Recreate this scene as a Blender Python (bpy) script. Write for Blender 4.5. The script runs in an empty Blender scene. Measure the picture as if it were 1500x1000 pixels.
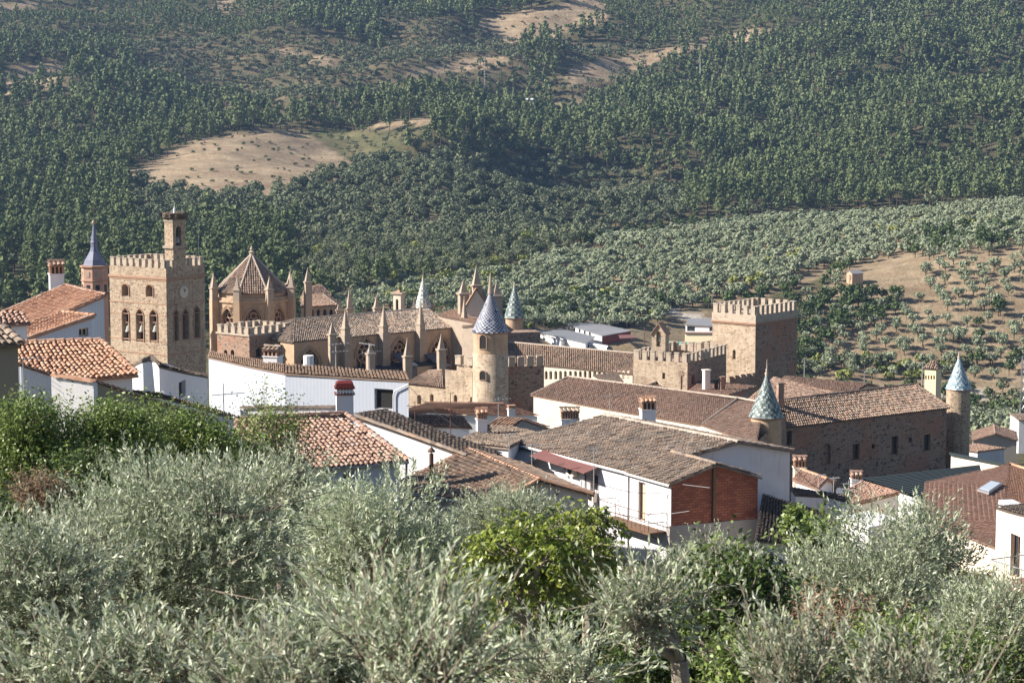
import bpy, math, random
import numpy as np
from mathutils import Vector, geometry
R_ = math.radians
random.seed(7); rng = np.random.default_rng(7)
SC = bpy.context.scene
COL = SC.collection
TH = R_(6.5); FP = 3400.0
ct, st = math.cos(TH), math.sin(TH)
# ---------- photo pixel -> place in the world (camera stands at the origin, looking along +Y, 6.5 degrees down)
def ray(px, py):
    u = (px-750)/FP; v = -(py-500)/FP
    return Vector((u, ct+v*st, -st+v*ct))
def ratio(py):
    v = -(py-500)/FP
    return (-st+v*ct)/(ct+v*st)
def zof(Y, py): return Y*ratio(py)
def VY(px, py, Y): d = ray(px, py); return d*(Y/d.y)
def VZ(px, py, z): d = ray(px, py); return d*(z/d.z)
def proj(p):
    w = p[1]*ct-p[2]*st
    return 750+FP*p[0]/w, 500-FP*(p[1]*st+p[2]*ct)/w
def on_plane(px, py, A, g):
    "ray meets the vertical plane through A along horizontal direction g"
    n = Vector((-g.y, g.x, 0)); d = ray(px, py)
    return d*(A.dot(n)/d.dot(n))
# ---------- tagging
def tag(o, label=None, cat=None, group=None, kind=None):
    if label: o['label'] = label
    if cat: o['category'] = cat
    if group: o['group'] = group
    if kind: o['kind'] = kind
    return o
def empty(name, loc, label=None, cat=None, group=None):
    o = bpy.data.objects.new(name, None); COL.objects.link(o); o.location = loc; o.empty_display_size = .3
    return tag(o, label, cat, group)
def link_mesh(name, me, parent=None):
    o = bpy.data.objects.new(name, me); COL.objects.link(o)
    if parent is not None: o.parent = parent
    return o
def wloc(o):
    v = Vector((0, 0, 0))
    while o is not None: v += Vector(o.location); o = o.parent
    return v
# ---------- mesh builder (world coordinates)
class MB:
    def __init__(s): s.v = []; s.f = []; s.r = []; s.m = []; s.cm = 0
    def face(s, pts, r=None):
        n = len(s.v); s.v += [tuple(p) for p in pts]; s.f.append(list(range(n, n+len(pts)))); s.r.append(random.random() if r is None else r); s.m.append(s.cm)
    def grid(s, rings, close=True, r=None, rf=None):
        "quads between consecutive rings of equal length"
        n = len(s.v); k = len(rings[0])
        for q in rings: s.v += [tuple(p) for p in q]
        for i in range(len(rings)-1):
            for j in range(k if close else k-1):
                j2 = (j+1) % k
                s.f.append([n+i*k+j, n+i*k+j2, n+(i+1)*k+j2, n+(i+1)*k+j])
                s.r.append(rf(i, j) if rf else (random.random() if r is None else r)); s.m.append(s.cm)
    def prism(s, pts, z0, z1, r=None, cap=True):
        a = [(p[0], p[1], z0) for p in pts]; b = [(p[0], p[1], z1) for p in pts]
        r = random.random() if r is None else r
        s.grid([a, b], True, r)
        if cap: s.face(b, r); s.face(a[::-1], r)
    def slab(s, pts, t, r=None):
        "polygon (3d) thickened downward by t"
        r = random.random() if r is None else r
        lo = [(p[0], p[1], p[2]-t) for p in pts]
        s.grid([lo, [tuple(p) for p in pts]], True, r); s.face(pts, r); s.face(lo[::-1], r)
    def box(s, c, u, w, d, z0, z1, r=None):
        "box centred c (xy), u = horizontal unit direction of width w, depth d"
        v = Vector((-u.y, u.x, 0)); u = Vector((u.x, u.y, 0))
        c = Vector((c[0], c[1], 0))
        s.prism([c-u*w/2-v*d/2, c+u*w/2-v*d/2, c+u*w/2+v*d/2, c-u*w/2+v*d/2], z0, z1, r)
    def lathe(s, c, prof, n=16, a0=0., rf=None, r=None, cap=True):
        rings = [[(c[0]+q*math.cos(a0+2*math.pi*i/n), c[1]+q*math.sin(a0+2*math.pi*i/n), z) for i in range(n)] for q, z in prof]
        s.grid(rings, True, r, rf)
        if cap and prof[-1][0] > .02: s.face(rings[-1], r)
    def tube(s, p, q, r0, r1=None, n=6, rr=None):
        p, q = Vector(p), Vector(q); r1 = r0 if r1 is None else r1
        d = (q-p).normalized(); a = d.orthogonal().normalized(); b = d.cross(a)
        f = lambda c, r: [c+a*(r*math.cos(2*math.pi*i/n))+b*(r*math.sin(2*math.pi*i/n)) for i in range(n)]
        s.grid([f(p, r0), f(q, r1)], True, rr)
    def path(s, pts, r, n=5, rr=None):
        for a, b in zip(pts[:-1], pts[1:]): s.tube(a, b, r, r, n, rr)
    def build(s, name, mats, parent=None, smooth=False):
        if not isinstance(mats, (list, tuple)): mats = [mats]
        off = wloc(parent) if parent is not None else Vector((0, 0, 0))
        v = np.array(s.v, dtype=np.float64)
        lens = np.array([len(f) for f in s.f]); idx = np.array([i for f in s.f for i in f])
        return mesh_np(name, v-np.array(off), idx, lens, mats, parent, np.array(s.r), np.array(s.m), smooth, off)
def mesh_np(name, v, idx, lens, mats, parent=None, rnd=None, mi=None, smooth=False, off=(0, 0, 0), uv=True, attrs=None):
    me = bpy.data.meshes.new(name)
    nf = len(lens); me.vertices.add(len(v)); me.loops.add(len(idx)); me.polygons.add(nf)
    me.vertices.foreach_set('co', np.ascontiguousarray(v, dtype=np.float32).ravel())
    me.loops.foreach_set('vertex_index', idx.astype(np.int32))
    st_ = np.zeros(nf, dtype=np.int32); st_[1:] = np.cumsum(lens)[:-1]
    me.polygons.foreach_set('loop_start', st_)
    me.polygons.foreach_set('loop_total', lens.astype(np.int32))
    if mi is not None and len(mats) > 1: me.polygons.foreach_set('material_index', mi.astype(np.int32))
    me.polygons.foreach_set('use_smooth', np.full(nf, smooth))
    me.update(calc_edges=True)
    if rnd is not None:
        a = me.attributes.new('rnd', 'FLOAT', 'FACE'); a.data.foreach_set('value', rnd.astype(np.float32))
    if attrs:
        for k, w in attrs.items():
            a = me.attributes.new(k, 'FLOAT', 'POINT'); a.data.foreach_set('value', w.astype(np.float32))
    if uv and nf < 200000:
        w = v+np.array(off)
        i0 = idx[st_]; i1 = idx[st_+1]; i2 = idx[st_+2]
        n = np.cross(w[i1]-w[i0], w[i2]-w[i0]); ln = np.linalg.norm(n, axis=1); n /= np.maximum(ln, 1e-9)[:, None]
        t = np.stack([-n[:, 1], n[:, 0]], 1); tl = np.linalg.norm(t, axis=1); flat = (tl < .35)
        t /= np.maximum(tl, 1e-9)[:, None]; t[flat] = (1, 0)
        fi = np.repeat(np.arange(nf), lens)
        p = w[idx]; uvs = np.stack([(p[:, :2]*t[fi]).sum(1), np.where(flat[fi], p[:, 1], p[:, 2])], 1)
        l = me.uv_layers.new(name='UVMap'); l.data.foreach_set('uv', uvs.astype(np.float32).ravel())
    for m in mats: me.materials.append(m)
    return link_mesh(name, me, parent)

# ---------- materials
def mat(name, col, rough=.85, ramp=None, mix=(), bump=None, metal=0., spec=.3, trans=0., brick=None, wave=None, stones=None, hue=None, back=None):
    m = bpy.data.materials.new(name); m.use_nodes = True; nt = m.node_tree; N = nt.nodes; L = nt.links
    bs = N['Principled BSDF']; bs.inputs['Roughness'].default_value = rough; bs.inputs['Metallic'].default_value = metal
    bs.inputs['Specular IOR Level'].default_value = spec
    tc = N.new('ShaderNodeTexCoord'); OB = tc.outputs['Object']; UV = tc.outputs['UV']
    def n(t, **k):
        q = N.new('ShaderNode'+t)
        for a, b in k.items(): setattr(q, a, b)
        return q
    def rampn(src, stops, interp='LINEAR'):
        r = n('ValToRGB'); r.color_ramp.interpolation = interp
        while len(r.color_ramp.elements) < len(stops): r.color_ramp.elements.new(.5)
        for e, (p, c) in zip(r.color_ramp.elements, stops):
            e.position = p; e.color = (*c, 1) if len(c) == 3 else c
        L.new(src, r.inputs[0]); return r.outputs[0]
    def mixn(a, b, f, mode='MIX'):
        q = n('Mix', data_type='RGBA', blend_type=mode)
        for s, i in ((f, 0), (a, 6), (b, 7)):
            if hasattr(s, 'is_linked'): L.new(s, q.inputs[i])
            else: q.inputs[i].default_value = s if i == 0 else (*s, 1)
        return q.outputs[2]
    rgb = n('RGB'); rgb.outputs[0].default_value = (*col, 1); base = rgb.outputs[0]
    bumps = []
    if ramp:
        at = n('Attribute', attribute_name='rnd'); base = rampn(at.outputs['Fac'], [(i/max(1, len(ramp)-1), c) for i, c in enumerate(ramp)])
    if stones:      # rubble masonry: scale, colours, mortar colour, joint width
        sc, cols, mort, jw = stones
        mp = n('Mapping'); mp.inputs['Scale'].default_value = (1, 1, 1.9); L.new(OB, mp.inputs[0])
        dn = n('TexNoise'); dn.inputs['Scale'].default_value = 1.2; L.new(mp.outputs[0], dn.inputs[0])
        ad = n('Mix', data_type='RGBA', blend_type='ADD'); ad.inputs[0].default_value = .35; L.new(mp.outputs[0], ad.inputs[6]); L.new(dn.outputs['Color'], ad.inputs[7])
        v1 = n('TexVoronoi'); v1.inputs['Scale'].default_value = sc; L.new(ad.outputs[2], v1.inputs[0])
        v2 = n('TexVoronoi', feature='DISTANCE_TO_EDGE'); v2.inputs['Scale'].default_value = sc; L.new(ad.outputs[2], v2.inputs[0])
        sp = n('SeparateColor'); L.new(v1.outputs['Color'], sp.inputs[0])
        c = rampn(sp.outputs[0], [(i/(len(cols)-1), q) for i, q in enumerate(cols)])
        j = rampn(v2.outputs['Distance'], [(jw*.4, (0, 0, 0)), (jw, (1, 1, 1))])
        base = mixn(mort, c, j); bumps.append((j, .5, .04))
    if brick:       # colour1, colour2, mortar
        b = n('TexBrick'); L.new(UV, b.inputs[0]); b.inputs['Scale'].default_value = 1
        b.inputs['Color1'].default_value = (*brick[0], 1); b.inputs['Color2'].default_value = (*brick[1], 1); b.inputs['Mortar'].default_value = (*brick[2], 1)
        b.inputs['Brick Width'].default_value = .36; b.inputs['Row Height'].default_value = .15; b.inputs['Mortar Size'].default_value = .016; b.inputs['Bias'].default_value = -.1
        base = b.outputs[0]; bumps.append((b.outputs['Fac'], -.4, .01))
    for mx in mix:  # (scale, colour, lo, hi, strength[, stretch])
        sc, c, lo, hi, sg = mx[:5]
        t = n('TexNoise'); t.inputs['Scale'].default_value = sc; t.inputs['Detail'].default_value = 6; t.inputs['Roughness'].default_value = .65
        if len(mx) > 5:
            mp = n('Mapping'); mp.inputs['Scale'].default_value = mx[5]; L.new(OB, mp.inputs[0]); L.new(mp.outputs[0], t.inputs[0])
        else: L.new(OB, t.inputs[0])
        f = rampn(t.outputs['Fac'], [(lo, (0, 0, 0)), (hi, (sg, sg, sg))]); base = mixn(base, c, f)
    if wave:        # corrugation: pitch, depth
        w = n('TexWave', wave_type='BANDS', bands_direction='X'); L.new(UV, w.inputs[0]); w.inputs['Scale'].default_value = 2*math.pi/20/wave[0]*1.0
        bumps.append((w.outputs['Fac'], 1., wave[1]))
        base = mixn(base, tuple(x*wave[2] for x in col), rampn(w.outputs['Fac'], [(0, (1, 1, 1)), (.5, (0, 0, 0))]))
    if bump:
        t = n('TexNoise'); t.inputs['Scale'].default_value = bump[0]; t.inputs['Detail'].default_value = 5; L.new(OB, t.inputs[0]); bumps.append((t.outputs['Fac'], bump[1], bump[2] if len(bump) > 2 else .05))
    if back is not None:
        g = n('NewGeometry'); base = mixn(base, back, g.outputs['Backfacing'])
    if hue is not None:
        oi = n('ObjectInfo'); hs = n('HueSaturation'); mr = n('MapRange'); L.new(oi.outputs['Random'], mr.inputs[0]); mr.inputs[3].default_value = 1-hue; mr.inputs[4].default_value = 1+hue
        L.new(mr.outputs[0], hs.inputs['Value']); L.new(base, hs.inputs['Color']); base = hs.outputs[0]
    L.new(base, bs.inputs['Base Color'])
    last = None
    for src, sg, dist in bumps:
        b = n('Bump'); b.inputs['Strength'].default_value = abs(sg); b.inputs['Distance'].default_value = dist; b.invert = sg < 0
        L.new(src, b.inputs['Height'])
        if last is not None: L.new(last, b.inputs['Normal'])
        last = b.outputs[0]
    if last is not None: L.new(last, bs.inputs['Normal'])
    if trans > 0:
        tr = n('BsdfTranslucent'); ms = n('MixShader'); ms.inputs[0].default_value = trans
        L.new(base, tr.inputs[0]); L.new(bs.outputs[0], ms.inputs[1]); L.new(tr.outputs[0], ms.inputs[2]); L.new(ms.outputs[0], N['Material Output'].inputs[0])
    return m
M = {}
M['stone'] = mat('warm_rubble_stone', (.4, .3, .2), stones=(2.8, [(.12, .085, .065), (.34, .25, .17), (.46, .355, .25), (.33, .24, .17), (.2, .14, .1)], (.46, .37, .28), .1), mix=[(.5, (.22, .16, .12), .5, .75, .5), (.12, (.48, .38, .27), .5, .7, .5), (.9, (.16, .12, .09), .52, .72, .6, (2.2, 2.2, .22))])
M['stone_dark'] = mat('dark_and_shaded_rubble_stone', (.3, .22, .16), stones=(2.3, [(.07, .055, .05), (.25, .17, .125), (.33, .22, .16), (.2, .14, .11)], (.36, .27, .21), .09), mix=[(.25, (.36, .17, .11), .48, .62, .7), (.6, (.1, .08, .07), .55, .8, .6)])  # dark masonry; also carries the painted shade of the towers' right faces
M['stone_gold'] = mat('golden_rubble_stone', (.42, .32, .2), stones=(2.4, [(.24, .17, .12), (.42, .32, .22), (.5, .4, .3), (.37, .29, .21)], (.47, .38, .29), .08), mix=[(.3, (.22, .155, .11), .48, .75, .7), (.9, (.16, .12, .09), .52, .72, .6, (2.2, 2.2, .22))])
M['stone_tan'] = mat('smooth_tan_plaster', (.45, .32, .215), mix=[(.8, (.28, .19, .13), .45, .75, .7), (.9, (.16, .12, .09), .52, .72, .6, (2.2, 2.2, .22)), (4, (.4, .28, .18), .5, .8, .4)], bump=(8, .3))
M['stone_cream'] = mat('cream_plaster_stone', (.6, .52, .43), mix=[(.4, (.42, .32, .24), .5, .75, .6), (3, (.5, .4, .3), .5, .8, .4)], bump=(8, .2))
M['stone_grey'] = mat('grey_cut_stone', (.36, .29, .225), mix=[(1.2, (.24, .2, .17), .45, .7, .7), (6, (.5, .42, .34), .5, .8, .4)], bump=(7, .4))
M['merlon'] = mat('grey_weathered_battlement', (.41, .34, .27), mix=[(1.5, (.16, .14, .12), .5, .7, .7), (6, (.5, .43, .35), .5, .8, .5)], bump=(7, .4))
M['brick_trim'] = mat('brick_trim', (.36, .22, .15), mix=[(2, (.22, .14, .1), .5, .7, .6)], bump=(9, .3))
M['pink_brick'] = mat('pink_weathered_brick', (.45, .24, .18), brick=((.45, .24, .18), (.36, .19, .14), (.45, .34, .27)), mix=[(1, (.5, .4, .32), .5, .75, .5)])
M['red_brick'] = mat('red_hollow_brick', (.4, .13, .07), brick=((.4, .13, .065), (.24, .07, .04), (.12, .07, .06)), mix=[(1, (.14, .04, .03), .5, .75, .6), (.7, (.4, .16, .1), .55, .8, .4)])
M['white'] = mat('whitewashed_wall', (.66, .655, .67), mix=[(.6, (.55, .52, .48), .5, .8, .5), (5, (.66, .63, .6), .55, .85, .4), (1.3, (.5, .46, .42), .58, .8, .45, (3, 3, .35))], bump=(9, .25, .03))
M['white_old'] = mat('stained_white_wall', (.61, .605, .64), mix=[(.5, (.5, .46, .43), .45, .75, .6), (1.6, (.4, .36, .33), .55, .8, .6, (3, 3, .3)), (7, (.6, .57, .54), .5, .8, .4)], bump=(8, .35, .03))
M['pinkish'] = mat('pale_pink_wall', (.72, .62, .55), mix=[(.8, (.6, .5, .43), .5, .8, .5), (1.5, (.48, .4, .35), .6, .8, .4, (3, 3, .3))], bump=(9, .2, .02))
M['cream'] = mat('cream_painted_wall', (.78, .68, .55), mix=[(.7, (.66, .55, .43), .5, .8, .5), (5, (.6, .5, .4), .6, .8, .4)], bump=(9, .2, .02))
M['yellow'] = mat('pale_yellow_wall', (.75, .62, .42), mix=[(.7, (.62, .5, .34), .5, .8, .5)], bump=(9, .2, .02))
M['ochre_dark'] = mat('dull_ochre_wall', (.3, .25, .19), mix=[(.7, (.22, .18, .14), .5, .8, .5)], bump=(9, .3, .03))
M['concrete'] = mat('bare_concrete', (.34, .31, .28), mix=[(.9, (.22, .2, .18), .5, .8, .6), (6, (.42, .39, .35), .5, .8, .5)], bump=(10, .3, .02))
M['blue_sheet'] = mat('blue_grey_corrugated_sheet', (.5, .53, .58), rough=.55, wave=(.2, .012, .93), mix=[(.5, (.4, .42, .45), .5, .8, .5)])
M['white_sheet'] = mat('white_corrugated_sheet', (.4, .43, .5), rough=.6, wave=(.26, .003, .985), mix=[(.35, (.58, .58, .58), .5, .8, .5), (1.4, (.5, .48, .46), .6, .8, .5, (3, 3, .2))])
M['tile_old'] = mat('old_brown_clay_tiles', (.2, .14, .1), ramp=[(.15, .1, .075), (.26, .18, .13), (.34, .24, .175), (.25, .19, .15), (.38, .24, .17), (.32, .27, .22)], mix=[(.35, (.13, .105, .085), .48, .68, .75), (5, (.3, .27, .22), .58, .75, .5), (1.3, (.09, .08, .07), .55, .7, .6)], bump=(14, .4, .02))
M['tile_weathered'] = mat('lichen_grey_clay_tiles', (.2, .15, .12), ramp=[(.13, .095, .075), (.26, .2, .155), (.36, .28, .22), (.23, .19, .16), (.38, .25, .17), (.4, .35, .3)], mix=[(.5, (.12, .1, .085), .45, .65, .7), (4, (.32, .29, .25), .55, .72, .6)], bump=(14, .4, .02))
M['tile_brown'] = mat('reddish_brown_clay_tiles', (.22, .13, .09), ramp=[(.17, .105, .078), (.27, .175, .13), (.34, .215, .155), (.24, .17, .13), (.35, .26, .21)], mix=[(.2, (.15, .11, .085), .45, .7, .6), (3, (.26, .2, .15), .58, .78, .5)], bump=(14, .3, .02))
M['tile_orange'] = mat('bright_orange_clay_tiles', (.5, .22, .12), ramp=[(.32, .17, .11), (.43, .24, .155), (.49, .3, .2), (.38, .21, .14), (.43, .3, .22)], mix=[(.6, (.32, .17, .11), .5, .75, .6), (4, (.5, .36, .26), .6, .8, .4)], bump=(14, .3, .02))
M['tile_pink'] = mat('pinkish_brown_clay_tiles', (.33, .2, .15), ramp=[(.24, .145, .11), (.33, .205, .155), (.39, .27, .215), (.29, .19, .15), (.41, .25, .18), (.34, .28, .24)], mix=[(.5, (.2, .14, .11), .5, .72, .6), (5, (.4, .34, .28), .6, .8, .5)], bump=(14, .4, .02))
M['tile_dark'] = mat('dark_and_shaded_clay_tiles', (.1, .08, .07), ramp=[(.07, .055, .045), (.13, .1, .08), (.17, .13, .105), (.1, .08, .07)], mix=[(.6, (.16, .13, .1), .55, .75, .5)], bump=(14, .4, .02))  # dark tiles; also painted shade for the roof under the lavender gable
M['tile_flat'] = mat('flat_modern_clay_tiles', (.3, .15, .1), ramp=[(.22, .125, .09), (.28, .16, .115), (.33, .195, .145)], mix=[(.3, (.2, .13, .1), .45, .7, .6)], bump=(14, .2, .02))
M['slate'] = mat('dark_slate', (.05, .055, .075), rough=.5, ramp=[(.035, .04, .055), (.07, .075, .1), (.05, .055, .075)], mix=[(1, (.1, .1, .11), .55, .75, .5)])
M['ridge'] = mat('mortared_ridge', (.42, .35, .29), mix=[(2, (.26, .21, .17), .45, .7, .7)], bump=(8, .5))
M['glaze'] = mat('blue_and_white_glazed_tiles', (.5, .5, .5), rough=.5, ramp=[(.025, .033, .075), (.04, .053, .11), (.075, .09, .15), (.3, .31, .35), (.42, .43, .45)])
M['glaze_green'] = mat('green_and_white_glazed_tiles', (.5, .5, .5), rough=.5, ramp=[(.045, .065, .07), (.075, .105, .105), (.13, .165, .16), (.2, .25, .24), (.38, .42, .4)])
M['glaze_grey'] = mat('grey_and_white_glazed_tiles', (.5, .5, .5), rough=.55, ramp=[(.16, .19, .19), (.22, .25, .24), (.3, .33, .32), (.5, .51, .48), (.56, .56, .52)])
M['glaze_sky'] = mat('pale_blue_glazed_tiles', (.5, .5, .5), rough=.5, ramp=[(.1, .17, .22), (.16, .25, .3), (.25, .34, .4), (.45, .52, .55), (.6, .63, .64)])
M['dark'] = mat('dark_opening', (.015, .014, .014), rough=.6)
M['glass'] = mat('window_glass', (.03, .035, .045), rough=.12, spec=.7)
M['shutter'] = mat('brown_wood', (.16, .09, .055), mix=[(6, (.09, .05, .03), .5, .7, .6)], rough=.7)
M['pale_wood'] = mat('pale_curtain_wood', (.5, .4, .3), mix=[(6, (.36, .28, .2), .5, .7, .6)])
M['rose'] = mat('dark_rose_glass', (.11, .045, .035), rough=.4, mix=[(2, (.03, .02, .03), .5, .7, .6)])
M['metal'] = mat('galvanised_metal', (.42, .42, .43), rough=.45, metal=.6)
M['iron'] = mat('rusty_iron', (.1, .055, .04), rough=.7, mix=[(8, (.2, .09, .05), .5, .7, .6)])
M['bell'] = mat('greenish_bronze', (.3, .31, .28), rough=.55, mix=[(3, (.2, .2, .17), .5, .7, .6)])
M['lead'] = mat('blue_grey_lead', (.14, .15, .22), rough=.5, mix=[(1.5, (.22, .22, .28), .5, .75, .5)])
M['nest'] = mat('dry_nest_twigs', (.13, .1, .075), bump=(12, .9, .15), mix=[(5, (.24, .19, .14), .5, .7, .7)])
M['redpaint'] = mat('dark_red_paint', (.13, .02, .018), rough=.6)
M['awning'] = mat('faded_red_awning', (.17, .075, .068), rough=.7, mix=[(1, (.22, .12, .1), .5, .75, .5)])
M['greymetal'] = mat('grey_sheet_roof', (.22, .22, .23), rough=.6, mix=[(.2, (.16, .16, .16), .45, .7, .6)])
M['greensheet'] = mat('dark_green_sheet', (.03, .038, .038), rough=.6)
M['cloth'] = mat('hanging_cloth', (.06, .07, .1))
M['green_net'] = mat('green_screen_net', (.1, .34, .28), rough=.8)
M['bark'] = mat('grey_olive_bark', (.2, .165, .13), mix=[(6, (.1, .08, .065), .45, .7, .7)], bump=(18, .7, .03))
M['paint_white'] = mat('white_vehicle_paint', (.75, .76, .78), rough=.3, spec=.5)
M['rubber'] = mat('black_rubber', (.02, .02, .02))
# ---------- roof tiles
def tiles(mb, poly, w=.24, l=.36, lift=.05, nseg=3, jit=1.7, base=True, rel=1.0):
    "barrel tiles over a planar roof polygon; first edge = eave direction"
    P = [Vector(p) for p in poly]; O = P[0]; u = (P[1]-P[0]).normalized()
    n = None
    for i in range(2, len(P)):
        n = (P[1]-P[0]).cross(P[i]-P[0])
        if n.length > 1e-3: break
    n.normalize()
    if n.z < 0: n = -n
    v = n.cross(u)
    q = [((p-O).dot(u), (p-O).dot(v)) for p in P]
    if sum(b for a, b in q) < 0: v = -v; q = [(a, -b) for a, b in q]
    N = len(q); prof = [math.pi*i/nseg for i in range(nseg+1)]
    if N == 4 and .7 < (P[3]-P[2]).length/(P[1]-P[0]).length < 1.45:
        nu = max(1, round((P[1]-P[0]).length/w)); L = ((P[3]-P[0]).length+(P[2]-P[1]).length)/2; nv = max(1, round(L/l)); L = L
        s1, s2 = random.uniform(0, 6), random.uniform(0, 6); bl = lambda a, b: (P[0]*(1-a)+P[1]*a)*(1-b)+(P[3]*(1-a)+P[2]*a)*b+n*(.035*math.sin(a*6+s1)*math.sin(b*4+s2)-.11*math.sin(math.pi*a)*math.sin(math.pi*b))*min(1, L/6)
        if base:
            k = 6; mb.grid([[bl(i/k, j/k)-n*.04 for i in range(k+1)] for j in range(k+1)], False, .1)
            e = [bl(i/k, 0) for i in range(k)]+[bl(1, i/k) for i in range(k)]+[bl(1-i/k, 1) for i in range(k)]+[bl(0, 1-i/k) for i in range(k)]
            mb.grid([[p-n*.04 for p in e], [p-n*.14 for p in e]], True, .1); mb.grid([[bl(i/k, j/k)-n*.14 for i in range(k+1)] for j in range(k+1)], False, .1)
        wu = (P[1]-P[0]).length/nu; wt = (P[2]-P[3]).length/nu
        for a in range(nu):
            off = random.uniform(-.2, .2)/nv*jit
            for b in range(nv):
                f0 = max((b+off)/nv, -.05/L); f1 = min((b+1.1+off)/nv, 1)
                if f1-f0 < .2/nv: continue
                dz = random.uniform(-.012, .018)*jit; dx = random.uniform(-.018, .018)*jit; r = random.random()
                c0, c1 = bl((a+.5)/nu, f0), bl((a+.5)/nu, f1); ra = .38*(wu*(1-f0)+wt*f0); rb = .33*(wu*(1-f1)+wt*f1)
                A = [c0+u*(dx-ra*math.cos(t))+n*(lift+.01+dz+ra*rel*math.sin(t)-.03) for t in prof]
                B = [c1+u*(dx-rb*math.cos(t))+n*(.01+dz+rb*rel*math.sin(t)-.03) for t in prof]
                mb.grid([A, B], False, r); mb.face(A, r*.3)
        return
    if base: mb.slab([p-n*((p-O).dot(n)+.02) for p in P], .1, .1)
    us = [a for a, b in q]
    c = min(us)+w*.5
    while c < max(us):
        xs = []
        for i in range(N):
            (a0, b0), (a1, b1) = q[i], q[(i+1) % N]
            if (a0-c)*(a1-c) < 0: xs.append(b0+(b1-b0)*(c-a0)/(a1-a0))
        xs.sort()
        for k in range(0, len(xs)-1, 2):
            t = xs[k]-.06; end = xs[k+1]
            while t < end-.05:
                t1 = min(t+l*1.08, end+.02)
                dz = random.uniform(-.012, .018)*jit; dx = random.uniform(-.018, .018)*jit; r = random.random()
                ra, rb = w*.38, w*.33
                A = [O+u*(c+dx-ra*math.cos(a))+v*t+n*(lift+.01+dz+ra*rel*math.sin(a)-.03) for a in prof]
                B = [O+u*(c+dx-rb*math.cos(a))+v*t1+n*(.01+dz+rb*rel*math.sin(a)-.03) for a in prof]
                mb.grid([A, B], False, r)
                mb.face(A, r*.3)
                t += l
        c += w
def ridge_caps(mb, A, B, w=.3, l=.4, up=.04, r=None):
    A, B = Vector(A), Vector(B); d = (B-A); L = d.length
    if L < .1: return
    d.normalize(); s = d.cross(Vector((0, 0, 1))).normalized(); n = s.cross(d)
    if n.z < 0: n = -n
    t = 0
    while t < L:
        t1 = min(t+l*1.1, L); z = random.uniform(0, .02)
        f = lambda tt, rr, h: [A+d*tt+s*(-rr*math.cos(a))+n*(rr*.8*math.sin(a)+h-.05) for a in (0, .9, 1.57, 2.24, 3.14)]
        mb.grid([f(t, w*.5, up+z+.02), f(t1, w*.42, up+z)], False, random.random() if r is None else r)
        t += l
# ---------- walls with openings
def arch_pts(x0, x1, z0, z1, kind):
    if not kind: return [(x0, z0), (x1, z0), (x1, z1), (x0, z1)]
    w = (x1-x0)/2; c = (x0+x1)/2; pts = [(x0, z0), (x1, z0)]
    if kind == 'round':
        h = min(w, (z1-z0)*.6); n = 8
        pts += [(c+w*math.cos(math.pi*i/n), z1-h+h*math.sin(math.pi*i/n)) for i in range(n+1)]
    else:   # pointed
        h = min(1.5*w, (z1-z0)*.7); n = 5
        pts += [(c+w*(1-(i/n)**1.7), z1-h+h*(i/n)**.75) for i in range(n+1)]
        pts += [(c-w*(1-(i/n)**1.7), z1-h+h*(i/n)**.75) for i in range(n-1, -1, -1)]
    return pts
def wall_face(mb, A, B, zb, holes=(), inward=None, depth=.25, r=.5, extra=None):
    "vertical wall from A to B (top points), down to zb; holes = lists of (s,z)"
    A, B = Vector(A), Vector(B); g = Vector((B.x-A.x, B.y-A.y, 0)); L = g.length
    if L < 1e-3: return None
    g.normalize()
    top = [(L, B.z)] + (extra or []) + [(0, A.z)]
    out = [(0, zb), (L, zb)] + top
    P = lambda s, z: Vector((A.x+g.x*s, A.y+g.y*s, z))
    if not holes: mb.face([P(*q) for q in out], r)
    else:
        polys = [[Vector((s, z, 0)) for s, z in out]]+[[Vector((s, z, 0)) for s, z in h] for h in holes]
        flat = [p for q in polys for p in q]
        for t in geometry.tessellate_polygon(polys): mb.face([P(flat[i].x, flat[i].y) for i in t], r)
        for h in holes:
            for i in range(len(h)):
                a, b = P(*h[i]), P(*h[(i+1) % len(h)])
                mb.face([a, b, b+inward*depth, a+inward*depth], r)
    return g
def window_part(root, A, g, inward, h, depth, pane, frame=None, rect=None, bars=0, name='window'):
    mb = MB(); P = lambda s, z, d: Vector((A.x+g.x*s, A.y+g.y*s, z))+inward*d
    mb.face([P(s, z, depth-.02) for s, z in h], .5)
    w = mb.build(name, pane, root)
    if frame and rect:
        x0, x1, z0, z1 = rect; f = MB(); t = .07
        def bar(a, b, c, d):
            f.grid([[P(a, c, depth-.1), P(b, c, depth-.1), P(b, d, depth-.1), P(a, d, depth-.1)], [P(a, c, depth-.03), P(b, c, depth-.03), P(b, d, depth-.03), P(a, d, depth-.03)]], True, .5)
            f.face([P(a, c, depth-.1), P(b, c, depth-.1), P(b, d, depth-.1), P(a, d, depth-.1)], .5)
        bar(x0, x0+t, z0, z1); bar(x1-t, x1, z0, z1); bar(x0+t, x1-t, z0, z0+t); bar(x0+t, x1-t, z1-t, z1)
        for i in range(bars):
            c = x0+(x1-x0)*(i+1)/(bars+1); bar(c-.025, c+.025, z0+t, z1-t)
        f.build('frame', frame, w)
    return w
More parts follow.
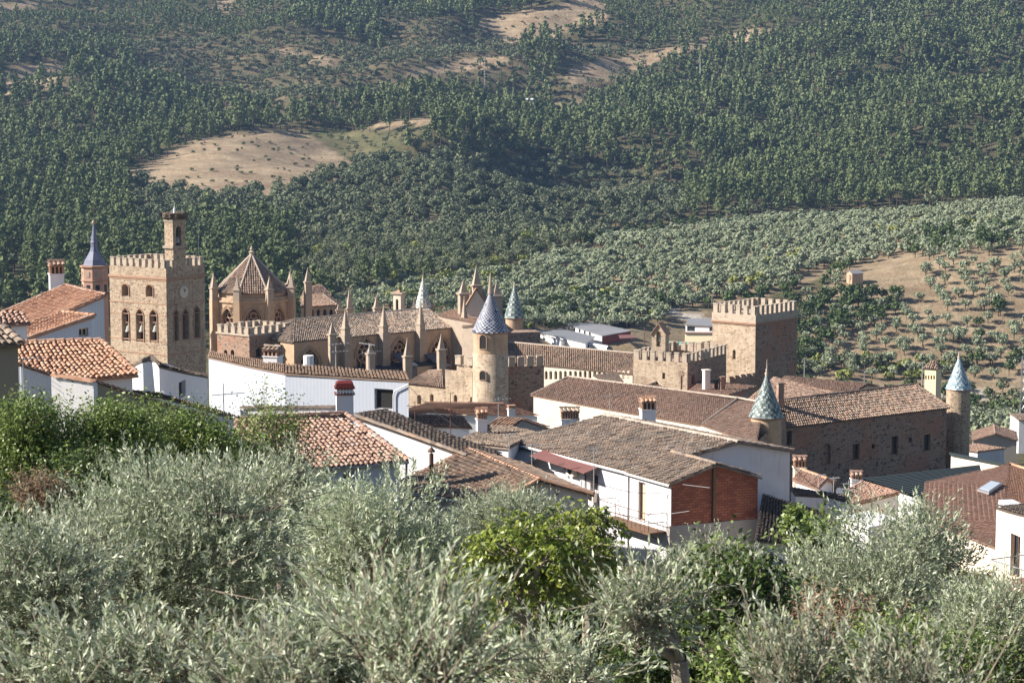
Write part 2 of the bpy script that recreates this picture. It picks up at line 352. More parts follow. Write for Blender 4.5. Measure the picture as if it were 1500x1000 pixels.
def house(name, label, cat, P, roofs, loop, zb, wm='white', rm='tile_old', wins=(), ridges=(), inset=.22, tw=.24, tl=.36, group=None, nseg=3, wm_over=None, rm_ridge=None, slabt=0, holes_depth=.25, tile=True, root=None, lift=.05, rel=1.0):
    """P: roof points; roofs: index lists (first edge along the eave); loop: index loop of the wall tops;
    wins: (segment, x0, y0, x1, y1, kind, pane, frame, bars) with photo pixels giving the opening's place on that wall"""
    P = [Vector(p) for p in P]
    c = sum((P[i] for i in loop), Vector())/len(loop)
    if root is None: root = empty(name, (c.x, c.y, zb), label, cat, group)
    tops = []
    for i in loop:
        d = Vector((c.x-P[i].x, c.y-P[i].y, 0)); L = d.length
        q = P[i]+d*(inset*1.3/max(L, .1)); q.z -= .11; tops.append(q)
    segm = {}
    wb = MB()
    wo = {}
    for k in range(len(loop)):
        A, B = tops[k], tops[(k+1) % len(loop)]
        g = Vector((B.x-A.x, B.y-A.y, 0)); L = g.length
        if L < 1e-3: continue
        g.normalize(); inw = Vector((-g.y, g.x, 0))
        if inw.dot(c-(A+B)/2) < 0: inw = -inw
        hs = []; todo = []
        for w in wins:
            if w[0] != k: continue
            _, x0, y0, x1, y1, kind, pane, frame, bars = (tuple(w)+(None,)*9)[:9]
            a = on_plane(x0, (y0+y1)/2, A, g); b = on_plane(x1, (y0+y1)/2, A, g); m = (a+b)/2
            s0, s1 = sorted(((a-A).dot(g), (b-A).dot(g))); z1, z0 = zof(m.y, y0), zof(m.y, y1)
            h = arch_pts(s0, s1, z0, z1, kind); hs.append(h); todo.append((h, pane or 'glass', frame, (s0, s1, z0, z1), bars or 0))
        tgt = wb
        if wm_over and k in wm_over: tgt = wo.setdefault(wm_over[k], MB())
        wall_face(tgt, A, B, zb, hs, inw, holes_depth)
        for h, pane, frame, rect, bars in todo: window_part(root, A, g, inw, h, holes_depth, M[pane], M[frame] if frame else None, rect, bars)
        segm[k] = (A, B, g, inw)
    if wb.f: wb.build('wall', M[wm], root)
    for mm, q in wo.items(): q.build('wall', M[mm], root)
    rb = MB()
    for ri, rf in enumerate(roofs):
        poly = [P[i] for i in rf]
        if tile: tiles(rb, poly, tw, tl, lift, nseg, rel=rel)
        else: rb.slab(poly, max(slabt, .12), .5)
    ro = rb.build('roof', M[rm], root) if roofs else None
    if ridges:
        k = MB()
        for a, b in ridges: ridge_caps(k, P[a], P[b], max(.3, tw*1.25))
        k.build('ridge_cap', M[rm_ridge or rm], ro)
    root['_'] = 0; del root['_']
    return root, ro, segm
def corners(F, L, R, alpha=None, Rz=None):
    "plan corners: F=(px,py,Y) front corner, L=(px,py) left corner at the same height, R px or (px,py)"
    A = VY(*F)
    if alpha is None:
        B = VZ(L[0], L[1], A.z)
    else:
        al = R_(alpha); B = solve(A, Vector((-math.cos(al), math.sin(al), 0)), L if not isinstance(L, tuple) else L[0])
    if isinstance(R, tuple): C = VZ(R[0], R[1], A.z)
    else:
        g = (B-A); g = Vector((g.x, g.y, 0)).normalized(); e = Vector((g.y, -g.x, 0))
        C = solve(A, e, R)
    return [A, C, B+C-A, B]      # front, right, back, left
def solve(A, a, px):
    k = (px-750)/FP; w = A.y*ct-A.z*st
    return A+a*((k*w-A.x)/(a.x-k*a.y*ct))
def battlement(mb, A, B, z0, w=.75, gap=.6, h=1.1, t=.45, base=.0, cap=True):
    A, B = Vector(A), Vector(B); g = Vector((B.x-A.x, B.y-A.y, 0)); L = g.length; g.normalize()
    n = max(2, round((L+gap)/(w+gap))); sp = (L-w)/(n-1)
    for i in range(n):
        c = Vector((A.x, A.y, 0))+g*(w/2+i*sp); r = random.random(); hh = h*random.uniform(.94, 1.04)
        mb.box(c, g, w, t, z0-.002, z0+hh, r)
        if cap: mb.box(c, g, w+.1, t+.1, z0+hh, z0+hh+.1, r)
def pinnacle(c, w, z0, z1, ztip, parent, m='stone_grey', name='pinnacle', rot=0., n=4):
    mb = MB(); x, y = c[0], c[1]; u = Vector((math.cos(rot), math.sin(rot), 0)); q = w/2*1.414; a0 = rot+math.pi/4
    mb.lathe((x, y), [(q, z0), (q, z1)], n, a0, r=.5)
    mb.lathe((x, y), [(q*1.25, z1-.12), (q*1.25, z1+.1), (q*1.02, z1+.12)], n, a0, r=.4)
    k = 7; H = ztip-z1; pr = []
    for i in range(k):
        f = i/k; rr = q*.84*(1-f)**1.05
        pr += [(rr+.04, z1+.1+H*.9*f), (rr*.86+.02, z1+.1+H*.9*(f+.1))]
    pr += [(.03, z1+H*.93), (.12, z1+H*.96), (.02, z1+H)]
    mb.lathe((x, y), pr, n, a0, r=.6)
    return mb.build(name, M[m], parent)
def cone_roof(c, rb, z0, z1, parent, m, n=28, rows=20, flare=.35, pat='diamond', name='spire_roof'):
    mb = MB(); pr = []
    def rad(f): return rb*(1-f)**flare+.05
    for i in range(rows):
        f0, f1 = i/rows, (i+1)/rows
        pr += [(rad(f0)+.035, z0+(z1-z0)*f0), (rad(f1)+.0, z0+(z1-z0)*(f1+.012/rows))]
    def rf(i, j):
        q = i//2
        if random.random() < .13: return random.random()
        if pat == 'diamond': return random.uniform(.78, 1) if (j+q) % 2 else random.uniform(0, .45)
        if pat == 'zig': return random.uniform(.75, 1) if (abs((j % 6)-3)+q) % 3 == 0 else random.uniform(0, .5)
        if pat == 'band': return random.uniform(.7, 1) if (q % 5 == 0 or j % (n//8) == 0) else random.uniform(0, .6)
        return random.random()
    mb.lathe(c, pr, n, 0, rf=rf)
    return mb.build(name, M[m], parent)
# ---------- camera, light, air
cam = bpy.data.cameras.new('camera'); cam.lens = FP/1500*36; cam.sensor_width = 36; cam.clip_end = 8000; cam.clip_start = .1
co = bpy.data.objects.new('camera', cam); COL.objects.link(co); co.rotation_euler = (math.pi/2-TH, 0, 0); SC.camera = co
cam.dof.use_dof = True; cam.dof.focus_distance = 200; cam.dof.aperture_fstop = 9
SUN_EL, SUN_AZ = R_(33), Vector((-1, -.1, 0)).normalized()       # direction towards the sun
sd = Vector((SUN_AZ.x*math.cos(SUN_EL), SUN_AZ.y*math.cos(SUN_EL), math.sin(SUN_EL)))
sl = bpy.data.lights.new('sun', 'SUN'); sl.energy = 5.0; sl.angle = R_(.5); sl.color = (1, .92, .81)
so = bpy.data.objects.new('sun', sl); COL.objects.link(so); so.rotation_euler = sd.to_track_quat('Z', 'Y').to_euler()
W = bpy.data.worlds.new('World'); SC.world = W; W.use_nodes = True
sky = W.node_tree.nodes.new('ShaderNodeTexSky'); sky.sky_type = 'NISHITA'; sky.sun_disc = False
sky.sun_elevation = SUN_EL; sky.sun_rotation = math.atan2(sd.x, sd.y); sky.altitude = 600
W.node_tree.links.new(sky.outputs[0], W.node_tree.nodes['Background'].inputs[0]); W.node_tree.nodes['Background'].inputs[1].default_value = .062
SC.view_settings.view_transform = 'Standard'; SC.view_settings.look = 'None'; SC.view_settings.exposure = 1.14
SC.cycles.max_bounces = 6; SC.cycles.transparent_max_bounces = 8; SC.cycles.use_denoising = True
# ---------- valley haze
hm = bpy.data.materials.new('pale_valley_haze'); hm.use_nodes = True; hn = hm.node_tree; hn.nodes.remove(hn.nodes['Principled BSDF'])
pv = hn.nodes.new('ShaderNodeVolumePrincipled'); pv.inputs['Density'].default_value = .00007; pv.inputs['Color'].default_value = (.38, .6, 1, 1); pv.inputs['Anisotropy'].default_value = .3
hn.links.new(pv.outputs[0], hn.nodes['Material Output'].inputs['Volume'])
mb = MB(); mb.prism([(-5600, -200, 0), (5600, -200, 0), (5600, 3500, 0), (-5600, 3500, 0)], -140, 300, .5); tag(mb.build('haze', hm), 'pale blue haze in the valley air', 'haze', kind='stuff')
# ---------- the terrain
def z_(py, Y): return (Y, zof(Y, py))
PRE = [(-120, 12), (-30, 1), (-6, -1.5), (1.5, -2.2), (8, -5.2), (14, -7.2)]
TC = {
 0: PRE+[(40, -11), (65, -13.5), (100, -18.5), (160, -28), (300, -46), (420, -60), (560, -74), z_(422, 700), z_(350, 900), z_(250, 1110), z_(150, 1360), z_(60, 1580), z_(0, 1740), (2300, 150), (3400, 240)],
 300: PRE+[(40, -11), (65, -14.5), (100, -19.5), (160, -29), (300, -46), (420, -60), (560, -75), z_(430, 700), z_(360, 850), z_(300, 985), z_(285, 1015), z_(190, 1185), (1250, -32), z_(168, 1370), z_(100, 1530), z_(0, 1740), (2300, 150), (3400, 240)],
 600: PRE+[(40, -11.5), (100, -21), (130, -25.5), (240, -38), (320, -47), (420, -60), (560, -76), z_(440, 700), z_(340, 950), z_(250, 1140), z_(200, 1270), z_(150, 1400), z_(100, 1530), z_(50, 1650), z_(0, 1790), (2300, 150), (3400, 240)],
 900: PRE+[(40, -11.5), (100, -21.5), (130, -27.5), (240, -40), (320, -49), (420, -62), (560, -77), z_(505, 660), z_(480, 700), z_(350, 900), (975, -73), (1030, -77), z_(338, 1090), z_(200, 1370), z_(100, 1580), z_(0, 1820), (2300, 150), (3400, 240)],
 1200: PRE+[(40, -11.5), (100, -21.5), (130, -27.5), (185, -38), (240, -44), (400, -64), (560, -83), (640, -92), z_(562, 680), z_(420, 765), z_(400, 795), z_(318, 965), (1040, -72), z_(308, 1130), z_(200, 1350), z_(100, 1560), z_(0, 1780), (2300, 150), (3400, 240)],
 1500: PRE+[(40, -11.5), (90, -20.5), (130, -28), (240, -42), (400, -66), (560, -86), (630, -95), z_(568, 680), z_(365, 790), z_(300, 950), (1020, -68), z_(292, 1130), z_(200, 1340), z_(100, 1550), z_(0, 1760), (2300, 150), (3400, 240)],
}
YS = np.arange(-120, 3401, 4.0)
tpx = sorted(TC); TAB = []
for k in tpx:
    a = np.array(TC[k]); z = np.interp(YS, a[:, 0], a[:, 1])
    out = z.copy()
    for sg, lo, hi in ((5, 100, 400), (11, 400, 4000)):
        kx = np.arange(-12, 13)*4.0; kk = np.exp(-kx**2/2/sg**2); kk /= kk.sum()
        zz = np.convolve(np.pad(z, 12, 'edge'), kk, 'valid'); m = (YS >= lo) & (YS < hi); out[m] = zz[m]
    TAB.append(out)
TAB = np.array([TAB[0]]+TAB+[TAB[-1]]); tpx = np.array([-900]+tpx+[2500.0]); tt = (tpx-750)/FP*1.01
_nz = [(rng.uniform(0, 6.28, 2), rng.uniform(-1, 1, 2)) for _ in range(26)]
def noise(X, Y, L):
    s = 0
    for i, (ph, d) in enumerate(_nz):
        d = d/np.hypot(*d); f = 2*math.pi/L*(.6+.09*i)
        s = s+np.sin(f*(X*d[0]+Y*d[1])+ph[0])*math.cos(ph[1])
    return s/4.
def H(X, Y):
    X = np.asarray(X, float); Y = np.asarray(Y, float)
    t = np.clip(X/np.maximum(Y, 18), tt[0]+1e-6, tt[-1]-1e-6)
    j = np.clip(np.searchsorted(tt, t)-1, 0, len(tt)-2); f = (t-tt[j])/(tt[j+1]-tt[j]); f = f*f*(3-2*f)
    y = np.clip((Y-YS[0])/4.0, 0, len(YS)-1.001); i = y.astype(int); g = y-i
    z = (TAB[j, i]*(1-g)+TAB[j, i+1]*g)*(1-f)+(TAB[j+1, i]*(1-g)+TAB[j+1, i+1]*g)*f
    far = np.clip((Y-1020)/250, 0, 1)
    return z+noise(X, Y, 330)*9*far+noise(Y*1.3, X, 130)*4.2*far+noise(X, Y, 60)*.6*np.clip((Y-480)/100, 0, 1)+noise(X, Y, 9)*.12*np.clip(1-Y/120, 0, 1)
def pj(X, Y, Z):
    w = Y*ct-Z*st; w = np.maximum(w, .1)
    return 750+FP*X/w, 500-FP*(Y*st+Z*ct)/w
def inpoly(px, py, poly):
    c = np.zeros(np.shape(px), bool); n = len(poly)
    for i in range(n):
        x0, y0 = poly[i]; x1, y1 = poly[(i+1) % n]
        if y0 == y1: continue
        c ^= ((y0 > py) != (y1 > py)) & (px < (x1-x0)*(py-y0)/(y1-y0)+x0)
    return c
DRY = [[(180,258),(255,218),(330,196),(430,188),(470,205),(510,235),(525,252),(450,268),(390,290),(330,292),(270,284),(228,276)],
 [(530,184),(640,170),(643,180),(560,191)], [(690,32),(870,-5),(905,-5),(880,35),(830,50),(790,62),(740,64)],
 [(590,112),(650,92),(730,80),(745,90),(690,102),(610,120)], [(830,100),(850,95),(950,75),(1130,38),(1125,56),(1000,80),(890,120),(850,132),(830,130)],
 [(0,108),(60,90),(105,95),(100,125),(40,130),(0,148)], [(-20,5),(85,0),(40,20),(-20,22)], [(290,168),(345,148),(335,178),(300,178)],
 [(800,150),(860,145),(865,168),(800,172)], [(610,332),(640,310),(642,336),(612,342)], [(400,66),(500,90),(480,98),(405,78)],
 [(0,400),(40,405),(45,440),(0,445)], [(320,-5),(350,-5),(345,18),(325,14)]]
OLD = [(1165,440),(1255,395),(1330,372),(1500,358),(1640,350),(1640,600),(1170,565)]      # dry slope with rows of olives
FIELD = [(430,468),(560,425),(680,408),(745,398),(900,350),(1080,325),(1300,306),(1640,296),(1640,362),(1330,372),(1200,408),(1150,428),(1000,452),(960,480),(900,484),(780,482),(700,500),(560,500)]
YARD = [(770,455),(1050,452),(1050,545),(770,545)]
GRN = [(440,188),(560,196),(640,192),(620,214),(540,240),(510,235)]
ROAD = [[(1165,560),(1300,566),(1420,572),(1500,590),(1500,596),(1415,580),(1300,573),(1165,569)], [(975,455),(990,452),(1040,468),(1040,473),(990,465)]]
SHADE_OAK = [(430,330),(520,290),(640,255),(760,240),(900,250),(1010,290),(1010,330),(900,350),(745,398),(560,425),(430,450)]
ys = np.concatenate([np.arange(-120, 0, 8), np.arange(0, 40, 1.0), np.arange(40, 400, 4), np.arange(400, 1900, 6), np.arange(1900, 3401, 60)])
ts = np.linspace(-1.5, 1.5, 401); ts = np.sign(ts)*(np.abs(ts)/1.5)**2.2*1.5
TY, TT = np.meshgrid(ys, ts, indexing='ij'); TX = TT*(30+np.maximum(TY, 0)); TZ = H(TX, TY)
gx, gy = pj(TX, TY, TZ)
dry = np.zeros(TX.shape); grn = np.zeros(TX.shape); rd = np.zeros(TX.shape)
wob = noise(TX, TY, 30)*5
vis = TY > 380
for p in DRY: dry[inpoly(gx+wob, gy+wob*.4, p) & vis] = 1
dry[inpoly(gx, gy, OLD) & vis] = .85; dry[inpoly(gx, gy, FIELD) & vis] = .75; dry[inpoly(gx, gy, YARD) & vis] = .6
grn[inpoly(gx, gy, GRN) & vis] = 1
for p in [[(190,70),(470,50),(600,95),(560,150),(400,170),(200,120)], [(560,20),(760,60),(780,130),(560,135)], [(820,60),(1010,80),(900,140),(820,180)]]: dry[inpoly(gx+wob, gy, p) & vis & (dry == 0)] = .2
for p in ROAD: rd[inpoly(gx, gy, p) & vis] = 1
dry[(TY < 60)] = .35
nr, nc = TX.shape
ii, jj = np.meshgrid(np.arange(nr-1), np.arange(nc-1), indexing='ij'); a = (ii*nc+jj).ravel()
idx = np.stack([a, a+1, a+nc+1, a+nc], 1).ravel()
gm = bpy.data.materials.new('dry_hill_ground'); gm.use_nodes = True
def ground_mat(m):
    nt = m.node_tree; N = nt.nodes; L = nt.links; bs = N['Principled BSDF']; bs.inputs['Roughness'].default_value = .95; bs.inputs['Specular IOR Level'].default_value = .1
    tc = N.new('ShaderNodeTexCoord')
    def nz(s, lo, hi, c0, c1):
        t = N.new('ShaderNodeTexNoise'); t.inputs['Scale'].default_value = s; t.inputs['Detail'].default_value = 12; t.inputs['Roughness'].default_value = .78; L.new(tc.outputs['Object'], t.inputs[0])
        r = N.new('ShaderNodeValToRGB'); r.color_ramp.elements[0].position = lo; r.color_ramp.elements[1].position = hi; r.color_ramp.elements[0].color = (*c0, 1); r.color_ramp.elements[1].color = (*c1, 1); L.new(t.outputs[0], r.inputs[0]); return r.outputs[0]
    def mx(a, b, f):
        q = N.new('ShaderNodeMix'); q.data_type = 'RGBA'
        for s, i in ((f, 0), (a, 6), (b, 7)):
            if hasattr(s, 'is_linked'): L.new(s, q.inputs[i])
            else: q.inputs[i].default_value = s if i == 0 else (*s, 1)
        return q.outputs[2]
    def att(n): t = N.new('ShaderNodeAttribute'); t.attribute_name = n; return t.outputs['Fac']
    floor = nz(.05, .35, .65, (.05, .055, .028), (.13, .105, .06))
    dr = mx(nz(.06, .38, .62, (.22, .155, .1), (.37, .285, .19)), (.14, .115, .07), nz(.5, .5, .68, (0, 0, 0), (.6, .6, .6)))
    dr = mx(dr, (.44, .36, .24), nz(.16, .52, .66, (0, 0, 0), (.7, .7, .7))); dr = mx(dr, (.1, .085, .05), nz(1.6, .52, .6, (0, 0, 0), (.55, .55, .55))); dr = mx(dr, (.13, .07, .045), nz(.035, .56, .66, (0, 0, 0), (.5, .5, .5)))
    wv = N.new('ShaderNodeTexWave'); wv.wave_type = 'BANDS'; wv.bands_direction = 'Z'; wv.inputs['Scale'].default_value = .1; wv.inputs['Distortion'].default_value = 5; wv.inputs['Detail'].default_value = 3; wv.inputs['Detail Scale'].default_value = .4; L.new(tc.outputs['Object'], wv.inputs[0])
    rw_ = N.new('ShaderNodeValToRGB'); rw_.color_ramp.elements[0].position = .72; rw_.color_ramp.elements[1].position = .95; rw_.color_ramp.elements[1].color = (.28, .28, .28, 1); L.new(wv.outputs['Fac'], rw_.inputs[0]); dr = mx(dr, (.15, .12, .075), rw_.outputs[0])
    gr = nz(.08, .35, .65, (.07, .08, .035), (.16, .135, .07))
    c = mx(floor, dr, att('dry')); c = mx(c, gr, att('green')); c = mx(c, (.4, .36, .31), att('road'))
    L.new(c, bs.inputs['Base Color'])
    t = N.new('ShaderNodeTexNoise'); t.inputs['Scale'].default_value = .8; t.inputs['Detail'].default_value = 8; L.new(tc.outputs['Object'], t.inputs[0])
    b = N.new('ShaderNodeBump'); b.inputs['Strength'].default_value = .6; b.inputs['Distance'].default_value = .6; L.new(t.outputs[0], b.inputs['Height']); L.new(b.outputs[0], bs.inputs['Normal'])
ground_mat(gm)
g = mesh_np('ground', np.stack([TX, TY, TZ], -1).reshape(-1, 3), idx, np.full(len(idx)//4, 4), [gm], smooth=True, uv=False, attrs={'dry': dry.ravel(), 'green': grn.ravel(), 'road': rd.ravel()})
tag(g, kind='structure')
# ---------- trees of the hills: crowns of many small leaf-clump faces, numpy built
def leafmat(name, stops, trans=.08, hue=None, rough=.8, back=None):
    return mat(name, (.1, .1, .1), rough=rough, ramp=stops, trans=trans, spec=.15, hue=hue, back=back)
M['pine_leaf'] = leafmat('pine_needles', [(.036, .052, .024), (.09, .12, .052), (.16, .192, .083), (.125, .158, .07)])
M['oak_leaf'] = leafmat('oak_leaves', [(.06, .076, .048), (.105, .125, .07), (.155, .175, .1), (.195, .205, .12)])
M['olive_far'] = leafmat('far_olive_leaves', [(.105, .128, .072), (.2, .232, .14), (.28, .312, .205), (.35, .38, .265)])
M['bush_leaf'] = leafmat('yellow_green_bush_leaves', [(.1, .13, .035), (.17, .21, .055), (.25, .27, .08), (.29, .29, .1)])
M['dkbush_leaf'] = leafmat('dark_green_bush_leaves', [(.03, .048, .02), (.055, .085, .03), (.09, .125, .045), (.11, .14, .055)])
M['trunk'] = mat('brown_tree_trunk', (.12, .085, .06), mix=[(3, (.06, .045, .035), .5, .7, .6)])
def crown(kind, nq, size, seed):
    "returns (quads Nx4x3, rnd N) for a tree of height 1-ish metres scale real"
    r = np.random.default_rng(seed); qs = []; rn = []
    if kind == 'pine':
        Hh = 11; n = 11; cl = []
        for i in range(n):
            f = i/(n-1); z = 4.2+f*(Hh-5.2); rad = 2.3*(1-f)**.7*(.9+.2*r.random())+.25
            for k in range(1 if f > .85 else 3 if f > .4 else 4):
                a = r.uniform(0, 6.28); d = rad*r.uniform(.35, .75); cl.append((d*math.cos(a), d*math.sin(a), z+r.uniform(-.5, .5), 1.25*(1-.5*f)*r.uniform(.8, 1.2), .8))
    elif kind == 'umbrella':
        Hh = 10; cl = []
        for i in range(16):
            a = r.uniform(0, 6.28); d = 2.6*math.sqrt(r.random()); cl.append((d*math.cos(a), d*math.sin(a), 7.6+1.3*(1-(d/2.8)**2)+r.uniform(-.7, .4), r.uniform(.9, 1.4), .75))
    elif kind == 'oak':
        cl = []
        for i in range(20):
            v = r.normal(size=3); v /= np.linalg.norm(v); d = r.uniform(.45, .85); cl.append((v[0]*3*d, v[1]*3*d, 3.6+abs(v[2])*2.2*d+v[2]*.8, r.uniform(1.1, 1.7), .85))
    elif kind == 'olive':
        cl = []
        for i in range(15):
            v = r.normal(size=3); v /= np.linalg.norm(v); d = r.uniform(.4, .9); cl.append((v[0]*2.0*d, v[1]*2.0*d, 2.5+v[2]*1.1*d, r.uniform(.55, 1.0), .85))
    else:           # bush
        cl = []
        for i in range(11):
            v = r.normal(size=3); v /= np.linalg.norm(v); d = r.uniform(.3, .9); cl.append((v[0]*1.7*d, v[1]*1.7*d, 1.0+abs(v[2])*1.0*d, r.uniform(.5, 1.0), .9))
    per = max(3, nq//len(cl))
    C = np.repeat(np.array(cl), per, 0); N = len(C)
    d = r.normal(size=(N, 3)); d[:, 2] += .35; d /= np.linalg.norm(d, axis=1)[:, None]
    rr = C[:, 3]*r.uniform(.78, 1.06, N)
    p = C[:, :3]+d*rr[:, None]*np.array([1, 1, 1])*np.stack([np.ones(N), np.ones(N), C[:, 4]], 1)
    nn = d+r.normal(size=(N, 3))*.3; nn /= np.linalg.norm(nn, axis=1)[:, None]
    a = np.cross(nn, r.normal(size=(N, 3))); a /= np.linalg.norm(a, axis=1)[:, None]; b = np.cross(nn, a)
    s = size*r.uniform(.6, 1.3, N)[:, None]; e = r.uniform(.5, 1, N)[:, None]
    q = np.stack([p-a*s-b*s*e*.5, p+a*s*.8-b*s*e, p+a*s+b*s*e*.6, p-a*s*.7+b*s*e], 1)
    return q, r.uniform(0, 1, N)
TRUNK = {'pine': (.2, 8.5), 'umbrella': (.2, 7.8), 'oak': (.3, 3.6), 'olive': (.22, 2.3), 'bush': (.08, .8)}
def trunk_quads(kind):
    r0, h = TRUNK[kind]; qs = []
    for i in range(4):
        a, b = math.pi/2*i, math.pi/2*(i+1)
        qs.append([(r0*math.cos(a), r0*math.sin(a), -.6), (r0*math.cos(b), r0*math.sin(b), -.6), (r0*.5*math.cos(b)+.1, r0*.5*math.sin(b), h), (r0*.5*math.cos(a)+.1, r0*.5*math.sin(a), h)])
    if kind in ('olive', 'oak'):
        for s in (-1, 1):
            for i in range(3):
                a, b = 2.1*i, 2.1*(i+1)
                qs.append([(r0*.5*math.cos(a)+.05, r0*.5*math.sin(a), h*.4), (r0*.5*math.cos(b)+.05, r0*.5*math.sin(b), h*.4), (s*1.0+.06*math.cos(b), .3*s+.06*math.sin(b), h*1.2), (s*1.0+.06*math.cos(a), .3*s+.06*math.sin(a), h*1.2)])
    return np.array(qs, float)
VAR = {}
def variants(kind, nq, size, n=6):
    k = (kind, nq)
    if k not in VAR: VAR[k] = [crown(kind, nq, size, 100+i*7+nq) for i in range(n)]
    return VAR[k]
def merged(name, kind, pts, nq, size, mats):
    "one mesh of many trees; pts rows: x,y,z,scale,rot,shade"
    vs = variants(kind, nq, size); tq = trunk_quads(kind); Q = []; Rn = []; Mi = []
    for i, (x, y, z, s, ro, sh) in enumerate(pts):
        q, rn = vs[i % len(vs)]; c, sn = math.cos(ro)*s, math.sin(ro)*s
        al = np.concatenate([q, tq]); w = np.empty_like(al); hz = s*(.9+.25*((i*37) % 10)/10)
        w[..., 0] = al[..., 0]*c-al[..., 1]*sn+x; w[..., 1] = al[..., 0]*sn+al[..., 1]*c+y; w[..., 2] = al[..., 2]*hz+z
        Q.append(w); Rn.append(np.concatenate([np.clip(rn*.45+sh*.55, 0, 1), np.full(len(tq), .5)])); Mi.append(np.concatenate([np.zeros(len(rn)), np.ones(len(tq))]))
    Q = np.concatenate(Q); n = len(Q)
    return mesh_np(name, Q.reshape(-1, 3), np.arange(n*4), np.full(n, 4), mats, rnd=np.concatenate(Rn), mi=np.concatenate(Mi), uv=False)
TREEMESH = {}
def single(name, kind, p, nq, size, mats, label, cat, group):
    x, y, z, s, ro, sh = p; k = (kind, nq, mats[0].name, int(ro*2) % 6)
    if k not in TREEMESH:
        q, rn = variants(kind, nq, size)[k[3]]; tq = trunk_quads(kind); n = len(q); m_ = len(tq)
        c_ = mesh_np('crown', q.reshape(-1, 3), np.arange(n*4), np.full(n, 4), mats[:1], rnd=rn, uv=False)
        t_ = mesh_np('trunk', tq.reshape(-1, 3), np.arange(m_*4), np.full(m_, 4), mats[1:], rnd=np.full(m_, .5), uv=False)
        TREEMESH[k] = (c_.data, t_.data)
    else: c_ = link_mesh('crown', TREEMESH[k][0]); t_ = link_mesh('trunk', TREEMESH[k][1])
    o = empty(name, (x, y, z)); c_.parent = o; t_.parent = o
    o.rotation_euler = (0, 0, ro); o.scale = (s, s, s*(.9+.25*((int(x*37)) % 10)/10))
    return tag(o, label, cat, group)
# jittered planting grid over the hills
def grid_pts(sp, y0, y1, seed):
    r = np.random.default_rng(seed); Y = np.arange(y0, y1, sp); out = []
    for y in Y:
        xs = np.arange(-.245*y-20, .245*y+20, sp)
        out.append(np.stack([xs+r.uniform(-.38, .38, len(xs))*sp, np.full(len(xs), y)+r.uniform(-.38, .38, len(xs))*sp], 1))
    return np.concatenate(out)
def with_z(P):
    Z = H(P[:, 0], P[:, 1]); px, py = pj(P[:, 0], P[:, 1], Z); return Z, px, py
P = grid_pts(6.8, 640, 1900, 5); Z, px, py = with_z(P); n = len(P); rr = rng.random(n); wb = noise(P[:, 0], P[:, 1], 60)*6
anydry = np.zeros(n, bool); fnz = noise(P[:, 0]*1.3, P[:, 1], 22)*6; rr2 = rng.random(n)
for p in DRY: anydry |= inpoly(px+wb*1.1+fnz, py+wb*.5+fnz*.5, p)
grnz = inpoly(px, py, GRN)
fld = inpoly(px, py, FIELD); old = inpoly(px, py, OLD); yard = inpoly(px, py, YARD)
rdz = np.zeros(n, bool)
for p in ROAD: rdz |= inpoly(px, py, p)
hill = ~fld & ~old & ~yard & ~rdz & ~anydry & ~grnz
dens = noise(P[:, 0]+300, P[:, 1], 170)
sparse = hill & (inpoly(px, py, [(190,70),(470,50),(600,95),(560,150),(400,170),(200,120)]) | inpoly(px, py, [(560,20),(760,60),(780,130),(560,135)]) | inpoly(px, py, [(820,60),(1010,80),(900,140),(820,180)]))
oakz = hill & (inpoly(px+wb, py+wb, SHADE_OAK) | inpoly(px, py, [(440,215),(560,240),(640,215),(700,280),(520,330),(430,320)]) | (inpoly(px, py, [(190,255),(330,290),(470,262),(470,330),(190,350)])))
valley = hill & (px > 740) & (P[:, 1] < 1085) & (py > 300) & ~oakz
fine = noise(P[:, 0]*1.1+90, P[:, 1]*.8, 48)
pine = hill & ~oakz & ~sparse & ~valley & (dens > -1.9) & ((fine > -1.25) | (rr < .35))
plant = pine & ((py < 70) & (px < 420) | (py < 60) & (px > 880) & (px < 1200))
def rows(mask, s0, s1, seed, extra=0):
    k = np.where(mask)[0]; r = np.random.default_rng(seed)
    zn = np.clip(noise(P[k, 0]+777, P[k, 1]-50, 75)*.28+.5, 0, 1)
    return np.stack([P[k, 0], P[k, 1], Z[k]-.1-extra, s0+(s1-s0)*np.clip(r.random(len(k))*.6+zn*.4, 0, 1), r.uniform(0, 6.28, len(k)), np.clip(zn*.5+r.random(len(k))*.5, 0, 1)], 1), px[k], py[k]
def split(rw, x, y, nmax, ymax=640):
    ok = (x > 5) & (x < 1495) & (y > 5) & (y < ymax); o = np.argsort(np.where(ok, rw[:, 1], 1e9)); near = o[:nmax][ok[o[:nmax]]]
    m = np.ones(len(rw), bool); m[near] = False
    return rw[near], rw[m], x[near], y[near]
def zone(x, y):
    if y < 200: return 'high on the slope'
    if x < 440: return 'below the dry meadow, behind the bell tower' if y > 280 else 'beside the rounded dry meadow'
    if x < 760: return 'in the valley behind the church spires'
    if x < 1010: return 'above the upper edge of the olive field'
    return 'at the foot of the pine hill over the olive field'
rw, x, y = rows(pine & ~plant & (rr < .97) & (rr2 > .1), .75, 1.5, 11)
near, far, nx, ny = split(rw, x, y, 290, 420)
for p, a, b in zip(near, nx, ny):
    single('pine_tree', 'pine' if p[5] < .75 else 'umbrella', p, 760, .25, [M['pine_leaf'], M['trunk']], ('tall dark green pine ' if p[5] < .75 else 'flat topped green pine ')+zone(a, b), 'pine', 'dark pines '+zone(a, b))
f1 = far[:, 5] < .8
mid = far[:, 1] < 1300
tag(merged('pine_forest', 'pine', far[f1 & mid], 270, .43, [M['pine_leaf'], M['trunk']]), 'dense dark pine wood covering the far hillside', 'pine forest', kind='stuff')
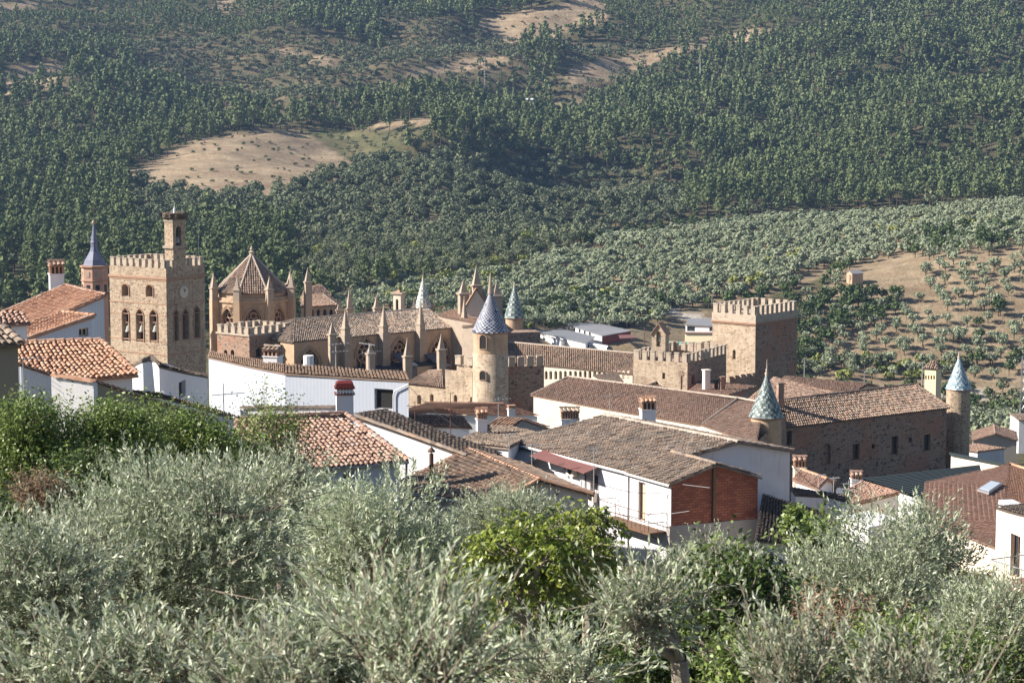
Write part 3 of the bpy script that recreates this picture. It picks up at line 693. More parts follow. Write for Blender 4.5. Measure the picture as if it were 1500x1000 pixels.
tag(merged('pine_forest', 'pine', far[f1 & ~mid], 160, .55, [M['pine_leaf'], M['trunk']]), 'blue green pine wood high on the far hillside', 'pine forest', kind='stuff')
tag(merged('stone_pine_forest', 'umbrella', far[~f1], 180, .48, [M['pine_leaf'], M['trunk']]), 'round topped pines mixed through the far pine wood', 'pine forest', kind='stuff')
rw, x, y = rows(pine & ~plant & (rr2 <= .1) & (P[:, 1] > 720), .8, 1.4, 17)
tag(merged('mixed_broadleaf_trees', 'oak', rw, 170, .5, [M['oak_leaf'], M['trunk']]), 'lighter round broadleaf trees mixed through the pine wood', 'broadleaf trees', kind='stuff')
rw, x, y = rows(plant, .6, .85, 12)
tag(merged('young_pine_plantation', 'pine', rw, 90, .6, [M['pine_leaf'], M['trunk']]), 'even young pine plantation near the top of the hill', 'pine plantation', kind='stuff')
rw, x, y = rows(oakz, .7, 1.15, 13)
near, far, nx, ny = split(rw, x, y, 230, 430)
for p, a, b in zip(near, nx, ny):
    single('oak_tree', 'oak', p, 700, .25, [M['oak_leaf'] if p[5] < .8 else M['bush_leaf'], M['trunk']], ('round grey green oak ' if p[5] < .8 else 'yellowish green oak ')+zone(a, b), 'oak', 'round oaks '+zone(a, b))
tag(merged('oak_wood', 'oak', far, 260, .46, [M['oak_leaf'], M['trunk']]), 'mixed grey green oak wood in the valley behind the monastery', 'oak wood', kind='stuff')
rw, x, y = rows(sparse & (rr < .92), .5, 1.05, 14)
tag(merged('scattered_scrub_oaks', 'oak', rw, 90, .6, [M['oak_leaf'], M['trunk']]), 'loose scrubby oaks dotted over the reddish hillside', 'scrub oaks', kind='stuff')
rw, x, y = rows(grnz & (rr < .8), .3, .6, 18)
tag(merged('meadow_edge_thicket', 'oak', rw, 110, .5, [M['oak_leaf'], M['trunk']]), 'low thicket on the greenish right end of the round meadow', 'thicket', kind='stuff')
rw, x, y = rows((anydry & (py > 175) & (rr < .2)) | (anydry & (py <= 175) & (rr < .62)), .25, .85, 15)
tag(merged('meadow_shrubs', 'bush', rw, 60, .4, [M['dkbush_leaf'], M['trunk']]), 'small dark shrubs scattered over the dry meadows', 'shrubs', kind='stuff')
# understorey in the woods
P2 = grid_pts(10., 640, 1850, 9); Z2, px2, py2 = with_z(P2); keep = np.ones(len(P2), bool)
for p in DRY+[FIELD, OLD, YARD, GRN]: keep &= ~inpoly(px2, py2, p)
k = np.where(keep)[0]; r = rng
rw = np.stack([P2[k, 0], P2[k, 1], Z2[k]-.3, r.uniform(.6, 1.3, len(k)), r.uniform(0, 6.28, len(k)), r.random(len(k))], 1)
tag(merged('undergrowth', 'bush', rw, 50, .5, [M['dkbush_leaf'], M['trunk']]), 'dark undergrowth between the trees of the hill', 'undergrowth', kind='stuff')
rw, x, y = rows(valley, .5, .9, 16)
tag(merged('valley_trees', 'oak', rw, 160, .5, [M['dkbush_leaf'], M['trunk']]), 'dark trees in the dip behind the olive field', 'valley trees', kind='stuff')
# olive field and olive slope
P = grid_pts(4.7, 640, 1090, 21); Z, px, py = with_z(P); n = len(P); rr = rng.random(n)
fld = inpoly(px, py, FIELD) & ~inpoly(px, py, OLD); dn = noise(P[:, 0], P[:, 1], 70)
m = fld & (rr < np.where(dn > .9, .55, .93)) & ~inpoly(px, py, [(1170,400),(1345,380),(1345,420),(1170,445)])
for q in ROAD: m &= ~inpoly(px, py, q)
rw, x, y = rows(m, .8, 1.3, 22)
sh = rw[:, 5] < .86
near, far, nx, ny = split(rw[sh], x[sh], y[sh], 150, 500)
def ozone(a, b):
    if a < 760: return 'beyond the church spires'
    if a < 1000: return 'above the grey roofed sheds'
    if a < 1180: return 'behind the square crenellated tower'
    return 'above the little stone hut'
for p, a, b in zip(near, nx, ny):
    single('olive_tree', 'olive', p, 520, .2, [M['olive_far'], M['trunk']], 'silvery olive tree in the dense field '+ozone(a, b), 'olive tree', 'dense field olives '+ozone(a, b))
tag(merged('olive_grove', 'olive', far, 240, .34, [M['olive_far'], M['trunk']]), 'dense silvery olive grove on the bench below the pine hill', 'olive grove', kind='stuff')
tag(merged('grove_bushes', 'olive', rw[~sh], 150, .36, [M['bush_leaf'], M['trunk']]), 'bright yellow green bushes mixed into the olive grove', 'bushes', kind='stuff')
P = grid_pts(6.0, 640, 880, 23)
for _i in range(len(P)): P[_i] = (round(P[_i, 0]/6.0)*6.0+1.2*math.sin(_i*7.3), round(P[_i, 1]/6.0)*6.0+1.2*math.sin(_i*3.1)); Z, px, py = with_z(P); n = len(P); rr = rng.random(n)
m = inpoly(px, py, OLD) & (rr < .9) & ~inpoly(px, py, [(1235,385),(1350,370),(1345,440),(1240,440)]) & (px > 1165) & (py < 556)
rw, x, y = rows(m, .85, 1.25, 24)
near, far, nx, ny = split(rw, x, y, 140, 560)
def szone(a, b):
    r_ = 'top' if b < 430 else 'middle' if b < 500 else 'bottom'
    c_ = 'near the square tower' if a < 1270 else 'above the cream chimney tower' if a < 1390 else 'by the lattice mast'
    return r_+' rows '+c_
for p, a, b in zip(near, nx, ny):
    single('olive_tree', 'olive', p, 420, .2, [M['olive_far'], M['trunk']], 'grey green olive on the bare brown slope, '+szone(a, b), 'olive tree', 'spaced olives on the brown slope, '+szone(a, b))
if len(far): tag(merged('outer_slope_olives', 'olive', far, 170, .3, [M['olive_far'], M['trunk']]), 'olives of the brown slope at its outer edge', 'olive grove', kind='stuff')
# bush belts placed along the photo's hedges
def belt(poly, sp, kind, s0, s1, mt, label, seed, nq=260, size=.3, name='hedge_bush', cat='bush', y0=370, y1=880, indiv=True, frac=1.):
    P = grid_pts(sp, y0, y1, seed); Z, px, py = with_z(P); r = np.random.default_rng(seed)
    k = np.where(inpoly(px, py, poly) & (r.random(len(P)) < frac))[0]
    rw = np.stack([P[k, 0], P[k, 1], Z[k]-.15, r.uniform(s0, s1, len(k)), r.uniform(0, 6.28, len(k)), r.random(len(k))], 1)
    if indiv:
        for p in rw[:60]: single(name, kind, p, nq, size, [M[mt], M['trunk']], label, cat, label[:40])
    elif len(rw): tag(merged(name, kind, rw, nq, size, [M[mt], M['trunk']]), label, cat, kind='stuff')
belt([(1170,445),(1230,432),(1300,430),(1345,440),(1300,470),(1240,490),(1180,540),(1165,540)], 5.5, 'oak', .6, .95, 'dkbush_leaf', 'dark green tree in the hedge right of the square tower', 31, name='hedge_tree', cat='tree')
belt([(1170,525),(1420,528),(1420,556),(1170,556)], 5, 'bush', .9, 1.5, 'bush_leaf', 'bright green roadside bush below the olive slope', 32, frac=.8)
belt([(1170,515),(1420,520),(1420,552),(1170,550)], 7, 'oak', .5, .8, 'oak_leaf', 'grey green roadside tree below the olive slope', 33, name='roadside_tree', cat='tree', frac=.55)
belt([(1330,350),(1500,335),(1500,365),(1335,380)], 8, 'oak', .6, 1.0, 'dkbush_leaf', 'dark oak along the upper edge of the olive slope', 34, name='oak_tree', cat='oak', frac=.6, y1=1000)
belt([(1410,560),(1500,575),(1500,660),(1410,650)], 6, 'olive', 1., 1.5, 'olive_far', 'silvery olive below the lattice mast', 35, name='olive_tree', cat='olive tree', y0=420)
belt([(1410,560),(1500,575),(1500,660),(1410,650)], 9, 'oak', .5, .8, 'oak_leaf', 'dull green tree below the lattice mast', 36, name='valley_tree', cat='tree', y0=420)
belt([(1425,450),(1500,455),(1500,560),(1430,560)], 9, 'oak', .6, 1.0, 'dkbush_leaf', 'dark round tree at the right edge of the olive slope', 37, name='hedge_tree', cat='tree', frac=.45)
belt([(745,448),(860,430),(1000,440),(965,470),(860,475),(790,480),(750,490)], 6, 'oak', .45, .8, 'dkbush_leaf', 'dark green tree behind the grey roofed sheds', 38, name='valley_tree', cat='tree', frac=.6)
belt([(745,450),(1000,440),(965,474),(790,482),(750,492)], 6, 'bush', .8, 1.4, 'bush_leaf', 'bright green bush behind the grey roofed sheds', 39, frac=.6)
belt([(560,400),(700,380),(760,400),(740,440),(560,450)], 8, 'oak', .5, .8, 'bush_leaf', 'yellow green tree beyond the pinnacled roof', 40, name='valley_tree', cat='tree', frac=.5)
belt([(-50,405),(760,405),(760,520),(-50,520)], 8, 'oak', .6, 1.0, 'dkbush_leaf', 'valley trees hidden behind the monastery', 41, nq=150, name='valley_wood', cat='trees', y0=500, y1=690, indiv=False, frac=.8)
# ---------- buildings
def up(E, px, py, k=.3):
    "point seen at (px,py) that lies on a slope k rising from E (negative k: falling)"
    d = ray(px, py); d = d/d.y
    f = lambda Y: (d.z*Y-E.z)-k*math.hypot(d.x*Y-E.x, Y-E.y)
    s = 1 if k > 0 else -1
    Y0 = E.z/d.z; step = Y0*.0005; Y = Y0
    for _ in range(2000):
        Y2 = Y-s*step
        if (f(Y2) > 0) if s > 0 else (f(Y2) < 0): break
        Y = Y2
    a, b = Y, Y2
    for _ in range(30):
        m = (a+b)/2
        if (f(m) > 0) == (s > 0): b = m
        else: a = m
    return d*((a+b)/2)
def hz(v): return Vector((v.x, v.y, 0)).normalized()
def perp_away(A, B):
    g = hz(B-A); n = Vector((-g.y, g.x, 0)); return n if n.y > 0 else -n
def freewall(name, label, pts, zb, t=.3, m='white', cop=None, cat='wall'):
    mb = MB(); r = empty(name, (pts[0].x, pts[0].y, zb), label, cat)
    for p, q in zip(pts[:-1], pts[1:]):
        n = perp_away(p, q)*t; L = [p, q, q+n, p+n]; lo = [Vector((w.x, w.y, zb)) for w in L]; mb.grid([lo, L], True, .5); mb.face(L, .5)
    mb.build('wall_face', M[m], r)
    if cop:
        mb = MB()
        for p, q in zip(pts[:-1], pts[1:]):
            n = perp_away(p, q)
            for k in range(2): ridge_caps(mb, p+n*(.02+.24*k)+Vector((0, 0, .03)), q+n*(.02+.24*k)+Vector((0, 0, .03)), .26, .35)
        mb.build('coping', M[cop], r)
    return r
def ring(mb, C, z, h, out):
    "moulding round the plan corners C"
    c = sum(C, Vector())/len(C); Q = []
    for p in C:
        d = Vector((p.x-c.x, p.y-c.y, 0)); Q.append(Vector((p.x, p.y, 0))+d.normalized()*out*1.41)
    mb.prism(Q, z, z+h, .5)
def shrink(C, k):
    c = sum(C, Vector())/len(C); return [p+hz(c-p)*k for p in C]
def lathe_part(name, c, prof, m, parent, n=20, smooth=False, r=None):
    mb = MB(); mb.lathe(c, prof, n, 0, r=r); return mb.build(name, M[m], parent, smooth)
# --- bell tower
C = corners((243, 392, 300), 160, 299.5, 34)
F, Rc, Bc, Lc = C
zt = F.z; zF = lambda py: zof(F.y, py)
loop = [0, 1, 2, 3]
wins = [(3, 180, 452, 188.8, 499, 'pointed', 'dark'), (3, 200.5, 453, 210, 500, 'pointed', 'dark'), (3, 220.3, 454, 230, 501, 'pointed', 'dark'),
        (3, 179.5, 417, 188.5, 433.5, 'round', 'stone_dark'), (3, 214.8, 418, 224, 434.5, 'round', 'stone_dark'),
        (0, 255, 454, 261, 499, 'pointed', 'dark'), (0, 267.7, 453, 276, 498, 'pointed', 'dark'), (0, 285, 449, 292, 496, 'pointed', 'dark')]
bt, _, sg = house('bell_tower', 'tall square stone bell tower with arched bell openings and a slim belfry on top', 'tower', C, [], loop, -52, 'stone', wins=wins, inset=0, holes_depth=.8)
mb = MB()
for i in range(4): battlement(mb, shrink(C, .3)[i], shrink(C, .3)[(i+1) % 4], zt-.12, .62, .5, 1.0, .4)
mb.build('battlement', M['merlon'], bt)
mb = MB(); mb.prism(shrink(C, .5), zt-.6, zt-.35, .5); mb.build('roof', M['stone_dark'], bt)
mb = MB()
ring(mb, C, zF(410), .28, .12); ring(mb, C, zF(412.5), .12, .06)
for y, h, o in ((447, .12, .06), (501.5, .1, .05), (521, .14, .07), (464, .08, .03)): ring(mb, C, zF(y), h, o)
mb.build('moulding', M['brick_trim'], bt)
# brick arches round the openings
for w in wins:
    A, B, g, inw = sg[w[0]]; a_ = on_plane(w[1], (w[2]+w[4])/2, A, g); b_ = on_plane(w[3], (w[2]+w[4])/2, A, g); m = (a_+b_)/2; L = (b_-a_).length
    mb = MB(); h2 = arch_pts(-L/2-.1, L/2+.1, zof(m.y, w[4]), zof(m.y, w[2])+.14, w[5]); mb.path([Vector((m.x, m.y, z))+g*s_-inw*.03 for s_, z in h2[1:]+h2[:1]], .09, 5, .5); mb.build('arch_surround', M['brick_trim'], bt)
# bells (hang inside their arches, each a thing of its own)
A, B, g, inw = sg[3]
for i, x in enumerate((187, 207, 227)):
    m = on_plane(x, 480, A, g)+inw*.15; z = zof(m.y, 485.5); s = .95
    mb = MB(); mb.lathe((m.x, m.y), [(.47*s, z), (.45*s, z+.08), (.33*s, z+.35), (.27*s, z+.62), (.2*s, z+.76), (.05, z+.82), (.05, z+1.15)], 16, r=.5)
    b = mb.build('bell', M['bell'], None, True); tag(b, ('pale bronze bell in the left arch of the sunlit tower face', 'pale bronze bell in the middle arch of the sunlit tower face', 'pale bronze bell in the right arch of the sunlit tower face')[i], 'bell', 'bells in the bell tower')
    mb = MB(); mb.box(m, g, .9, .14, z+1.1, z+1.3, .5); mb.build('yoke', M['shutter'], b)
# clock
A, B, g, inw = sg[0]; m = on_plane(269, 427.5, A, g)-inw*.08
def disc(mb, c, g, inw, r, t, n=28, rr=.5):
    f = lambda q, d: [c+g*(q*math.cos(2*math.pi*i/n))+Vector((0, 0, q*math.sin(2*math.pi*i/n)))+inw*d for i in range(n)]
    mb.grid([f(r, t), f(r, 0)], True, rr); mb.face(f(r, 0), rr)
mb = MB(); disc(mb, m, g, inw, .95, .1); ck = mb.build('clock_face', M['concrete'], bt)
mb = MB(); disc(mb, m-inw*.04, g, inw, .78, .03); mb.build('dial', M['stone_cream'], ck)
mb = MB(); mb.tube(m-inw*.07, m-inw*.07+g*.25+Vector((0, 0, .3)), .035); mb.tube(m-inw*.07, m-inw*.07+g*-.1+Vector((0, 0, .55)), .03); mb.build('hand', M['iron'], ck)
# slim belfry on top
T0 = solve(F, hz(Rc-F), 253.6); T0 = Vector((T0.x, T0.y, 0))-perp_away(F, Rc)*.06; T0.z = zof(T0.y, 321)
g34 = Vector((-math.cos(R_(34)), math.sin(R_(34)), 0)); e34 = Vector((math.sin(R_(34)), math.cos(R_(34)), 0))
TL = solve(T0, g34, 240.5); TR = solve(T0, e34, 271)
CT = [T0, TR, TR+TL-T0, TL]
bf, _, s2 = house('', '', '', CT, [], loop, zt-1.5, 'stone', wins=[(0, 258, 331, 265.6, 360, 'round', 'dark')], inset=0, holes_depth=.7, root=bt)
CTb = [Vector((p.x, p.y, 0)) for p in CT]; 
for z_0, h_, o_ in ((T0.z-.4, .3, .08), (zof(T0.y, 364), .3, .2)): mb = MB(); ring(mb, CTb, z_0, h_, o_); mb.build('belfry_moulding', M['stone_grey'], bt)
A, B, g, inw = s2[0]; m = on_plane(262, 350, A, g)+inw*.3
mb = MB(); mb.lathe((m.x, m.y), [(.34, m.z-.5), (.3, m.z-.3), (.2, m.z+.15), (.04, m.z+.25)], 12, r=.5); b = mb.build('bell', M['bell'], None, True); tag(b, 'small pale bell in the slim belfry under the stork nest', 'bell')
nc = (CT[0]+CT[2])/2; mb = MB()
pr = [(1.0, T0.z-.12), (1.55, T0.z+.2), (1.65, T0.z+.55), (1.5, T0.z+.8), (.9, T0.z+.75), (.1, T0.z+.6)]
for k, (q, z) in enumerate(pr): pass
rings = [[(nc.x+q*(1+.12*math.sin(5*i+k))*math.cos(i*.2618), nc.y+q*(1+.12*math.sin(3*i+k))*math.sin(i*.2618), z+.07*math.sin(i*7+k)) for i in range(24)] for k, (q, z) in enumerate(pr)]
mb.grid(rings, True)
for i in range(260):
    a = random.uniform(0, 6.28); z = T0.z+random.uniform(0, .8); q = 1.5+random.uniform(-.1, .15); d = a+random.uniform(1.0, 2.1)
    p = Vector((nc.x+q*math.cos(a), nc.y+q*math.sin(a), z)); mb.tube(p, p+Vector((math.cos(d), math.sin(d), random.uniform(-.25, .25)))*.8, .025, .015, 3)
nest = mb.build('stork_nest', M['nest']); tag(nest, 'big dark stork nest of twigs on top of the slim belfry', 'nest')
mb = MB(); mb.lathe((nc.x, nc.y), [(.28, T0.z+.5), (.16, T0.z+.9), (.2, T0.z+1.1), (.05, T0.z+1.5), (.02, T0.z+2)], 8, r=.5); mb.build('finial', M['white_old'], bt)
def pole(name, label, p, z0, z1, r=.06, m='metal', cat='pole', cross=0, group=None):
    mb = MB(); mb.tube((p[0], p[1], z0), (p[0], p[1], z1), r, r*.7, 6, .5)
    if cross: mb.tube((p[0]-cross, p[1], z1-.25), (p[0]+cross, p[1], z1-.25), r*.7, r*.7, 4, .5)
    return tag(mb.build(name, M[m]), label, cat, group)
q = VY(291, 375, 304); pole('lightning_rod', 'thin lightning rod on the right side of the bell tower roof', q, q.z-.5, zof(304, 319), .05)
# --- brick turret with slate bulb spire
q = VY(138.5, 389, 345); pxm = lambda Y: Y*1.0/FP*(.9936+.0)  # metres per pixel at depth Y
u = pxm(345)*1.006
t = empty('slate_spire_turret', (q.x, q.y, -50), 'pink brick turret with a blue grey slate bulb spire behind the tiled houses', 'turret')
Z3 = lambda y: zof(345, y)
lathe_part('body', q, [(19.5*u, -50), (19.5*u, Z3(391))], 'pink_brick', t, 8, r=.5)
lathe_part('cornice', q, [(19.5*u, Z3(393)), (22*u, Z3(390.5)), (22*u, Z3(388.5)), (16*u, Z3(388))], 'brick_trim', t, 8, r=.5)
lathe_part('cornice', q, [(19.5*u, Z3(412)), (21*u, Z3(411)), (21*u, Z3(409.5)), (19.5*u, Z3(409))], 'brick_trim', t, 8, r=.5)
lathe_part('bulb_spire', q, [(17*u, Z3(388.4)), (15.5*u, Z3(385)), (13.5*u, Z3(380)), (10*u, Z3(374)), (6.5*u, Z3(368)), (5*u, Z3(362)), (5*u, Z3(356)), (6*u, Z3(355)), (4.8*u, Z3(353)), (3.5*u, Z3(345)), (2*u, Z3(335)), (1.4*u, Z3(329))], 'lead', t, 8, False, .5)
lathe_part('ball', q, [(.1*u, Z3(329.5)), (2.2*u, Z3(328)), (2.8*u, Z3(326)), (2.2*u, Z3(324)), (.4*u, Z3(322.5))], 'stone_grey', t, 12, True, .5)
mb = MB(); mb.tube((q.x, q.y, Z3(323)), (q.x, q.y, Z3(300)), .05, .03); mb.tube((q.x-.45, q.y, Z3(307)), (q.x+.45, q.y, Z3(307)), .035); mb.build('weather_cross', M['iron'], t)
for i in range(8):
    a = math.pi/8+i*math.pi/4; d = Vector((math.cos(a), math.sin(a), 0)); g = Vector((-d.y, d.x, 0)); c = Vector((q.x, q.y, 0))+d*(19.5*u*.924)
    if d.y > .5: continue
    mb = MB(); mb.box(c, g, .6, .1, Z3(430), Z3(416), .5); w = mb.build('window', M['dark'], t)
    mb = MB(); mb.box(c, g, .55, .14, Z3(404.5), Z3(397), .5); mb.build('plaque', M['stone_grey'], t)
# --- left houses
def roofq(E1, E2, R2, R1): return [E1, E2, R2, R1]
def chimney(c, w, z0, z1, m='white', cap='brick_trim', name='chimney', parent=None, rot=0., d=None, tiles_=True, label=None, hcap=.6, vents=3, capm='tile_orange', group=None):
    d = d or w; u = Vector((math.cos(rot), math.sin(rot), 0)); v = Vector((-u.y, u.x, 0)); mb = MB(); mb.box(c, u, w, d, z0, z1-hcap, .5)
    mb.box(c, u, w+.12, d+.12, z1-hcap-.001, z1-hcap+.07, .5)
    ob = mb.build(name, M[m], parent)
    if label: tag(ob, label, 'chimney' if parent is None else None, group if parent is None else None)
    mb = MB(); c3 = Vector((c[0], c[1], 0))
    for sx in (-1, 1):
        for i in range(vents+1):
            f = i/vents-.5; mb.box(c3+u*(f*(w-.14))+v*(sx*(d/2-.07)), u, .12, .12, z1-hcap+.07, z1-.12, .4)
    for i in range(1, 3):
        for sx in (-1, 1): mb.box(c3+v*((i/3-.5)*(d-.14))+u*(sx*(w/2-.07)), u, .12, .11, z1-hcap+.07, z1-.121, .6)
    mb.box(c, u, w+.1, d+.1, z1-.12, z1-.05, .5); mb.build('vent_bricks', M[cap], ob)
    mb = MB(); mb.box(c, u, w-.2, d-.2, z1-hcap+.07, z1-.13, .5); mb.build('flue', M['dark'], ob)
    if tiles_:
        mb = MB(); h = z1-.05; n = max(2, round(w/.24))
        for i in range(n):
            a = c3+u*((i+.5)/n-.5)*(w+.2)
            for s in (-1, 1): ridge_caps(mb, a+v*s*(d/2+.12)+Vector((0, 0, h)), a+Vector((0, 0, h+.2)), .26, .4)
        ridge_caps(mb, c3-u*(w/2+.12)+Vector((0, 0, h+.24)), c3+u*(w/2+.12)+Vector((0, 0, h+.24)), .28, .4)
        mb.build('cap_tiles', M[capm], ob)
    return ob
# C1 big orange roof
R1 = VY(156, 432, 134); R2 = VZ(97, 417.5, R1.z); E1 = up(R1, 20, 492, -.28); E2 = E1+(R2-R1)
house('tiled_house', 'house with the widest orange roof and a blue grey sheet gable', 'house', [R1, R2, E2, E1], [[3, 2, 1, 0]], [0, 1, 2, 3], -30, 'blue_sheet', 'tile_orange', tw=.25, tl=.4, ridges=[(0, 1), (1, 2)], inset=.12, rm_ridge='tile_pink')
q = VY(83, 421, 141); chimney(q, .85, q.z-1.5, zof(141, 387), 'white_old', rot=.3, hcap=.62, label='white chimney with a brick and tile cap on the widest orange roof', capm='tile_pink')
# C2
R1 = VY(138.5, 462, 122); R2 = VZ(91, 457, R1.z); E1 = up(R1, 33, 498, -.2); E2 = E1+(R2-R1)
house('tiled_house', 'small house with an orange lean roof and a wooden window in its pale sheet gable', 'house', [R1, R2, E2, E1], [[3, 2, 1, 0]], [0, 1, 2, 3], -28, 'white_sheet', 'tile_orange', tw=.25, tl=.38, ridges=[(0, 1), (0, 3)], wins=[(3, 115.6, 480.5, 129.6, 492.5, None, 'glass', 'pale_wood', 1)], inset=.12)
# C3
e = VY(203.5, 548.5, 99); em = VZ(95, 556.5, e.z); tr = up(e, 147, 498, .3); tl = VZ(20, 502, tr.z); lm = VZ(10, 527, (e.z+tr.z)/2)
back = e+(tr-e)*1.6; back.z = tr.z; 
em2 = e+(em-e)*2.0; tl = VZ(-35, 503.5, tr.z); dv = Vector(((tr-e).x, (tr-e).y, 0))
house('tiled_house', 'house with large sunlit ribbed roof tiles in front of the bell tower', 'house', [e, em2, tl, tr, tr+dv-Vector((0, 0, (tr.z-e.z))), tl+dv-Vector((0, 0, (tr.z-e.z)))], [[0, 1, 2, 3], [4, 5, 2, 3]], [0, 1, 2, 5, 4, 3], -22, 'white', 'tile_orange', tw=.25, tl=.34, ridges=[(3, 2), (0, 3)], nseg=5, inset=.25)
freewall('sheet_wall', 'grey blue corrugated sheet wall below the ribbed tiled roof beside the ochre house', [VY(31, 537, 93), VY(77, 552, 96)], -20, .2, 'blue_sheet', 'tile_pink')
# small roofs at the left edge
e = VY(46, 473, 108); em = VZ(-30, 477, e.z); tr = up(e, 33, 456, .35); tl = VZ(-30, 457, tr.z); n_ = perp_away(e, em)
house('tiled_house', 'small pink tiled roof at the left edge, upper one', 'house', [e, em, tl, tr, tr+n_*3-Vector((0, 0, 1)), tl+n_*3-Vector((0, 0, 1))], [[0, 1, 2, 3], [5, 4, 3, 2]], [0, 1, 2, 5, 4, 3], -24, 'white', 'tile_pink', tw=.27, nseg=4)
e = VY(32, 503, 84); em = VZ(-30, 506, e.z); tr = up(e, 5, 478, .35); tl = VZ(-40, 480, tr.z)
house('tiled_house', 'dull ochre house with a grey tiled roof at the left edge, lower one', 'house', [e, em, tl, tr, e+perp_away(e, em)*5, em+perp_away(e, em)*5], [[0, 1, 2, 3], [5, 4, 3, 2], [4, 0, 3]], [0, 1, 5, 4], -20, 'ochre_dark', 'tile_weathered', tw=.27, nseg=4, ridges=[(0, 3)])
# white garden wall with dark outhouse and coping
a = VY(75, 552, 92); b = VY(137, 561, 91.5); c_ = VY(300, 612, 98)
freewall('garden_wall', 'short whitewashed wall half in shade below the ribbed tiled roof', [a, b], -20, .35, 'white', 'tile_orange')
freewall('garden_wall', 'long dark wall with sloping brown tile coping running down from the white wall', [b+Vector((.05, .3, -.05)), c_], -22, .3, 'ochre_dark', 'tile_pink')
# small white house with door, left of the barn
A = VY(305, 551, 128); B = VY(233, 535.5, 118); L_ = VY(218, 532, 118.6)
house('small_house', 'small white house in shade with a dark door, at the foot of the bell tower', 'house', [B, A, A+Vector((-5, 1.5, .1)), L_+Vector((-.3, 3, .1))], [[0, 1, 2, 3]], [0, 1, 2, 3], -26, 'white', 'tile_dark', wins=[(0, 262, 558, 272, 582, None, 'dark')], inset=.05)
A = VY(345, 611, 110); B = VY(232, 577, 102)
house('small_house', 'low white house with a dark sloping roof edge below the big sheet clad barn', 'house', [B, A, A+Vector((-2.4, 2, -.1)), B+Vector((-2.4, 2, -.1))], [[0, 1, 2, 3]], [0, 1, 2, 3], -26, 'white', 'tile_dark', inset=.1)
def cyl(name, label, p, r, z0, z1, m='metal', cat='vent', hat=True, group=None):
    mb = MB(); mb.lathe(p, [(r, z0), (r, z1)], 10, r=.5)
    if hat: mb.lathe(p, [(r*1.8, z1+.08), (r*1.8, z1+.14), (.02, z1+.35)], 10, r=.5); mb.lathe(p, [(.03, z1-.05), (.03, z1+.1)], 5, r=.5)
    return tag(mb.build(name, M[m]), label, cat, group)
q = VY(242, 558, 121); cyl('chimney_pipe', 'metal chimney pipe with a cap before the small white house', q, .28, q.z-2, zof(121, 541))
q = VY(240, 590, 104); cyl('chimney_pipe', 'short grey vent pipe on the low sloping roof below the barn', q, .25, q.z-2, zof(104, 583))
# --- big sheet clad barn
Cn = VY(416.5, 546, 150); Lf = VZ(304, 522.5, Cn.z); Rg = VY(600, 557, 146)
n_ = perp_away(Cn, Rg); back = 4.4
vd = Vector((-.1, 1, 0)); bl = Lf+vd*(back-1); br = Rg+vd*back; top = Cn+vd*(back); 
for p in (bl, br, top): p.z = Cn.z+.02
P = [Lf, Cn, Rg, br, top, bl]
barn, _, bs = house('sheet_clad_barn', 'big white barn clad in corrugated sheet with one dark square opening', 'barn', P, [[0, 1, 4, 5], [1, 2, 3, 4]], [0, 1, 2, 3, 4, 5], -34, 'white_sheet', 'tile_old', wins=[(1, 548.5, 569.5, 576, 599.5, None, 'dark', 'metal')], inset=.08, tw=.26, tl=.42)
A, B, g, inw = bs[1]; mb = MB(); o = -inw*.12
p1 = on_plane(600, 562, A, g)+o; p2 = on_plane(580, 572, A, g)+o; p3 = on_plane(577.5, 578, A, g)+o; p4 = on_plane(577.5, 622, A, g)+o
mb.path([p1, p2, p3, p4], .045, 6); mb.build('drain_pipe', M['white'], barn)
q = VY(400, 538, 155.5); chimney(q, 1.0, q.z-2, zof(155.5, 511), 'white', rot=-.3, capm='tile_weathered', label='squat white chimney with crumbling tiles on the barn roof', hcap=.5)
q = VY(452, 528, 155); cyl('roof_vent', 'white box vent on the barn roof', q, .35, q.z-.5, q.z+.35, 'white', hat=False)
# chimney with red cap on the house in front
def red_cap_chimney(px, pyb, pyt, Y, wpx, label):
    q = VY(px, pyb, Y); w = wpx/FP*Y; z1 = zof(Y, pyt); u = Vector((1, .12, 0)).normalized(); v = Vector((-u.y, u.x, 0))
    root = empty('chimney', (q.x, q.y, q.z-2), label, 'chimney'); H_ = z1-q.z
    mb = MB(); mb.box(q, u, w*.86, w*.86, q.z-2, z1-H_*.4, .5); mb.box(q, u, w*.86, w*.86, z1-H_*.32, z1-H_*.27, .5); mb.build('shaft', M['white'], root)
    mb = MB(); mb.box(q, u, w*1.02, w*1.02, z1-H_*.402, z1-H_*.37, .5); mb.box(q, u, w*1.02, w*1.02, z1-H_*.222, z1-H_*.18, .5); mb.build('red_band', M['redpaint'], root)
    mb = MB(); c3 = Vector((q.x, q.y, 0))
    for s in (-1, 1):
        for i in range(6): mb.box(c3+u*((i/5-.5)*w*.78)+v*s*w*.38, u, .09, .09, z1-H_*.371, z1-H_*.22, .5); mb.box(c3+v*((i/5-.5)*w*.76)+u*s*w*.38, u, .085, .085, z1-H_*.3712, z1-H_*.2202, .5)
    mb.build('vent_bars', M['white'], root)
    mb = MB(); mb.box(q, u, w*.5, w*.5, z1-H_*.37, z1-H_*.222, .5); mb.build('flue', M['dark'], root)
    mb = MB(); mb.lathe((q.x, q.y), [(w*.66, z1-H_*.18), (w*.6, z1-H_*.06), (w*.45, z1-H_*.01), (w*.1, z1)], 4, math.pi/4+.12, r=.5); mb.build('red_cap', M['redpaint'], root)
red_cap_chimney(505, 606, 557, 118, 29, 'tall white chimney with a dark red cap before the barn')
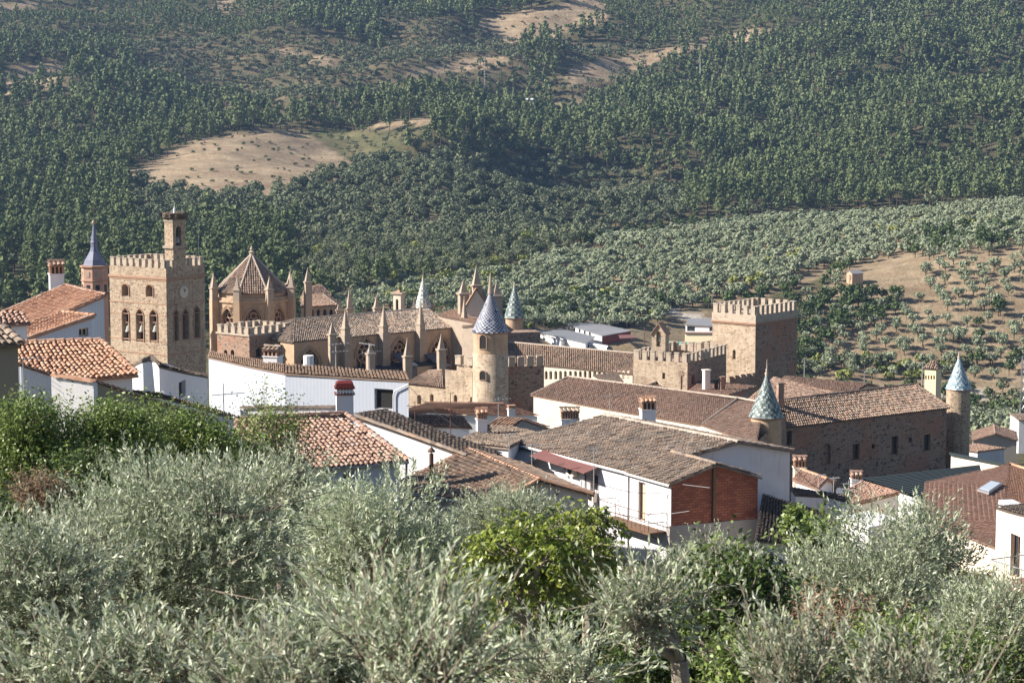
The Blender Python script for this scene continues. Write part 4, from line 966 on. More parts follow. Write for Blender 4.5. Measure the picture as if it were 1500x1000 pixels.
# --- E: middle left tiled house
er = VY(598.5, 674, 112); el = VZ(483, 684, er.z); el2 = er+(el-er)*2.3; r1 = up(er, 506, 605, .3); r2 = VZ(345, 613, r1.z)
dv = (r1-er); b1 = r1+Vector((dv.x, dv.y, -dv.z)); b2 = r2+Vector((dv.x, dv.y, -dv.z))
E_, _, es = house('tiled_house', 'white house with a broad pinkish ribbed tile roof behind the leafy tree', 'house', [er, el2, r2, r1, b1, b2], [[0, 1, 2, 3], [4, 5, 2, 3]], [0, 1, 2, 5, 4, 3], -27, 'white_old', 'tile_pink', tw=.26, tl=.36, nseg=5, ridges=[(2, 3), (0, 3)], rm_ridge='tile_pink', wins=[(0, 503, 690, 519, 722, None, 'glass', 'white', 1)], inset=.35)
A, B, g, inw = es[0]; mb = MB(); mb.path([er+Vector((0, 0, -.1)), el2+Vector((0, 0, -.1))], .08, 6); p = on_plane(594, 690, A, g)-inw*.1; mb.path([er+Vector((-.1, -.05, -.15)), Vector((p.x, p.y, p.z)), Vector((p.x, p.y, -27))], .06, 6); mb.build('gutter', M['metal'], E_)
freewall('parapet_wall', 'blue shaded parapet wall behind the pinkish ribbed roof', [VY(352, 599, 121), VY(508, 598, 119)], -26, .4, 'white', 'tile_dark')
# E2: white gable wall behind
Pq = VY(684, 667, 124); Aq = VY(512, 606, 129); n_ = perp_away(Pq, Aq)*3.2
house('white_house', 'white house whose long plain wall rises behind the orange edged roof, dark tiles on top', 'house', [Aq, Pq, Pq+n_-Vector((0, 0, .35)), Aq+n_-Vector((0, 0, .15))], [[0, 1, 2, 3]], [0, 1, 2, 3], -32, 'white', 'tile_dark', ridges=[(0, 1)], rm_ridge='tile_weathered', inset=.3, tw=.28)
q = VY(632, 690, 116); cyl('chimney_pipe', 'rusty chimney pipe in front of the long white wall', q, .11, q.z-3, zof(116, 664), 'iron')
# --- F: lower centre house
a = VY(790.5, 702, 116); rb = VZ(688, 657.5, a.z); l1 = up(a, 719, 738, -.3); r1 = up(a, 871, 724, -.27); l2 = VZ(574, 712, l1.z); r2 = r1+(rb-a)
house('tiled_house', 'house with a brown roof edged in fresh orange tiles and a pale pink gable', 'house', [a, rb, l1, r1, l2, r2], [[2, 4, 1, 0], [3, 5, 1, 0]], [2, 4, 1, 5, 3, 0], -27, 'pinkish', 'tile_old', tw=.24, tl=.34, nseg=4, ridges=[(0, 1), (0, 2), (0, 3), (2, 4), (4, 1)], rm_ridge='tile_orange', wins=[(5, 758, 719.5, 763.5, 726, None, 'dark')] if False else [(4, 813, 720, 818, 726, None, 'dark')], inset=.3)
mb = MB(); mb.path([l1+Vector((0, 0, -.15)), l2+Vector((0, 0, -.15))], .09, 6); tag(mb.build('roof_gutter', M['white']), 'white gutter along the low eave of the orange edged roof', 'gutter')
# --- G: the balcony house with its brick gabled end
F0 = VY(918, 690, 130); F2 = VZ(980.5, 708.5, F0.z); R2_ = VZ(1117, 698, F2.z); g2 = hz(R2_-F2); ap = on_plane(1050, 679.5, F2, g2)
rbk = VZ(985, 661.5, ap.z); lb = VZ(916, 690.5, F2.z); rbb = R2_+(rbk-ap)
far = VZ(743, 645, F0.z); apG = on_plane(1082, 647, F0, g2); RbG = on_plane(1165, 660, F0, g2); frd = VZ(885, 608, apG.z); frb = RbG+(frd-apG)
G_, _, gs = house('white_house', 'big white house with a wide weathered tile roof, red awning and pale lavender gable', 'house', [F0, far, frd, apG, RbG, frb], [[0, 1, 2, 3], [4, 5, 2, 3]], [0, 1, 2, 5, 4, 3], -33, 'white_old', 'tile_weathered', tw=.27, tl=.42, nseg=4, ridges=[(2, 3)], rm_ridge='ridge', inset=.25,
   wins=[(0, 865, 694, 876, 720, None, 'dark', 'white'), (0, 826, 678, 834, 688, None, 'dark', 'metal')])
A, B, gG, inG = gs[0]
Bk, _, ks = house('brick_gabled_house', 'bare red brick gabled house with a white balcony front, joined to the big white house', 'house', [F2, lb, rbk, ap, R2_, rbb], [[0, 1, 2, 3], [4, 5, 2, 3]], [0, 1, 2, 5, 4, 3], -33, 'white', 'tile_weathered', tw=.26, tl=.4, nseg=4, ridges=[(2, 3)], rm_ridge='tile_weathered', inset=.2, wm_over={4: 'red_brick', 5: 'red_brick'},
   wins=[(0, 935, 706, 945.5, 762, None, 'pale_wood', 'shutter')])
# lower concrete storey under the brick, and the pilaster between
A5, B5, g5, in5 = ks[4] if 4 in ks else ks[5]
pL = on_plane(981, 770, tops0 := ks[5][1] if 5 in ks else F2, g2); 
mb = MB(); c0 = on_plane(983, 771, F2, g2)-perp_away(F2, R2_)*.0; c1 = on_plane(1116, 764, F2, g2)
nn = perp_away(F2, R2_); zc = zof(c0.y, 771)
mb.prism([c0-nn*.02+nn*.15, c1-nn*.02+nn*.15, c1+nn*.5, c0+nn*.5], -33, zc, .5); mb.build('concrete_base', M['concrete'], Bk)
mb = MB(); m = on_plane(1048, 720, F2, g2)+nn*.17; mb.box(m, g2, .16, .16, zc, zof(m.y, 684), .5); mb.build('pilaster', M['shutter'], Bk)
# balcony on the white front
A, B, gK, inK = ks[0]
def wp(px, py, out=0.): return on_plane(px, py, A, gK)-inK*out
b0 = wp(976, 768); b1 = wp(902, 757); zb0 = (b0.z+b1.z)/2-.15; out = 1.15
root = empty('balcony', ((b0+b1)/2).to_tuple(), 'rusty iron balcony with a plank floor on the white front beside the brick wall', 'balcony'); root.location.z = zb0
mb = MB(); Q = [b0, b1, b1-inK*out, b0-inK*out]; mb.prism(Q, zb0-.12, zb0, .5); mb.build('floor', M['shutter'], root)
mb = MB()
Q = [Vector((p.x, p.y, zb0)) for p in Q]; rail = [Q[1], Q[2], Q[3], Q[0]]
for h in (.55, 1.05): mb.path([p+Vector((0, 0, h)) for p in rail], .022, 5, .5)
for p, q in zip(rail[:-1], rail[1:]):
    n = max(2, int((q-p).length/.42))
    for i in range(n+1): c = p+(q-p)*i/n; mb.tube(c, c+Vector((0, 0, 1.05)), .022 if i in (0, n) else .012, None, 4, .5)
mb.build('railing', M['iron'], root)
mb = MB()
for px, py in ((965, 790), (915, 783)): c = wp(px, py); mb.tube(c, c-inK*out*.9+Vector((0, 0, zb0-.1-c.z)), .03, None, 4, .5)
mb.build('bracket', M['iron'], root)
# awning, lean-to terrace and wall clutter on the big white house
A, B, gG, inG = gs[0]
def wg(px, py, out=0.): return on_plane(px, py, A, gG)-inG*out
p0, p1 = wg(880, 680), wg(800, 661); p0.z -= .1; p1.z = p0.z+.2
mb = MB(); mb.slab([p0, p1, p1-inG*1.15-Vector((0, 0, .3)), p0-inG*1.15-Vector((0, 0, .3))], .05, .5); tag(mb.build('awning', M['awning']), 'faded red sheet awning under the eave of the big white house', 'awning')
p0, p1 = wg(800, 664), wg(757, 652); p0.z -= .1; p1.z = p0.z+.1
mb = MB(); mb.slab([p0, p1, p1-inG*1.6-Vector((0, 0, .35)), p0-inG*1.6-Vector((0, 0, .35))], .06, .5); tag(mb.build('lean_to_roof', M['greymetal']), 'grey lean-to roof beside the red awning', 'lean-to roof')
mb = MB(); c = wg(754, 668, 1.5); mb.box(c, gG, .5, .5, -30, zof(c.y, 653), .5); c2 = wg(798, 690, 1.5); mb.box((c+c2)/2, gG, (c2-c).length, .12, -30, zof(c.y, 672), .5); tag(mb.build('terrace_wall', M['white']), 'white terrace wall and pillar under the grey lean-to roof', 'wall')
for px, py, w, lab in ((842, 689, .8, 'air conditioner on the white wall below the red awning'), (872, 727, .6, 'small meter box below the barred window')):
    c = wg(px, py, .22); mb = MB(); mb.box(c, gG, w, .3, c.z-.28, c.z+.28, .5); o = tag(mb.build('wall_unit', M['cream']), lab, 'wall unit')
    mb = MB(); disc(mb, c-inG*.17, gG, inG, .2, .02); mb.build('grille', M['dark'], o)
mb = MB(); c0, c1 = wg(863, 694, .12), wg(878, 722, .12)
for i in range(6): x = 864+i*2.4; a_ = wg(x, 692, .12); b_ = wg(x, 722, .12); mb.tube(a_, Vector((a_.x, a_.y, b_.z)), .014, None, 4, .5)
for y in (697, 707, 717): mb.tube(wg(863, y-1, .12), wg(877, y+2, .12), .014, None, 4, .5)
tag(mb.build('window_grille', M['iron']), 'iron grille over the window left of the balcony', 'grille')
for px, y0, y1, lab in ((859, 683, 745, 'brown drain pipe under the end of the red awning'), (970, 712, 775, 'rusty downpipe beside the balcony'), (834, 672, 700, 'thin pipe on the white wall by the air conditioner')):
    c = wg(px, y0, .08); d = wg(px, y1, .08); mb = MB(); mb.tube(c, Vector((c.x, c.y, d.z)), .04, None, 5, .5); tag(mb.build('drain_pipe', M['iron']), lab, 'pipe')
mb = MB(); c = wg(845, 745, .3); 
# gutters
mb = MB(); mb.path([F2+Vector((0, 0, -.12)), lb+Vector((0, 0, -.12))], .07, 5); mb.path([F0+Vector((0, 0, -.12)), far+Vector((0, 0, -.12))], .08, 5); tag(mb.build('roof_gutter', M['white']), 'white gutter along the eave of the big white house', 'gutter')
# roof under the lavender gable, its shade put into near-black tile colour, and low white walls to the right
a = VY(1117, 722, 132); b = VY(1206, 750, 134); c = VY(1240, 800, 122); d = VY(1105, 790, 120)
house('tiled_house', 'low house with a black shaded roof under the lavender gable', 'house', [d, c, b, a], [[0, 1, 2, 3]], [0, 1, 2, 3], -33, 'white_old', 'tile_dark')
a = VY(1165, 724, 136); b = VY(1215, 727, 137); c = VY(1246, 735, 136); n_ = perp_away(a, c)
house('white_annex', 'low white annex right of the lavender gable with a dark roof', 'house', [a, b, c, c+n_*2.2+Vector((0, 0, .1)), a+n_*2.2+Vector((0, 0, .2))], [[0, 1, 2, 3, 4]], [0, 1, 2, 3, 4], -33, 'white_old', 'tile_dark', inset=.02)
a = VY(1222, 756, 128); b = VY(1272, 772, 126); n_ = perp_away(a, b)
house('low_shed', 'low white shed roof and wall behind the vine leaves', 'shed', [a, b, b+n_*3, a+n_*3], [[0, 1, 2, 3]], [0, 1, 2, 3], -33, 'white', 'white', tile=False)
def gable(name, label, e1, e2, r1, apx, k=.3, zb=-36, wm='white', rm='tile_pink', span=1., **kw):
    "e1,e2 eave pixels (e1 has Y), r1 ridge pixel above e1's verge"
    e = VY(*e1); f = VZ(e2[0], e2[1], e.z); r = up(e, r1[0], r1[1], k); s = r+(f-e); d = r-e; b = r+Vector((d.x, d.y, -d.z))*span; c = s+Vector((d.x, d.y, -d.z))*span
    return house(name, label, 'house', [e, f, s, r, b, c], [[0, 1, 2, 3], [4, 5, 2, 3]], [0, 1, 2, 5, 4, 3], zb, wm, rm, ridges=[(2, 3)], **kw)
# little roofs right of the lavender gable
gable('tiled_house', 'small house with an orange ridge and white eave wall, right of the lavender gable', (1198, 716, 152), (1160, 702), (1212, 701), None, .3, rm='tile_pink', rm_ridge='tile_orange')
q = VY(1171, 690, 158); chimney(q, .8, q.z-2, zof(158, 672), 'cream', label='pale chimney with brick cap against the stone wall', capm='tile_pink')
A = VY(1245, 740, 146); B = VY(1222, 728, 150); C_ = VY(1262, 705, 166); D_ = VY(1318, 722, 158)
house('tiled_house', 'low house with a patched orange brown roof before the dark ribbed sheet roof', 'house', [A, D_, C_, B], [[0, 1, 2, 3]], [0, 1, 2, 3], -40, 'white', 'tile_pink', ridges=[(1, 2), (0, 1)], rm_ridge='tile_orange', inset=.1)
q = VY(1254, 707, 168); chimney(q, .75, q.z-2, zof(168, 694), 'white', label='white chimney beside the patched orange brown roof', capm='tile_pink', hcap=.4)
a = VY(1215, 765, 138); b = VY(1300, 760, 140); c = VY(1290, 748, 146); d = VY(1240, 745, 147)
house('tiled_house', 'lowest brown roof strip in front of the patched roof', 'house', [a, b, c, d], [[0, 1, 2, 3]], [0, 1, 2, 3], -36, 'white_old', 'tile_brown')
# dark ribbed sheet roof and cream stone wall
a = VY(1345, 730, 176); b = VY(1440, 703, 190); c = VY(1435, 683, 200); d = VY(1262, 703, 190)
house('ribbed_shed', 'shed with a dark green grey ribbed sheet roof before the long stone building', 'shed', [a, b, c, d], [], [0, 1, 2, 3], -42, 'white_old')
mb = MB(); u_ = (c-d); v_ = (a-d)
nr_ = 15
for i in range(nr_):
    f0, f1 = i/nr_, (i+.55)/nr_
    L = lambda f: (d+(a-d)*f, c+(b-c)*f)
    p, q = L(f0); p2, q2 = L(f1); p3, q3 = L((i+1)/nr_)
    upv = Vector((0, 0, .16)); mb.face([p+upv, q+upv, q2+upv, p2+upv], .5); mb.face([p2+upv, q2+upv, q2, p2], .5); mb.face([p2, q2, q3, p3], .5); mb.face([p3, q3, q3+upv, p3+upv], .5)
tag(mb.build('ribbed_sheet', M['greensheet']), 'dark ribbed roof sheet lying on the shed before the long stone building', 'roof sheet')
a = VY(1393, 668, 214); b = VY(1475, 684, 205)
yw = freewall('stone_yard_wall', 'pale stone yard wall with a green top behind the large red brown roof', [a, b], -44, .6, 'stone_cream')
mb = MB(); mb.slab([a+Vector((0, -.3, .25)), b+Vector((0, -.3, .25)), b+Vector((0, .9, .25)), a+Vector((0, .9, .25))], .2, .5); mb.build('wall_cap', M['greensheet'], yw)
# large red brown roof at the right
A = VY(1460, 800, 122); rr1 = VY(1480, 680, 150); L1 = VY(1352, 727, 140)
e0 = VY(1340, 760, 128)
e_r = VY(1458, 801, 122); e_l = VZ(1352, 758, e_r.z); r_l = VY(1354, 724, 146); r_t = VY(1480, 679.5, 160); r_r = VY(1580, 712, 150); e_rr = VY(1600, 862, 112)
bx = perp_away(r_l, r_t)*6
house('large_roofed_house', 'large house with a wide smooth red brown roof and a roof window', 'house', [e_l, e_r, e_rr, r_r, r_t, r_l], [[0, 1, 4, 5], [1, 2, 3, 4]], [0, 1, 2, 3, 4, 5], -36, 'cream', 'tile_flat', tw=.24, tl=.33, ridges=[(5, 4), (4, 3)], rm_ridge='tile_orange', nseg=2, lift=.045, rel=.22)
def on_tri(px, py, A, B, C):
    n = (B-A).cross(C-A); d = ray(px, py); return d*(A.dot(n)/d.dot(n))
nrm = (e_r-e_l).cross(r_t-e_l).normalized(); nrm = nrm if nrm.z > 0 else -nrm
for pts, lab in ((((1431, 720), (1448, 725), (1468, 711), (1452, 707)), 'roof window with a grey frame on the large red brown roof'),):
    Q = [on_tri(x, y, e_l, e_r, r_t)+nrm*.18 for x, y in pts]; mb = MB(); mb.slab(Q, .15, .5); o = tag(mb.build('roof_window', M['metal']), lab, 'roof window')
    c = sum(Q, Vector())/4; mb = MB(); mb.slab([c+(p-c)*.82+nrm*.03 for p in Q], .02, .5); mb.build('glass', mat('pale_skylight_glass', (.55, .6, .68), rough=.25, spec=.6), o)
# cream house at the right edge
a = VY(1459, 741, 108); b = VY(1560, 770, 101); n_ = perp_away(a, b)
house('cream_house', 'cream house with a brown framed balcony door at the right edge', 'house', [a, b, b+n_*7, a+n_*7], [[0, 1, 2, 3]], [0, 1, 2, 3], -28, 'cream', 'tile_dark', inset=.02, wins=[(0, 1480, 783, 1494, 846, None, 'glass', 'shutter', 1)])
q = VY(1480, 742, 110); mb = MB(); mb.box(q, Vector((1, .2, 0)).normalized(), .7, 1.2, q.z-.1, q.z+.25, .5); tag(mb.build('skylight_box', M['white']), 'small white skylight on the cream house roof', 'skylight')
b0 = VY(1450, 852, 100); b1 = VY(1560, 888, 96); nb = perp_away(b0, b1)
root = empty('balcony_terrace', b0.to_tuple(), 'terracotta floored balcony with thin pale railing at the right edge', 'balcony')
mb = MB(); mb.slab([b0, b1, b1+nb*5+Vector((0, 0, .0)), b0+nb*5], .35, .5); mb.build('floor', M['tile_flat'], root)
mb = MB(); mb.slab([b0-nb*.1+Vector((0, 0, -.36)), b1-nb*.1+Vector((0, 0, -.36)), b1+nb*.5+Vector((0, 0, -.36)), b0+nb*.5+Vector((0, 0, -.36))], 2, .5); mb.build('edge_beam', M['cream'], root)
mb = MB(); mb.path([b0+nb*5+Vector((0, 0, 1)), b0+Vector((0, 0, 1)), b1+Vector((0, 0, 1))], .03, 5, .5)
n = int((b1-b0).length/.13)
for i in range(n): c = b0+(b1-b0)*i/n; mb.tube(c, c+Vector((0, 0, 1)), .011, None, 4, .5)
for i in range(30): c = b0+nb*5*i/30; mb.tube(c, c+Vector((0, 0, 1)), .011, None, 4, .5)
mb.build('railing', M['metal'], root)
# --- small houses between the barn and the castle walls
a = VY(600, 626, 150); b = VY(693, 628, 148); 
gable('small_house', 'white house in blue shade with a low brown roof right of the barn', (692, 626, 148), (598, 622), (680, 611), None, .25, wm='white', rm='tile_brown', zb=-34)
gable('small_house', 'small house with a smooth red roof below the cone roofed tower', (792, 608, 190), (676, 607), (738, 591), None, .3, wm='white', rm='tile_flat', zb=-42, tw=.25)
q = VY(705.5, 626, 146); chimney(q, .62, q.z-2, zof(146, 603), 'white', label='white chimney with brick top beside the blue shaded house', rot=.2, hcap=.5, capm='tile_orange')
q = VY(749, 612, 176); chimney(q, .5, q.z-2, zof(176, 592), 'white', label='thin white chimney on the smooth red roof', rot=.2, hcap=.4, tiles_=False)
# gabled grey wall house
gl = VY(748, 627, 150); gr = VZ(806, 626, gl.z); ga = on_plane(768, 612, gl, hz(gr-gl)); rbk2 = VY(733, 609, 158); rbk2.z = ga.z; rbk2 = VZ(731, 609.5, ga.z)
off = rbk2-ga
house('small_house', 'small house with a grey gable wall and brown ribbed roof', 'house', [gl, gl+off, rbk2, ga, gr, gr+off], [[0, 1, 2, 3], [4, 5, 2, 3]], [0, 1, 2, 5, 4, 3], -36, 'concrete', 'tile_brown', inset=.1)
q = VY(834.5, 622, 162); chimney(q, 1.25, q.z-2, zof(162, 601), 'white', label='wide chimney with a row of five cap tiles behind the wide weathered roof', hcap=.62, rot=.08, d=.8, vents=6, capm='tile_weathered')
q = VY(948.5, 612, 156); chimney(q, .95, q.z-2, zof(156, 586), 'white', label='white chimney with a tiled brick cap before the long cream walled building', hcap=.65, rot=.15, capm='tile_orange')
# grey roof with dark strip behind G (left)
a = VY(745, 655, 136); b = VY(664, 648, 140); c = VY(728, 622, 152); d = VY(790, 634, 146)
house('tiled_house', 'low house with a weathered roof wedged behind the white terrace pillar', 'house', [a, b, c, d], [[0, 1, 2, 3]], [0, 1, 2, 3], -36, 'white_old', 'tile_weathered', tw=.27, nseg=4)
# --- long cream walled building I
e1 = VY(777, 578.5, 245); e2 = VZ(1027, 622.5, e1.z); r1 = up(e1, 833, 551.5, .2); r2 = VZ(1081, 583, r1.z); e3 = VZ(1108, 650, e1.z); r3 = VZ(1120, 590, r1.z)
dv = perp_away(e1, e2)*((r1-e1).length*.9); b1 = e1+dv; b3 = r3+dv*.6; b1.z = e1.z; b3.z = e1.z
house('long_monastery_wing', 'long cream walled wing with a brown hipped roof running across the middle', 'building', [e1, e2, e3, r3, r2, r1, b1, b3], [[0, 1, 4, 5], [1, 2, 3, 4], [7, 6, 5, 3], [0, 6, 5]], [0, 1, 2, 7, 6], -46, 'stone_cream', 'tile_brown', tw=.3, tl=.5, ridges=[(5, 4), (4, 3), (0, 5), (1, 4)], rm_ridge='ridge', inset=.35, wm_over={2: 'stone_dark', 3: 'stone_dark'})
mb = MB(); q = VY(831, 572, 250); mb.box(q, Vector((1, .2, 0)).normalized(), .6, .6, q.z-2, zof(250, 563), .5); tag(mb.build('chimney', M['stone_grey']), 'small grey stone chimney at the hipped end of the long brown roof', 'chimney')
# --- long right building N
a = VY(1147, 627, 232); b = VZ(1392, 597, a.z); ra = up(a, 1139, 586.5, .42); rb = VZ(1341, 562.5, ra.z); dv = perp_away(a, b)*12; c = b+dv; d = a+dv
winN = [(0, 1152.5, 631, 1160, 652, None, 'glass', 'shutter'), (0, 1168, 664, 1174, 675, None, 'dark'), (0, 1205, 649.5, 1217, 680, 'round', 'stone_dark'), (0, 1249, 650, 1259, 673, None, 'glass', 'shutter'), (0, 1306, 638.5, 1315.5, 665.5, None, 'glass', 'shutter'), (0, 1353.5, 636, 1363, 660, None, 'glass', 'shutter'), (0, 1277, 650, 1282, 657, None, 'dark'), (0, 1331.5, 641, 1336, 648, None, 'dark')]
house('long_stone_building', 'long dark rubble stone building with sparse windows between two cone roofed turrets', 'building', [a, b, rb, ra, c, d], [[0, 1, 2, 3], [4, 5, 3, 2], [1, 4, 2]], [0, 1, 4, 5], -52, 'stone_dark', 'tile_old', tw=.32, tl=.5, ridges=[(3, 2), (1, 2)], rm_ridge='tile_old', wins=winN, inset=.3, holes_depth=.35)
# turrets O and P
def turret(name, label, px, pye, Y, rpx, pytip, m_wall, m_roof, pat, zb, finial=None, n=20, band=None, wins=(), flare=1.1, m_low=None, py_low=None, rows=16, nseg=28, rscale=.9):
    q = VY(px, pye, Y); u = Y/FP; ze = q.z; r = rpx*u
    root = empty(name, (q.x, q.y, zb), label, 'turret')
    zl = zof(Y, py_low) if py_low else None
    lathe_part('wall', q, [(r*rscale, zl if zl else zb), (r*rscale, ze+.15)], m_wall, root, 32, True, .5)
    if zl: lathe_part('lower_wall', q, [(r*rscale*1.04, zb), (r*rscale*1.04, zl), (r*rscale, zl+.08)], m_low, root, 32, True, .5)
    lathe_part('eave', q, [(r*rscale, ze-.25), (r*.98, ze-.02), (r*.98, ze+.02)], 'brick_trim', root, 28, False, .5)
    zt = zof(Y, pytip); cone_roof(q, r, ze, zt, root, m_roof, nseg, rows, flare, pat)
    f = finial or 10; s = u
    lathe_part('finial', q, [(.16, zt-.3), (.2, zt), (.08, zt+.15), (.14, zt+.3), (.04, zt+.45), (.03, zt+f*u)], 'merlon', root, 8, True, .5)
    for (wx, y0, y1, w) in wins:    # openings modelled as recessed arched frames on the drum
        ang = math.asin(max(-1, min(1, (wx-px)/rpx/rscale))); d = Vector((math.sin(ang), -math.cos(ang), 0)); g = Vector((-d.y, d.x, 0)); c = Vector((q.x, q.y, 0))+d*(r*rscale*(1.04 if (zl and zof(Y, y0) < zl) else 1))
        z0, z1 = zof(Y, y1), zof(Y, y0); mb = MB(); h = arch_pts(-w/2, w/2, z0, z1, 'round')
        mb.face([Vector((c.x, c.y, 0))+g*s_+d*.03+Vector((0, 0, z)) for s_, z in h], .5); wn = mb.build('window', M['dark'], root)
        mb = MB(); h2 = arch_pts(-w/2-.07, w/2+.07, z0-.06, z1+.08, 'round')
        P0 = [c+g*s_+d*.07+Vector((0, 0, z)) for s_, z in h]; P1 = [c+g*s_+d*.07+Vector((0, 0, z)) for s_, z in h2]; P2 = [p-d*.15 for p in P1]; P3 = [p-d*.12 for p in P0]
        mb.grid([P3, P0, P1, P2], True, .5); mb.build('frame', M['brick_trim'], wn)
    return root
turret('cone_roofed_turret', 'round turret with a green and white glazed cone roof left of the long stone building', 1122.5, 609.5, 222, 25, 546, 'stone_tan', 'glaze_green', 'zig', -48, 20, rows=18, flare=1.12, nseg=36)
turret('cone_roofed_turret', 'round stone turret with pale blue cone roof, right end of the long stone building', 1404, 569, 252, 18.3, 522, 'stone', 'glaze_sky', 'zig', -54, 8, rows=16, flare=1.05, nseg=36, rscale=.97)
# small masonry beside turret O
# Q cream chimney tower
A = VY(1372, 540, 262); Cq = [A, VY(1381, 539, 265), VY(1362, 535, 270), VY(1353, 541.5, 266)]
Lq = VZ(1352.5, 540.5, A.z); Rq = solve(A, -Vector((-(Lq-A).y, (Lq-A).x, 0)).normalized() if True else A, 1381.5)
Cq = corners((1372, 540, 262), 1352.5, 1381.5, 32); apx = sum(Cq, Vector())/4+Vector((0, 0, .9))
root, _, cs = house('chimney_tower', 'slim cream kitchen chimney tower with a row of small arches under its tiled cap', 'tower', Cq+[apx], [[0, 1, 4], [1, 2, 4], [2, 3, 4], [3, 0, 4]], [0, 1, 2, 3], -52, 'yellow', 'tile_old', inset=.15, tw=.25, tl=.4,
  wins=[(3, x, 549.5, x+2.4, 555.5, 'round', 'dark') for x in (1355, 1359, 1363, 1367)])
# M: far wing behind N
e1 = VY(1132, 562, 262); e2 = VZ(1252, 573, e1.z-.9); e2 = VY(1254, 573.5, 256); n_ = perp_away(e1, e2)
r1 = e1+n_*3+Vector((0, 0, .55)); r2 = e2+n_*3+Vector((0, 0, .55))
house('low_monastery_wing', 'low wing with a thin brown roof and cream wall strip right of the square tower', 'building', [e1, e2, r2, r1, e1+n_*6, e2+n_*6], [[0, 1, 2, 3], [4, 5, 2, 3]], [0, 1, 2, 5, 4, 3], -52, 'stone_cream', 'tile_brown', tw=.3, tl=.5, inset=.2)
# lean-to with its roof below that wing
a = VY(1090, 590, 236); b = VY(1140, 590, 240); c = VY(1235, 578, 254); d = VY(1130, 570, 258)
house('low_monastery_wing', 'lean roof between the square tower and the long stone building', 'building', [a, b, c, d], [[0, 1, 2, 3]], [0, 1, 2, 3], -52, 'stone_cream', 'tile_brown', tw=.3, tl=.5)
mb = MB(); q = VY(1142.5, 590, 236); mb.box(q, Vector((1, .3, 0)).normalized(), .6, .6, q.z-3, zof(236, 562), .5); mb.box(q, Vector((1, .3, 0)).normalized(), .75, .75, zof(236, 562), zof(236, 560), .5); tag(mb.build('chimney', M['stone_dark']), 'dark stone chimney just right of the green cone turret', 'chimney')
# --- square crenellated tower K
C = corners((1107, 461, 302), 1044, 1167.5, 40); F, Rc, Bc, Lc = C; zt = F.z
kt, _, sg = house('square_tower', 'massive square stone tower with battlements, sunlit left face and dark right face', 'tower', C, [], loop, -56, 'stone_gold', inset=0, wins=[(3, 1073, 512, 1077.5, 526, 'round', 'dark')], holes_depth=.5, wm_over={0: 'stone_dark'})  # right face: same stone, its shade put into a darker colour
mb = MB()
for i in range(4): battlement(mb, shrink(C, .25)[i], shrink(C, .25)[(i+1) % 4], zt-.12, .62, .5, 1.15, .4)
mb.build('battlement', M['merlon'], kt)
mb = MB(); Cb = [Vector((p.x, p.y, 0)) for p in C]; mb.prism(shrink(Cb, -.12), zof(F.y, 473.5), zt-.08, .5); mb.build('parapet', M['merlon'], kt)
mb = MB(); ring(mb, Cb, zof(F.y, 475.5), .2, .2); ring(mb, Cb, zof(F.y, 477.5), .12, .1); mb.build('moulding', M['brick_trim'], kt)
# --- small castle J in front of it
C = corners((1007, 530, 290), 928, 1064, 30); F, Rc, Bc, Lc = C; zt = F.z
kj, _, sj = house('crenellated_block', 'lower crenellated stone block joined to the square tower', 'castle block', C, [], loop, -52, 'stone_gold', inset=0, wins=[(3, 970, 546, 974, 555, None, 'dark'), (0, 1013, 548, 1018, 562, 'round', 'dark')], holes_depth=.4, wm_over={0: 'stone_dark'})  # darker stone on the right face stands in for shade
mb = MB()
for i in range(4): battlement(mb, shrink(C, .22)[i], shrink(C, .22)[(i+1) % 4], zt-.12, .62, .52, 1.1, .38)
mb.build('battlement', M['merlon'], kj)
mb = MB(); mb.prism(shrink([Vector((p.x, p.y, 0)) for p in C], .4), zt-.9, zt-.6, .5); mb.build('roof', M['tile_brown'], kj)
A, B, g, inw = sj[3]; mb = MB(); c = on_plane(997.5, 556, A, g)-inw*.05; mb.box(c, g, .12, .1, zof(c.y, 570), zof(c.y, 549), .5); disc(mb, Vector((c.x, c.y, zof(c.y, 547))), g, inw, .4, .1); mb.build('niche', M['stone_dark'], kj)
# bell gable on it
A0 = VY(974.5, 515, 293); g = Vector((-.93, .36, 0)); L0 = solve(A0, g, 954.5); n_ = perp_away(A0, L0)*1.6
ex = [((A0-L0).length*.5, zof(A0.y, 474))]
root = empty('bell_gable', (A0.x, A0.y, zt-2), 'little stone bell gable with a pointed tiled top behind the crenellated block', 'bell gable')
mb = MB(); Lt = Vector((L0.x, L0.y, zof(A0.y, 489))); At = Vector((A0.x, A0.y, zof(A0.y, 489))); Lh = (A0-L0).length
gg = hz(At-Lt); hole = arch_pts(Lh*.33, Lh*.68, zof(A0.y, 508), zof(A0.y, 485.5), 'round')
wall_face(mb, Lt, At, zt-2, [hole], perp_away(A0, L0), .8, .5, extra=ex)
for s in (1,):
    mb.face([At, At+n_, Vector((At.x, At.y, zt-2))+n_, Vector((At.x, At.y, zt-2))], .5); mb.face([Lt, Lt+n_, Vector((Lt.x, Lt.y, zt-2))+n_, Vector((Lt.x, Lt.y, zt-2))], .5)
wall_face(mb, Lt+n_, At+n_, zt-2, [hole], -perp_away(A0, L0), .8, .5, extra=ex)
mb.build('wall', M['stone_gold'], root)
mb = MB(); apx = Lt+gg*Lh*.5; apx.z = zof(A0.y, 473.2); o = perp_away(A0, L0)*.2
for p in (Lt-gg*.15, At+gg*.15): mb.slab([p-o-Vector((0, 0, .1)), apx-o, apx+n_+o, p+n_+o-Vector((0, 0, .1))], .14, .5)
mb.build('roof', M['brick_trim'], root)
